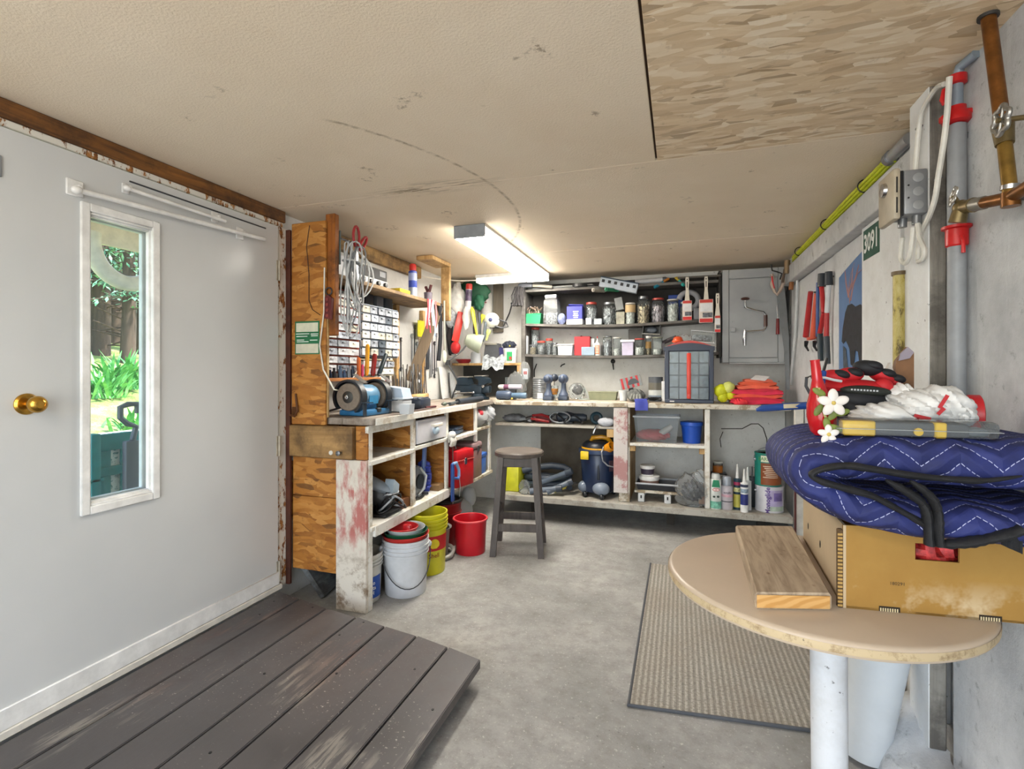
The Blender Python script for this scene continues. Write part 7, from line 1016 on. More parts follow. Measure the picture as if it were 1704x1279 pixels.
part(bxo, 'front_panel', MB(F).b2((0, .0005, -.006), (hx0, BH, 0)).b2((hx1, .0005, -.006), (FW, BH, 0)).b2((hx0, .0005, -.006), (hx1, hz0, 0)).b2((hx0, hz1, -.006), (hx1, BH, 0)), KR, smooth=False)
def wallp(a, b, m, nm, th=.006): d_ = (b - a); M_ = fxyz(a, d_, (0, 0, 1), V((d_.y, -d_.x, 0))); part(bxo, nm, MB(M_).b2((0, .0005, -th), (d_.length, BH, 0)), m, smooth=False); return M_
ML = wallp(BBL, BFL, WHC, 'side_panel'); wallp(BBR, BBL, KR, 'back_panel'); wallp(BFR, BBR, KR, 'side_panel')
part(bxo, 'bottom', MB().prism([(p.x, p.y) for p in (BFL, BFR, BBR, BBL)], TH + .001, TH + .006), KR)
part(bxo, 'fold_edge', MB(F).b2((-.012, .0005, -.01), (0, BH - .01, .002), .002), P('#5d4526', .8, 0, .5, 60)); mb = MB(F); [mb.b2((-.0125, .004 + .009 * i, .0018), (-.002, .009 + .009 * i, .0028)) for i in range(20)]; part(bxo, 'corrugation', mb, P('#b08d4e', .8), kind='stuff')
for px, py in ((1345, 875), (1365, 905)):
    r_ = ray(px, py); n_ = ML.col[2].to_3d(); tt = (BFL - E0).dot(n_) / r_.dot(n_); p = E0 + r_ * tt; part(bxo, 'slit', MB(fxyz(p + n_ * .0005, ML.col[0].to_3d(), (0, 0, 1), n_)).ell((0, 0, 0), (.006, .011, .0012)), BLACK)
for px, py in ((1480, 1011), (1648, 1022)):
    lx, lz = loc_face(px, py); part(bxo, 'slot', MB(F).b2((lx - .022, .001, .0003), (lx + .022, .013, .0012)), P('#2a1f12', .8)); mb = MB(F); [mb.b2((lx - .02 + .005 * i, .001, .001), (lx - .0175 + .005 * i, .009, .002)) for i in range(8)]; part(bxo, 'slot_flutes', mb, P('#d8c7a0', .8), kind='stuff')
lx, lz = loc_face(1493, 971); part(bxo, 'stamp', text_mb('180291', .011, F @ tr(lx, lz, 0), th=.0008), P('#2b1d0c', .6), kind='stuff')
solo('red_tinsel', crumple(F @ V(((hx0 + hx1) / 2, .12, -.07)), (.07, .05, .06), 101, .7, 26, 16), P('#b8302e', .35, .2, .6, 60), 'shiny red wrapping stuffed in the cardboard box', 'wrapping', ang=20)
# ---- quilted moving blanket
def m_blanket():
    k = NT('navy_quilt').set(.75); uv = k.n('TexCoord').outputs['UV']; xy = k.sep(uv); tri = k.math('MULTIPLY', k.math('PINGPONG', xy[0], .07), .8); v_ = k.math('ADD', xy[1], tri)
    m_ = k.math('PINGPONG', v_, .0225); line = k.math('LESS_THAN', m_, .0010); dash = k.math('GREATER_THAN', k.math('FRACT', k.math('MULTIPLY', xy[0], 110)), .3); on = k.math('MULTIPLY', line, dash)
    base = k.ramp(k.noise(k.co(), 14, 5, .6), [(.3, '#171e4e'), (.7, '#242e6e')]); k.col(k.mix(k.math('MULTIPLY', on, .8), base, '#b9bde0'))
    hgt = k.math('ADD', k.ramp(m_, [(0, 0.), (.02, 1.)]), k.math('MULTIPLY', k.noise(k.co(), 22, 3), .35)); k.bump(hgt, .55, .012); return k.m
path = [(1.0, 1.095, .052), (.88, 1.096, .054), (.74, 1.095, .055), (.6, 1.096, .055), (.48, 1.097, .055), (.40, 1.095, .054), (.335, 1.087, .052), (.298, 1.062, .048), (.318, 1.022, .044), (.385, .988, .043), (.48, .97, .041), (.6, .969, .041), (.74, .966, .041), (.88, .966, .041), (1.0, .966, .04)]
path = [(min(x, .79 if i in (0, 14) else x), z, r) for i, (x, z, r) in enumerate(path)]; path = [p for p in path if p[0] < .79 or p in (path[0], path[-1])]
def catmull(ps, n):
    out = []
    for i in range(len(ps) - 1):
        p0, p1, p2, p3 = ps[max(i - 1, 0)], ps[i], ps[i + 1], ps[min(i + 2, len(ps) - 1)]
        for k in range(n): t_ = k / n; out.append(tuple(.5 * (2 * b + (c - a) * t_ + (2 * a - 5 * b + 4 * c - d_) * t_ * t_ + (3 * b - a - 3 * c + d_) * t_ ** 3) for a, b, c, d_ in zip(p0, p1, p2, p3)))
    return out + [ps[-1]]
cp = catmull(path, 9); NS = 72; vs = []; uvs = []; s_acc = 0; Y0b, Y1b = 1.33, 1.76
for i, (x, z, r) in enumerate(cp):
    a, b = cp[max(i - 1, 0)], cp[min(i + 1, len(cp) - 1)]; d_ = V((b[0] - a[0], 0, b[1] - a[1])).normalized(); nn = V((-d_.z, 0, d_.x)) * -1
    if i: s_acc += math.hypot(x - cp[i - 1][0], z - cp[i - 1][1])
    yc, ya = (Y0b + Y1b) / 2, (Y1b - Y0b) / 2; per = 0; last = None
    yo = .02 * math.sin(s_acc * 5) * (1 if i < len(cp) / 2 else .6)
    for k in range(NS + 1):
        an = 2 * math.pi * k / NS; cy = math.copysign(abs(math.cos(an)) ** .35, math.cos(an)); cz = math.copysign(abs(math.sin(an)) ** .75, math.sin(an)); p = V((x, yc + cy * ya + yo, z)) + nn * (cz * r)
        if last is not None: per += (p - last).length
        last = p; tri = abs(((s_acc / .14) % 1) * 2 - 1) * .056; ph = ((per + tri) % .045) / .045; puff = .0032 * math.sin(math.pi * ph) ** .6 + .0018 * math.sin(s_acc * 60 + per * 25) * math.sin(per * 40)
        cen = V((x, p.y, z)); od = (p - cen); od = od.normalized() if od.length > 1e-6 else V((0, cy, 0))
        if abs(cy) > .93: od = (od + V((0, cy, 0))).normalized()
        vs.append(p + od * puff); uvs.append((s_acc, per))
N1 = NS + 1; fs = [(i * N1 + k, i * N1 + k + 1, (i + 1) * N1 + k + 1, (i + 1) * N1 + k) for i in range(len(cp) - 1) for k in range(NS)] + [tuple(range(NS))[::-1], tuple((len(cp) - 1) * N1 + k for k in range(NS))]
bl = thing('moving_blanket', 'folded navy quilted moving blanket with black binding on the cardboard box', 'blanket', (.55, 1.5, .925)); mb = MB().add(vs, fs); qo = part(bl, 'quilt', mb, m_blanket(), ang=80)
uvl = qo.data.uv_layers.new(name='UVMap'); uvd = [0.] * (2 * len(qo.data.loops))
for lp in qo.data.loops: uvd[2 * lp.index], uvd[2 * lp.index + 1] = uvs[lp.vertex_index]
uvl.data.foreach_set('uv', uvd)
BIND = P('#15161a', .7, 0, .3, 40, .4, 90); c5 = lambda x, y, Y=1.322: onY(1270 + x * .2547, 690 + y * .2546, Y)
def bind(pts, r=.014, Y=1.322, flat=.6): part(bl, 'binding', MB().tube(catmull([tuple(c5(x, y, Y)) for x, y in pts], 5), r, 10, flat=flat, rf=lambda q: min(1, .25 + q * 5) * (.9 + .14 * math.sin(q * 23) * math.sin(q * 41))), BIND)
bind(((1690, 400), (1500, 425), (1350, 428), (1000, 400), (700, 352), (540, 332), (400, 350), (318, 388), (370, 430), (500, 470), (700, 525), (850, 600), (990, 680), (1050, 715)))
bind(((800, 425), (950, 510), (1040, 580), (1075, 680), (1085, 850)), .017, 1.312); bind(((960, 430), (1080, 520), (1135, 620), (1140, 740), (1150, 850)), .021, 1.306, .45); bind(((1110, 850), (1300, 838), (1450, 815), (1600, 780), (1690, 750)), .019, 1.312)
solo('mesh_flap', MB().sheet(lambda u, v: c5(1560 + 135 * u, 830 + (20 + 120 * u) * v - 60 * u, 1.318 + .004 * math.sin(9 * u)), 8, 5, .003), P('#1b1c20', .8, 0, .4, 200), 'black mesh flap hanging below the blanket binding', 'flap')
# ---- heap on the blanket
ZB = 1.1525
def bq(px, Y, z=ZB): p = onY(px, 618, Y); return V((p.x, Y, z))
v0 = bq(1371, 1.44, ZB - .012); t = thing('red_vase', 'slender glossy red vase standing on the blanket', 'vase', tuple(v0)); part(t, 'body', MB(tr(*v0) @ rotm(0, -6, 0)).lathe([(.02, .003), (.029, .014), (.033, .05), (.03, .08), (.02, .11), (.012, .14), (.0105, .185), (.0115, .19), (.008, .19), (.006, .15), (.001, .14)], n=28), P('#b3151d', .15, 0, .05))
t = thing('white_flower', 'white artificial flowers with green leaves against the red vase', 'flower', tuple(onY(1395, 700, 1.385)))
for (px, py, s_) in ((1386, 670, 1.0), (1378, 722, .7)):
    c0 = onY(px, py, 1.385)
    for i in range(5): a = R(72 * i + 20); part(t, 'petal', MB(tr(*(c0 + V((.017 * s_ * math.cos(a), -.004, .017 * s_ * math.sin(a))))) @ rotm(0, -math.degrees(a), 0)).ell((0, 0, 0), (.017 * s_, .005, .011 * s_)), P('#dcd5cf', .6))
    part(t, 'centre', MB().ell(c0 + V((0, -.006, 0)), (.005, .005, .005)), P('#c9b05a', .6))
for (px, py, an) in ((1363, 652, 30), (1362, 682, -60), (1387, 690, -50), (1390, 712, 20), (1376, 705, 80), (1402, 686, -20)): c0 = onY(px, py, 1.39); part(t, 'leaf', MB(tr(*c0) @ rotm(0, an, 0)).ell((0, 0, 0), (.016, .003, .008)), P('#6f7d32', .6, 0, .3))
part(t, 'stem', MB().tube([onY(1363, 645, 1.39), onY(1365, 665, 1.395), onY(1372, 690, 1.395), onY(1385, 715, 1.395)], .003, 6), P('#b3a86a', .6))
# gloves
t = thing('work_gloves', 'red and black padded work gloves heaped on the blanket', 'gloves', tuple(bq(1425, 1.56))); GR, GK = P('#b8141f', .65, 0, .12), P('#14161c', .7, 0, .2)
def blob(name, px, py, Y, rx, ry, rz, m, rot=0): Y += .055; part(t, name, MB(tr(*onY(px, py, Y)) @ rotm(0, rot, 0)).ell((0, 0, 0), (rx, ry, rz), None, 18, 10), m)
blob('back_panel', 1420, 645, 1.54, .095, .06, .024, GR, 2); blob('palm', 1424, 664, 1.52, .072, .055, .036, GK, 4); blob('cuff', 1440, 650, 1.485, .058, .02, .014, P('#20241f', .6), 3); blob('heel', 1425, 682, 1.50, .05, .04, .026, GK, 25)
for i, (px, py, rr_) in enumerate(((1390, 627, .02), (1412, 624, .021), (1444, 612, .021), (1466, 625, .018), (1482, 634, .016))): blob('finger', px, py, 1.53 + .01 * i, .036, .03, rr_, (GR, GR, GK, GR, GR)[i], (8, -5, 10, 30, 40)[i]); blob('fingertip', px + 9, py - 4, 1.52 + .01 * i, .022, .024, .013, GK, 12)
blob('thumb', 1477, 655, 1.52, .018, .02, .03, GK, 0); blob('thumb_side', 1470, 643, 1.51, .022, .02, .022, GR, 0)
tx = MB(FRONT(*onY(1440, 648, 1.519))); [tx.box((-.03 + .007 * i, -.0004 * i, 0), (.004, .004, .001)) for i in range(9)]; part(t, 'print', tx, P('#b9bcc0', .6), kind='stuff')
part(t, 'base', crumple(bq(1425, 1.62, ZB + .02), (.075, .06, .022), 105, .3, low=ZB - .01), GK)
# carrier bag
t = thing('carrier_bag', 'crumpled white carrier bag with red lettering on the blanket', 'bag', tuple(bq(1520, 1.56))); WB = P('#d9d8d6', .5, 0, .05)
def cr2(px, py, Y, r, s_, amp=.5): part(t, 'fold', crumple(onY(px, py, Y), r, s_, amp, 52, 34, low=ZB - .01), WB, ang=55)
cr2(1470, 690, 1.50, (.062, .05, .026), 111); cr2(1525, 680, 1.54, (.065, .06, .042), 112, .6); cr2(1565, 675, 1.54, (.055, .055, .045), 113, .5); cr2(1440, 700, 1.47, (.045, .04, .016), 114); cr2(1590, 690, 1.53, (.035, .04, .03), 115); cr2(1500, 662, 1.56, (.03, .03, .03), 116, .7)
for (px, py, an, w_) in ((1570, 668, 62, .035), (1566, 684, 50, .02), (1535, 694, -14, .034), (1523, 697, 5, .014)): part(t, 'red_lettering', MB(FRONT(*onY(px, py, 1.462)) @ rotm(0, 0, an)).box((0, 0, 0), (w_, .008, .0012)), P('#b52229', .5))
# clamshell with yellow blocks
t = thing('clamshell_pack', 'grey and yellow tool in a long clear clamshell pack on the blanket', 'package', tuple(bq(1520, 1.42))); zz0 = ZB - .004; c0, c1 = bq(1402, 1.385), bq(1645, 1.43); part(t, 'tool', MB().b2((c0.x + .02, 1.39, zz0 + .002), (c1.x - .05, 1.45, zz0 + .034), .008), P('#45474a', .4)); part(t, 'tool_tail', MB().b2((c1.x - .09, 1.40, zz0 + .004), (c1.x - .01, 1.45, zz0 + .024), .01), P('#5d6468', .4))
for px0, px1 in ((1403, 1458), (1557, 1577)): a, b = bq(px0, 1.383), bq(px1, 1.383); part(t, 'yellow_block', MB().b2((a.x, 1.383, zz0 + .001), (b.x, 1.42, zz0 + .036), .003), P('#e0b41c', .4))
a = bq(1528, 1.385); part(t, 'yellow_button', MB(FRONT(a.x, 1.388, zz0 + .014)).lathe([(.009, 0), (.009, .006), (.001, .007)], n=16), P('#e0b41c', .4)); part(t, 'shell', MB().b2((c0.x - .012, 1.377, zz0 + .0005), (c1.x, 1.47, zz0 + .04), .012), glass('clamshell', '#eef2f4', .93, .05)); part(t, 'flange', MB().b2((c0.x - .015, 1.374, zz0 + .017), (c1.x + .002, 1.474, zz0 + .0185)), glass('clamshell_flange', '#eef2f4', .7, .1))
# lantern jar with red cap
c0, c1 = onY(1550, 688, 1.62), onY(1632, 686, 1.60); c0.z = c1.z = ZB + .038; M_, L = frame(c0, c1); t = thing('torch_lantern', 'clear lantern with a red cap lying against the wall', 'lantern', tuple(c0)); part(t, 'lens', MB(M_).lathe([(.022, 0), (.03, L * .3), (.045, L * .62), (.047, L * .75)], n=24), CLEARP); part(t, 'cap', MB(M_).lathe([(.048, L * .72), (.05, L * .76), (.05, L * .97), (.045, L), (.001, L)], n=28), P('#b81c24', .4)); part(t, 'reflector', MB(M_).lathe([(.012, L * .2), (.035, L * .6), (.001, L * .6)], n=20), P('#b0a79b', .3, .5)); part(t, 'bulb', MB().ell(c0 + (c1 - c0) * .55 + V((0, -.04, 0)), (.006, .006, .006)), P('#f0f0ea', .2)); part(t, 'spring', MB().tube([c1 + V((.004 + .012 * i / 20, -.006 * math.cos(i * 1.2), -.025 + .006 * math.sin(i * 1.2))) for i in range(20)], .002, 5), CHROME)
# sheath, blue tools
a = onY(1500, 620, 1.66); t = thing('leather_sheath', 'brown leather tool sheath standing behind the gloves', 'sheath', tuple(bq(1500, 1.66))); q0, q1, q2, q3, q4, q5 = (onY(px, py, 1.66) for px, py in ((1490, 690), (1521, 690), (1521, 586), (1511, 577), (1492, 600), (1490, 610))); F_ = FRONT(q0.x, 1.66, 0); part(t, 'body', MB(F_).prism([(q.x - q0.x, q.z if q.z > ZB else ZB) for q in (q0, q1, q2, q3, q4, q5)], -.02, 0), P('#7a5433', .6, 0, .2)); part(t, 'flap', MB(FRONT(0, 1.655, 0)).prism([(q.x, q.z) for q in (onY(1495, 600, 1.655), onY(1498, 588, 1.655), onY(1510, 577, 1.655), onY(1520, 586, 1.655), onY(1513, 596, 1.655))], -.002, .004), P('#8d8490', .5)); part(t, 'steel_leaf', MB(FRONT(0, 1.65, 0)).prism([(q.x, q.z) for q in (onY(1474, 620, 1.65), onY(1482, 603, 1.65), onY(1489, 622, 1.65), onY(1488, 650, 1.65), onY(1478, 655, 1.65))], -.02, 0), P('#b5b0aa', .4, .4)); part(t, 'cord', MB().tube([onY(1495, 640, 1.63), onY(1492, 655, 1.62), onY(1505, 660, 1.62), onY(1520, 668, 1.61)], .005, 6), P('#9aa37a', .5))
t = thing('pruning_saw', 'blue handled tool sticking out past the blanket edge', 'tool', tuple(onY(1300, 680, 1.62))); a, b = onY(1259, 682, 1.64), onY(1350, 674, 1.60); part(t, 'handle', MB().tube([a, a + (b - a) * .12 + V((0, 0, .004)), a + (b - a) * .5 + V((0, 0, .003)), b], .017, 10, rf=lambda q: .45 + .55 * min(1, q * 4), flat=.62), P('#1f4486', .4)); part(t, 'decal', MB(FRONT(*(a + (b - a) * .66 + V((0, -.0185, .004)))) @ rotm(0, 0, 4)).box((0, 0, 0), (.05, .012, .001), .0004), P('#a3977a', .5)); part(t, 'grip_end', MB().tube([b, b + V((.04, -.01, -.004)), b + V((.08, -.01, -.02)), b + V((.11, -.01, ZB - b.z + .008))], .012, 8), P('#1a2f5a', .4))
t = thing('screwdriver', 'blue handled screwdriver leaning beside the red vase', 'screwdriver', tuple(bq(1366, 1.50))); part(t, 'handle', MB().cyl(onY(1364, 655, 1.5), onY(1370, 618, 1.52), .0095, .008, 10), P('#1e4a9c', .35)); part(t, 'shaft', MB().cyl(onY(1370, 618, 1.52), onY(1376, 596, 1.53), .004, .004, 8), BLACK); part(t, 'tail', MB().cyl(onY(1364, 655, 1.5), (onY(1366, 655, 1.5).x, 1.5, ZB - .005), .006, n=8), NAVY)
solo('black_cable', MB().tube([onY(1348, 655, 1.5), onY(1341, 642, 1.5), onY(1342, 628, 1.5), onY(1350, 625, 1.5), onY(1356, 635, 1.5), onY(1358, 655, 1.5), (onY(1358, 655, 1.5).x, 1.5, ZB)], .004, 7), DGREY, 'small black cable loop left of the blue screwdriver', 'cable')
solo('string', MB().tube([onY(1352, 614, 1.47), onY(1351, 622, 1.46), onY(1358, 628, 1.46), onY(1372, 628, 1.47), onY(1388, 632, 1.48), onY(1400, 634, 1.49)], .0035, 6), P('#cfd2d4', .5), 'thin white cord running from the red vase to the gloves', 'cord')
# ---- floor mat and things under the table
fm = NT('ribbed_mat').set(.95); c_ = fm.sep(fm.co()); wv = fm.math('PINGPONG', c_[0], .0115); n_ = fm.noise(fm.co(), 90, 4, .7); col = fm.mix(fm.ramp(fm.math('MULTIPLY', wv, 87), [(.3, 0.), (.75, 1.)]), '#8f8b83', '#b3aea5'); col = fm.mix(fm.ramp(n_, [(.38, .6), (.55, 0.)]), col, '#6f6b64'); col = fm.mix(fm.ramp(fm.noise(fm.co(), 3, 4), [(.4, 0.), (.7, .4)]), col, '#86796a'); fm.col(col).bump(fm.math('ADD', fm.math('MULTIPLY', wv, 60), n_), .6, .006)
mp = [(-.182, 3.53), (-.186, 2.005), (.47, 2.072), (.60, 2.09), (.60, 3.53)]; t = thing('floor_mat', 'grey ribbed doormat lying on the concrete floor', 'mat', (.2, 2.8, 0)); part(t, 'carpet', MB().prism(mp[::-1], .0005, .010), fm.m); part(t, 'border', MB().tube([(x, y, .007) for x, y in mp[:4]], .007, 8), P('#4f5156', .7))
wd0, wd1 = V((.585, 2.0, .0)), V((.685, 2.02, .60)); M_, L = frame(wd0, wd1); solo('white_drum', MB(M_).lathe([(.07, .012), (.074, .03), (.09, L), (.086, L), (.07, .04), (.001, .04)], n=36), P('#d5dade', .45, 0, .03), 'smooth white plastic drum leaning under the table', 'drum')
solo('brick', MB(tr(.68, 2.16, .0) @ rotm(0, 0, 20)).box((0, 0, .061), (.06, .09, .12), .005), P('#a8543c', .85, 0, .3, 30), 'red brick standing behind the white drum', 'brick')
# ================================================================== RIGHT WALL
XW = .861
sg = thing('house_number_sign', 'green sign reading 3091 on the white wall board', 'sign', (.834, 2.71, 1.89)); part(sg, 'plate', MB().b2((.8325, 2.61, 1.825), (.8345, 2.81, 1.965), .0005), P('#0f5140', .45)); part(sg, 'number', text_mb('3091', .118, FACENX(.8325, 2.71, 1.895), th=.0006, sx=.78, bold=.003), P('#e4e8e6', .5, 0, 0), kind='stuff')
# poster
pq = thing('poster', 'poster of a dark antlered beast under a blue sky on the wall', 'poster', (.86, 3.06, 1.31)); PY0, PY1, PZ0, PZ1 = 2.845, 3.30, 1.28, 1.905
part(pq, 'sheet', MB().sheet(lambda u, v: (.8600 - .003 * math.sin(u * 3.1) , PY1 + (PY0 - PY1) * u, PZ0 + (PZ1 - .075 * (1 - u) - PZ0) * v), 10, 6, .0015), P('#5d7fae', .4, 0, .12, 3))
def flat(px_list, m, nm, off): pts = [onX(px, py, .8555) for px, py in px_list]; part(pq, nm, MB(fxyz((.8555 - off, 0, 0), (0, -1, 0), (0, 0, 1), (-1, 0, 0))).prism([(-p.y, p.z) for p in pts], 0, .0005), m)
flat(((1401, 568), (1403, 545), (1407, 520), (1411, 508), (1418, 505), (1424, 510), (1432, 506), (1438, 510), (1439, 614), (1432, 614), (1428, 585), (1424, 583), (1421, 610), (1416, 606), (1414, 580), (1408, 566), (1404, 572)), P('#23252b', .5, 0, .5, 30), 'beast', .0012); flat(((1403, 575), (1408, 580), (1412, 614), (1404, 617)), P('#4a5560', .5, 0, .5, 30), 'legs', .001)
for i, q in enumerate((((1414, 505), (1412, 480), (1416, 455), (1422, 436)), ((1416, 500), (1420, 475), (1427, 455), (1434, 448)), ((1413, 495), (1408, 470), (1406, 450)), ((1415, 482), (1424, 462), (1429, 440)), ((1413, 488), (1418, 468), (1419, 445)))): part(pq, 'antler', MB().tube([onX(px, py, .8548) for px, py in q], .006, 6, rf=lambda z: 1 - .75 * z, flat=.2), P('#b88a84', .5))
# yellow cables along the beam
for i, lab in enumerate(('yellow cable, lowest of three along the beam', 'yellow cable, middle of three along the beam', 'yellow cable, nearest the ceiling along the beam')): solo('yellow_cable', MB().tube([(.826 - .006 * i, 2.42 + .05 * i, 2.182 - .002 * i - .016 * (2 - i)), (.824 - .006 * i, 3.0, 2.178 - .016 * (2 - i)), (.826, 3.6, 2.182 - .017 * (2 - i)), (.826, 4.35, 2.176 - .016 * (2 - i))], .0075, 8), P(('#b7c21c', '#c9d420', '#d4da3a')[i], .45), lab, 'cable', group='yellow cables')
for y in (2.75, 3.4, 4.1): solo('cable_tie', MB().torus((.822, y, 2.163), .03, .003, rotm(90, 0, 0)), BLACK, {2.75: 'black tie on the yellow cables nearest the junction box', 3.4: 'black tie halfway along the yellow cables', 4.1: 'black tie on the yellow cables near the cabinet'}[y], 'tie')
t = thing('conduit_stub', 'short chrome conduit end at the start of the yellow cables', 'conduit', (.815, 2.36, 2.17)); part(t, 'pipe', MB().cyl((.815, 2.25, 2.168), (.815, 2.44, 2.168), .022, n=16), P('#b9bcbf', .3, .6)); part(t, 'collar', MB().cyl((.815, 2.42, 2.168), (.815, 2.45, 2.168), .028, n=12), P('#8f9296', .35, .6))
# junction box and switch plate on the stud
t = thing('junction_box', 'grey steel junction box with three knockouts on the white stud', 'electrical box', (.715, 1.98, 1.80)); part(t, 'box', MB().b2((.684, 1.932, 1.803), (.7483, 2.035, 1.945), .006), P('#8f9194', .45, .3))
for z in (1.83, 1.873, 1.917): part(t, 'knockout', MB(FRONT(.722, 1.932, z)).lathe([(.0145, 0), (.0145, .0015), (.0125, .002), (.001, .002)], n=20), P('#a3a5a7', .4, .3))
for z in (1.855, 1.895): part(t, 'screw_hole', MB(FRONT(.696, 1.932, z)).lathe([(.003, 0), (.003, .001), (.001, .001)], n=8), BLACK)
part(t, 'cover', MB().b2((.654, 1.93, 1.79), (.676, 2.062, 1.955), .008), P('#b3a893', .5)); part(t, 'gasket', MB().b2((.676, 1.936, 1.80), (.684, 2.055, 1.945)), BLACK); part(t, 'slot', MB().b2((.662, 1.9285, 1.81), (.666, 1.9305, 1.86)).b2((.662, 1.9285, 1.875), (.666, 1.9305, 1.925)), BLACK); part(t, 'dial', MB(FACENX(.654, 2.0, 1.905)).lathe([(.024, 0), (.022, .01), (.001, .013)], n=20), CHROME)
for x, y in ((.70, 1.99), (.728, 1.96)): part(t, 'clamp', MB().cyl((x, y, 1.775), (x, y, 1.803), .013, n=12), P('#85878a', .35, .6))
WC = P('#d3d1c8', .45)
t = thing('white_cable', 'white electric cables looping down from the ceiling into the junction box', 'cable', (.73, 1.95, 2.1)); 
def wc(pts, X=.735, r=.0075): part(t, 'cable', MB().tube(catmull([tuple(onX(px, py, X)) for px, py in pts], 4), r, 8), WC)
wc(((1571, 140), (1560, 145), (1545, 165), (1533, 190), (1528, 225), (1524, 270), (1522, 296))); wc(((1580, 128), (1578, 160), (1576, 190), (1570, 240), (1562, 290), (1556, 330), (1546, 360), (1534, 385), (1529, 410), (1528, 432)), .735, .008); wc(((1520, 378), (1518, 400), (1514, 425), (1506, 438), (1499, 430), (1500, 410), (1502, 395)), .712); wc(((1527, 372), (1530, 395), (1538, 415), (1536, 430), (1528, 435)), .72)
for q in ((1528, 212), (1560, 297), (1576, 150)): p = onX(*q, .74); part(t, 'staple', MB().box((.742, p.y, p.z), (.012, .028, .006), .001), STEEL)
# yellow pole
a, b = onX(1497, 458, .79), onX(1497, 640, .79); t = thing('wall_pole', 'mottled yellow painted pole with a brown cap against the wall', 'pole', (b.x, b.y, b.z)); pm_ = NT('mottled_yellow').set(.5); pm_.col(pm_.ramp(pm_.noise(pm_.co((1, 1, .4)), 24, 6, .75), [(.38, '#5c4a1c'), (.48, '#b8a75a'), (.7, '#cfc58a')])); part(t, 'pole', MB().cyl((.79, b.y, .35), (.79, b.y, a.z), .021, n=18), pm_.m); part(t, 'cap', MB().cyl((.79, b.y, a.z), (.79, b.y, a.z + .014), .026, n=16), P('#6b5a40', .5)); part(t, 'foot', MB().b2((.775, b.y - .03, 0), (.805, b.y + .03, .35), .004), P('#8a8378', .7))
# grey conduit with red fittings
CXp, CYp = .772, 1.815; t = thing('grey_conduit', 'vertical grey conduit with red clamps beside the copper pipe', 'pipe', (CXp, CYp, 1.0)); part(t, 'pipe', MB().cyl((CXp, CYp, 1.0), (CXp, CYp, 2.02), .0225, n=24).tube([(CXp, CYp, 1.01), (CXp + .006, CYp, .985), (.80, CYp, .98)], .0225, 14), P('#8d9094', .5, 0, .15, 10)); part(t, 'upper_pipe', MB().cyl((CXp, CYp, 2.02), (CXp, CYp, 2.165), .015, n=18).tube([(CXp, CYp, 2.16), (CXp + .004, CYp - .01, 2.185), (CXp + .02, CYp - .06, 2.192)], .013, 10), P('#8d9aa6', .45, .2))
RP = P('#c01a1c', .35, 0, .06); fit = lambda py: onY(1603, py, CYp).z
part(t, 'red_fitting', MB(tr(CXp, CYp, fit(205))).lathe([(.024, 0), (.034, .006), (.034, .022), (.024, .034), (.022, .05)], n=22), RP); part(t, 'red_lug', MB().box((CXp + .03, CYp - .012, fit(190)), (.04, .02, .018), .004).box((CXp - .03, CYp - .01, fit(197)), (.03, .02, .022), .004), RP)
part(t, 'red_fitting', MB(tr(CXp, CYp, fit(140))).lathe([(.016, -.0), (.024, .003), (.024, .026), (.016, .03)], n=20), RP); part(t, 'red_clip', MB().tube([(CXp - .02, CYp - .01, fit(145)), (CXp - .035, CYp - .015, fit(150)), (CXp - .04, CYp - .015, fit(165)), (CXp - .032, CYp - .012, fit(172))], .008, 8), RP)
part(t, 'red_fitting', MB(tr(CXp, CYp, fit(410))).lathe([(.023, 0), (.027, .004), (.027, .05), (.036, .053), (.036, .06), (.024, .062)], n=24), RP); part(t, 'red_lever', MB().tube([(CXp, CYp - .026, fit(395)), (CXp + .001, CYp - .034, fit(405)), (CXp + .001, CYp - .034, fit(424))], .005, 8), RP)
for z in (1.98, 1.2): part(t, 'pipe_strap', MB().b2((CXp - .01, CYp - .0, z), (.80, CYp + .03, z + .02), .002), P('#75787c', .4, .5))
# copper pipe, valve, tap
COP = P('#8a5a2c', .38, .75, .35, 16); BRZ = P('#7a6a48', .42, .7, .3, 20); t = thing('copper_pipe', 'brown copper water pipe with a wheel valve and tap by the ceiling', 'pipe', (.74, 1.55, 1.7)); c0, c1, c2, c3 = V((.742, 1.592, 2.2)), onX(1668, 205, .742), onX(1672, 240, .742), onX(1682, 328, .742)
part(t, 'upper_pipe', MB().cyl(c0, c1, .0155, n=18), COP); part(t, 'lower_pipe', MB().cyl(c2, c3, .0145, n=18), P('#9a7a3c', .35, .75, .3)); part(t, 'union', MB().cyl(c1, c2, .022, .018, 14), BRZ); part(t, 'solder_ring', MB().cyl(c3 + V((0, .003, .02)), c3 + V((0, .002, .03)), .018, n=14), CHROME); part(t, 'flange', MB().cyl(c0 - V((0, 0, .008)), c0, .022, n=16), IRON)
wm = fxyz(onX(1666, 200, .70), (0, -1, .25), (0, .25, 1), (-1, 0, 0)); part(t, 'handwheel', MB(wm).tube([(.029 * (1 + .12 * math.cos(6 * a)) * math.cos(a), .029 * (1 + .12 * math.cos(6 * a)) * math.sin(a), 0) for a in [2 * math.pi * i / 48 for i in range(48)]], .0055, 8, closed=True), P('#9d9b96', .35, .8)); 
for i in range(6): a = math.pi * i / 3; part(t, 'spoke', MB(wm).cyl((0, 0, 0), (.028 * math.cos(a), .028 * math.sin(a), 0), .003, n=6), P('#8d8b86', .35, .8))
part(t, 'valve_stem', MB(wm).cyl((0, 0, -.045), (0, 0, .008), .006, n=8), BRZ)
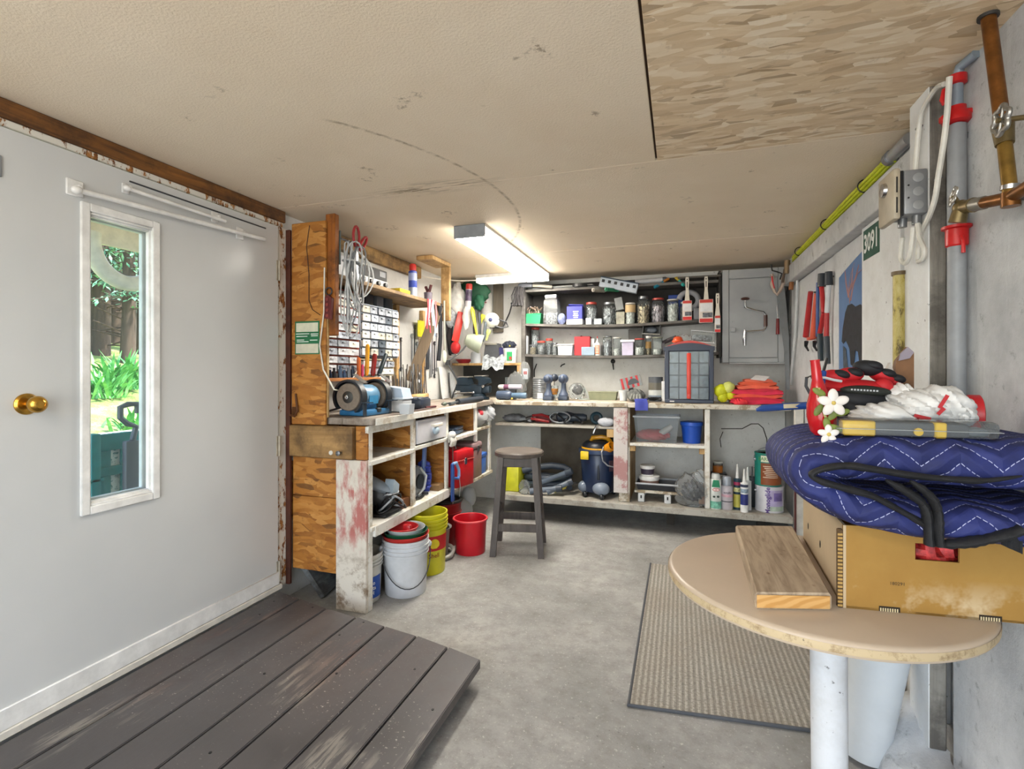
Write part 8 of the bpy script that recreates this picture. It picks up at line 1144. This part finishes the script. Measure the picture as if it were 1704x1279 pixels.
e = onX(1600, 345, .715); part(t, 'tee', MB().cyl(c3 + V((0, .0, .012)), c3 - V((0, 0, .022)), .018, n=14), COP); part(t, 'branch', MB().cyl(c3, c3 + V((0, -.30, .014)), .0145, n=16).cyl(c3, (c3 + e) / 2, .0145, n=16), COP); tp0 = (c3 + e) / 2; part(t, 'threaded_nipple', MB().cyl(tp0, tp0 + (e - tp0) * .45, .017, n=12), P('#8d8a82', .4, .6)); part(t, 'tap_body', MB().cyl(tp0 + (e - tp0) * .45, e, .019, .016, 14).ell(e, (.02, .022, .02)).cyl(e, e + V((-.006, .008, -.038)), .017, .020, 14), BRZ); wm = fxyz(onX(1586, 326, .70), (0, -1, .6), (.3, .6, 1), (-.6, 0.8, .5)); part(t, 'tap_handle', MB(wm).tube([(.022 * (1 + .15 * math.cos(5 * a)) * math.cos(a), .022 * (1 + .15 * math.cos(5 * a)) * math.sin(a), 0) for a in [2 * math.pi * i / 40 for i in range(40)]], .004, 7, closed=True).cyl((-.02, 0, 0), (.02, 0, 0), .003, n=6).cyl((0, -.02, 0), (0, .02, 0), .003, n=6), P('#b3b3b0', .3, .8)); part(t, 'tap_stem', MB().cyl(e, onX(1586, 326, .70), .006, n=8), BRZ)
part(t, 'pipe_bracket', MB().b2((.745, 1.47, 1.70), (.80, 1.50, 1.72), .002), IRON)
# tools hung in the far right corner
def hx(px, py, X=.835): return onX(px, py, X)
t = thing('hand_saw', 'long hand saw with a red and white handle hanging beside the grey cabinet', 'saw', tuple(onY(1315, 650, 4.42))); S = lambda px, py: onY(px, py, 4.42)
part(t, 'blade', MB(FRONT(0, 4.42, 0)).prism([(p.x, p.z) for p in (S(1292, 490), S(1303, 462), S(1308, 500), S(1313, 560), S(1314, 648), S(1309, 648), S(1305, 585))], -.0015, 0), P('#76797b', .35, .6)); part(t, 'handle', MB().tube([S(1284, 456), S(1287, 463), S(1284, 472), S(1289, 485), S(1293, 490), S(1299, 482), S(1304, 470), S(1302, 462)], .013, 8), P('#b3a294', .5)); part(t, 'grip_stripe', MB().tube([S(1284, 460) - V((0, .012, 0)), S(1285, 468) - V((0, .012, 0)), S(1288, 480) - V((0, .012, 0))], .006, 6), RED); part(t, 'hook', MB().tube([S(1283, 440), S(1285, 450), S(1293, 452), S(1301, 455), S(1298, 465)], .006, 6), BLACK)
t = thing('hammer', 'hammer hanging by its head at the corner above the saw', 'hammer', tuple(S(1309, 460))); part(t, 'head', MB().cyl(onY(1310, 433, 4.36), onY(1309, 455, 4.36), .022, .018, 10), P('#8a7458', .45, .4)); part(t, 'handle', MB().cyl(onY(1306, 448, 4.38), onY(1302, 470, 4.38), .01, n=8), P('#5a4a3c', .5)); part(t, 'nail', MB().cyl(onY(1310, 440, 4.36), (.859, 4.5, onY(1310, 440, 4.36).z), .004, n=6), IRON)
t = thing('wood_file', 'long file with a wooden handle hanging next to the saw', 'file', tuple(onY(1316, 560, 4.38))); part(t, 'handle', MB().cyl(onY(1319, 447, 4.38), onY(1316, 482, 4.38), .014, .017, 12), wood('file_handle', '#7a4a26', '#a8713f', 'z')); part(t, 'shaft', MB().cyl(onY(1316, 482, 4.38), onY(1314, 556, 4.38), .005, n=8), IRON); part(t, 'ferrule', MB().cyl(onY(1319, 438, 4.38), onY(1319, 447, 4.38), .016, n=10), P('#b98a4a', .4))
t = thing('screwdriver', 'red and black screwdriver hanging on the cabinet side', 'screwdriver', tuple(onY(1294, 555, 4.57))); part(t, 'handle', MB().cyl(onY(1294, 556, 4.565), onY(1294, 530, 4.565), .014, .011, 10), P('#7d1a1e', .4)); part(t, 'shaft', MB().cyl(onY(1294, 530, 4.565), onY(1293, 508, 4.565), .005, n=8), CHROME)
t = thing('bolt_cutter', 'red bolt cutter hanging jaws down on the wall', 'cutter', tuple(hx(1350, 580))); D4 = .835
for (a, b, c, nm) in (((1349, 485), (1341, 560), '#a82226', 'handle'), ((1359, 488), (1353, 562), '#c9553a', 'handle')): part(t, nm, MB().cyl(hx(*a), hx(*b), .016, .02, 10), P(c, .4))
part(t, 'pivot', MB().box(hx(1349, 563), (.03, .10, .022), .006), P('#c9553a', .4)); 
for a in ((1342, 568), (1356, 568)): part(t, 'jaw', MB().tube([hx(*a), hx(a[0] - 1, a[1] + 8), hx(a[0] + 3, a[1] + 15)], .014, 8, rf=lambda q: 1 - .6 * q), P('#2b2d31', .4, .3))
part(t, 'hanger', MB().cyl(hx(1354, 486), V((.868, hx(1354, 486).y, hx(1354, 486).z)), .005, n=6), IRON)
for i, (top, mid, bot, cm, cb_, lab) in enumerate((((1367, 455), (1371, 520), (1366, 580), '#b3262a', '#20303a', 'red and dark lopper, nearer the bolt cutter'), ((1379, 452), (1376, 520), (1377, 585), '#c9ccd0', '#3a4048', 'silver lopper with grey grips beside the poster'))):
    t = thing('lopper', lab, 'lopper', tuple(hx(*bot))); part(t, 'head', MB().cyl(hx(*top), hx(top[0], top[1] + 22), .02, .024, 10), P('#2a3038', .4)); part(t, 'shaft', MB().cyl(hx(top[0], top[1] + 22), hx(*mid), .014, .014, 10), P(cm, .4)); part(t, 'arm', MB().cyl(hx(*mid), hx(bot[0] - 2, bot[1] - 25), .013, .015, 10), P('#b3262a', .4)); part(t, 'grip', MB().cyl(hx(bot[0] - 2, bot[1] - 25), hx(bot[0], bot[1] + 20), .018, .016, 10), P(cb_, .45)); part(t, 'hanger', MB().cyl(hx(top[0], top[1] + 8), V((.868, hx(*top).y, hx(top[0], top[1] + 8).z)), .005, n=6), IRON)
solo('blue_tube', MB().cyl(hx(1361, 470), hx(1360, 560), .01, n=10).cyl(hx(1361, 480), V((.868, hx(1361, 480).y, hx(1361, 480).z)), .005, n=6), P('#2a4a86', .4), 'thin blue tube between the bolt cutter and the loppers', 'tube')
t = thing('white_cable', 'white cable running down the far corner beside the saw', 'cable', (.85, 4.55, 1.1)); part(t, 'cable', MB().tube([onX(1327, 440, .845), onX(1326, 500, .85), onX(1323, 560, .85), onX(1318, 610, .85), onX(1316, 640, .85)], .009, 7), P('#c9ccce', .5))
struct('trim_13', MB().b2((.803, 4.15, .0), (.86, 4.2, 1.04), .003), P('#d0cdc6', .6)); struct('trim_14', MB().b2((.79, 4.085, .0), (.80, 4.12, .62), .002), P('#4a1d1c', .6))
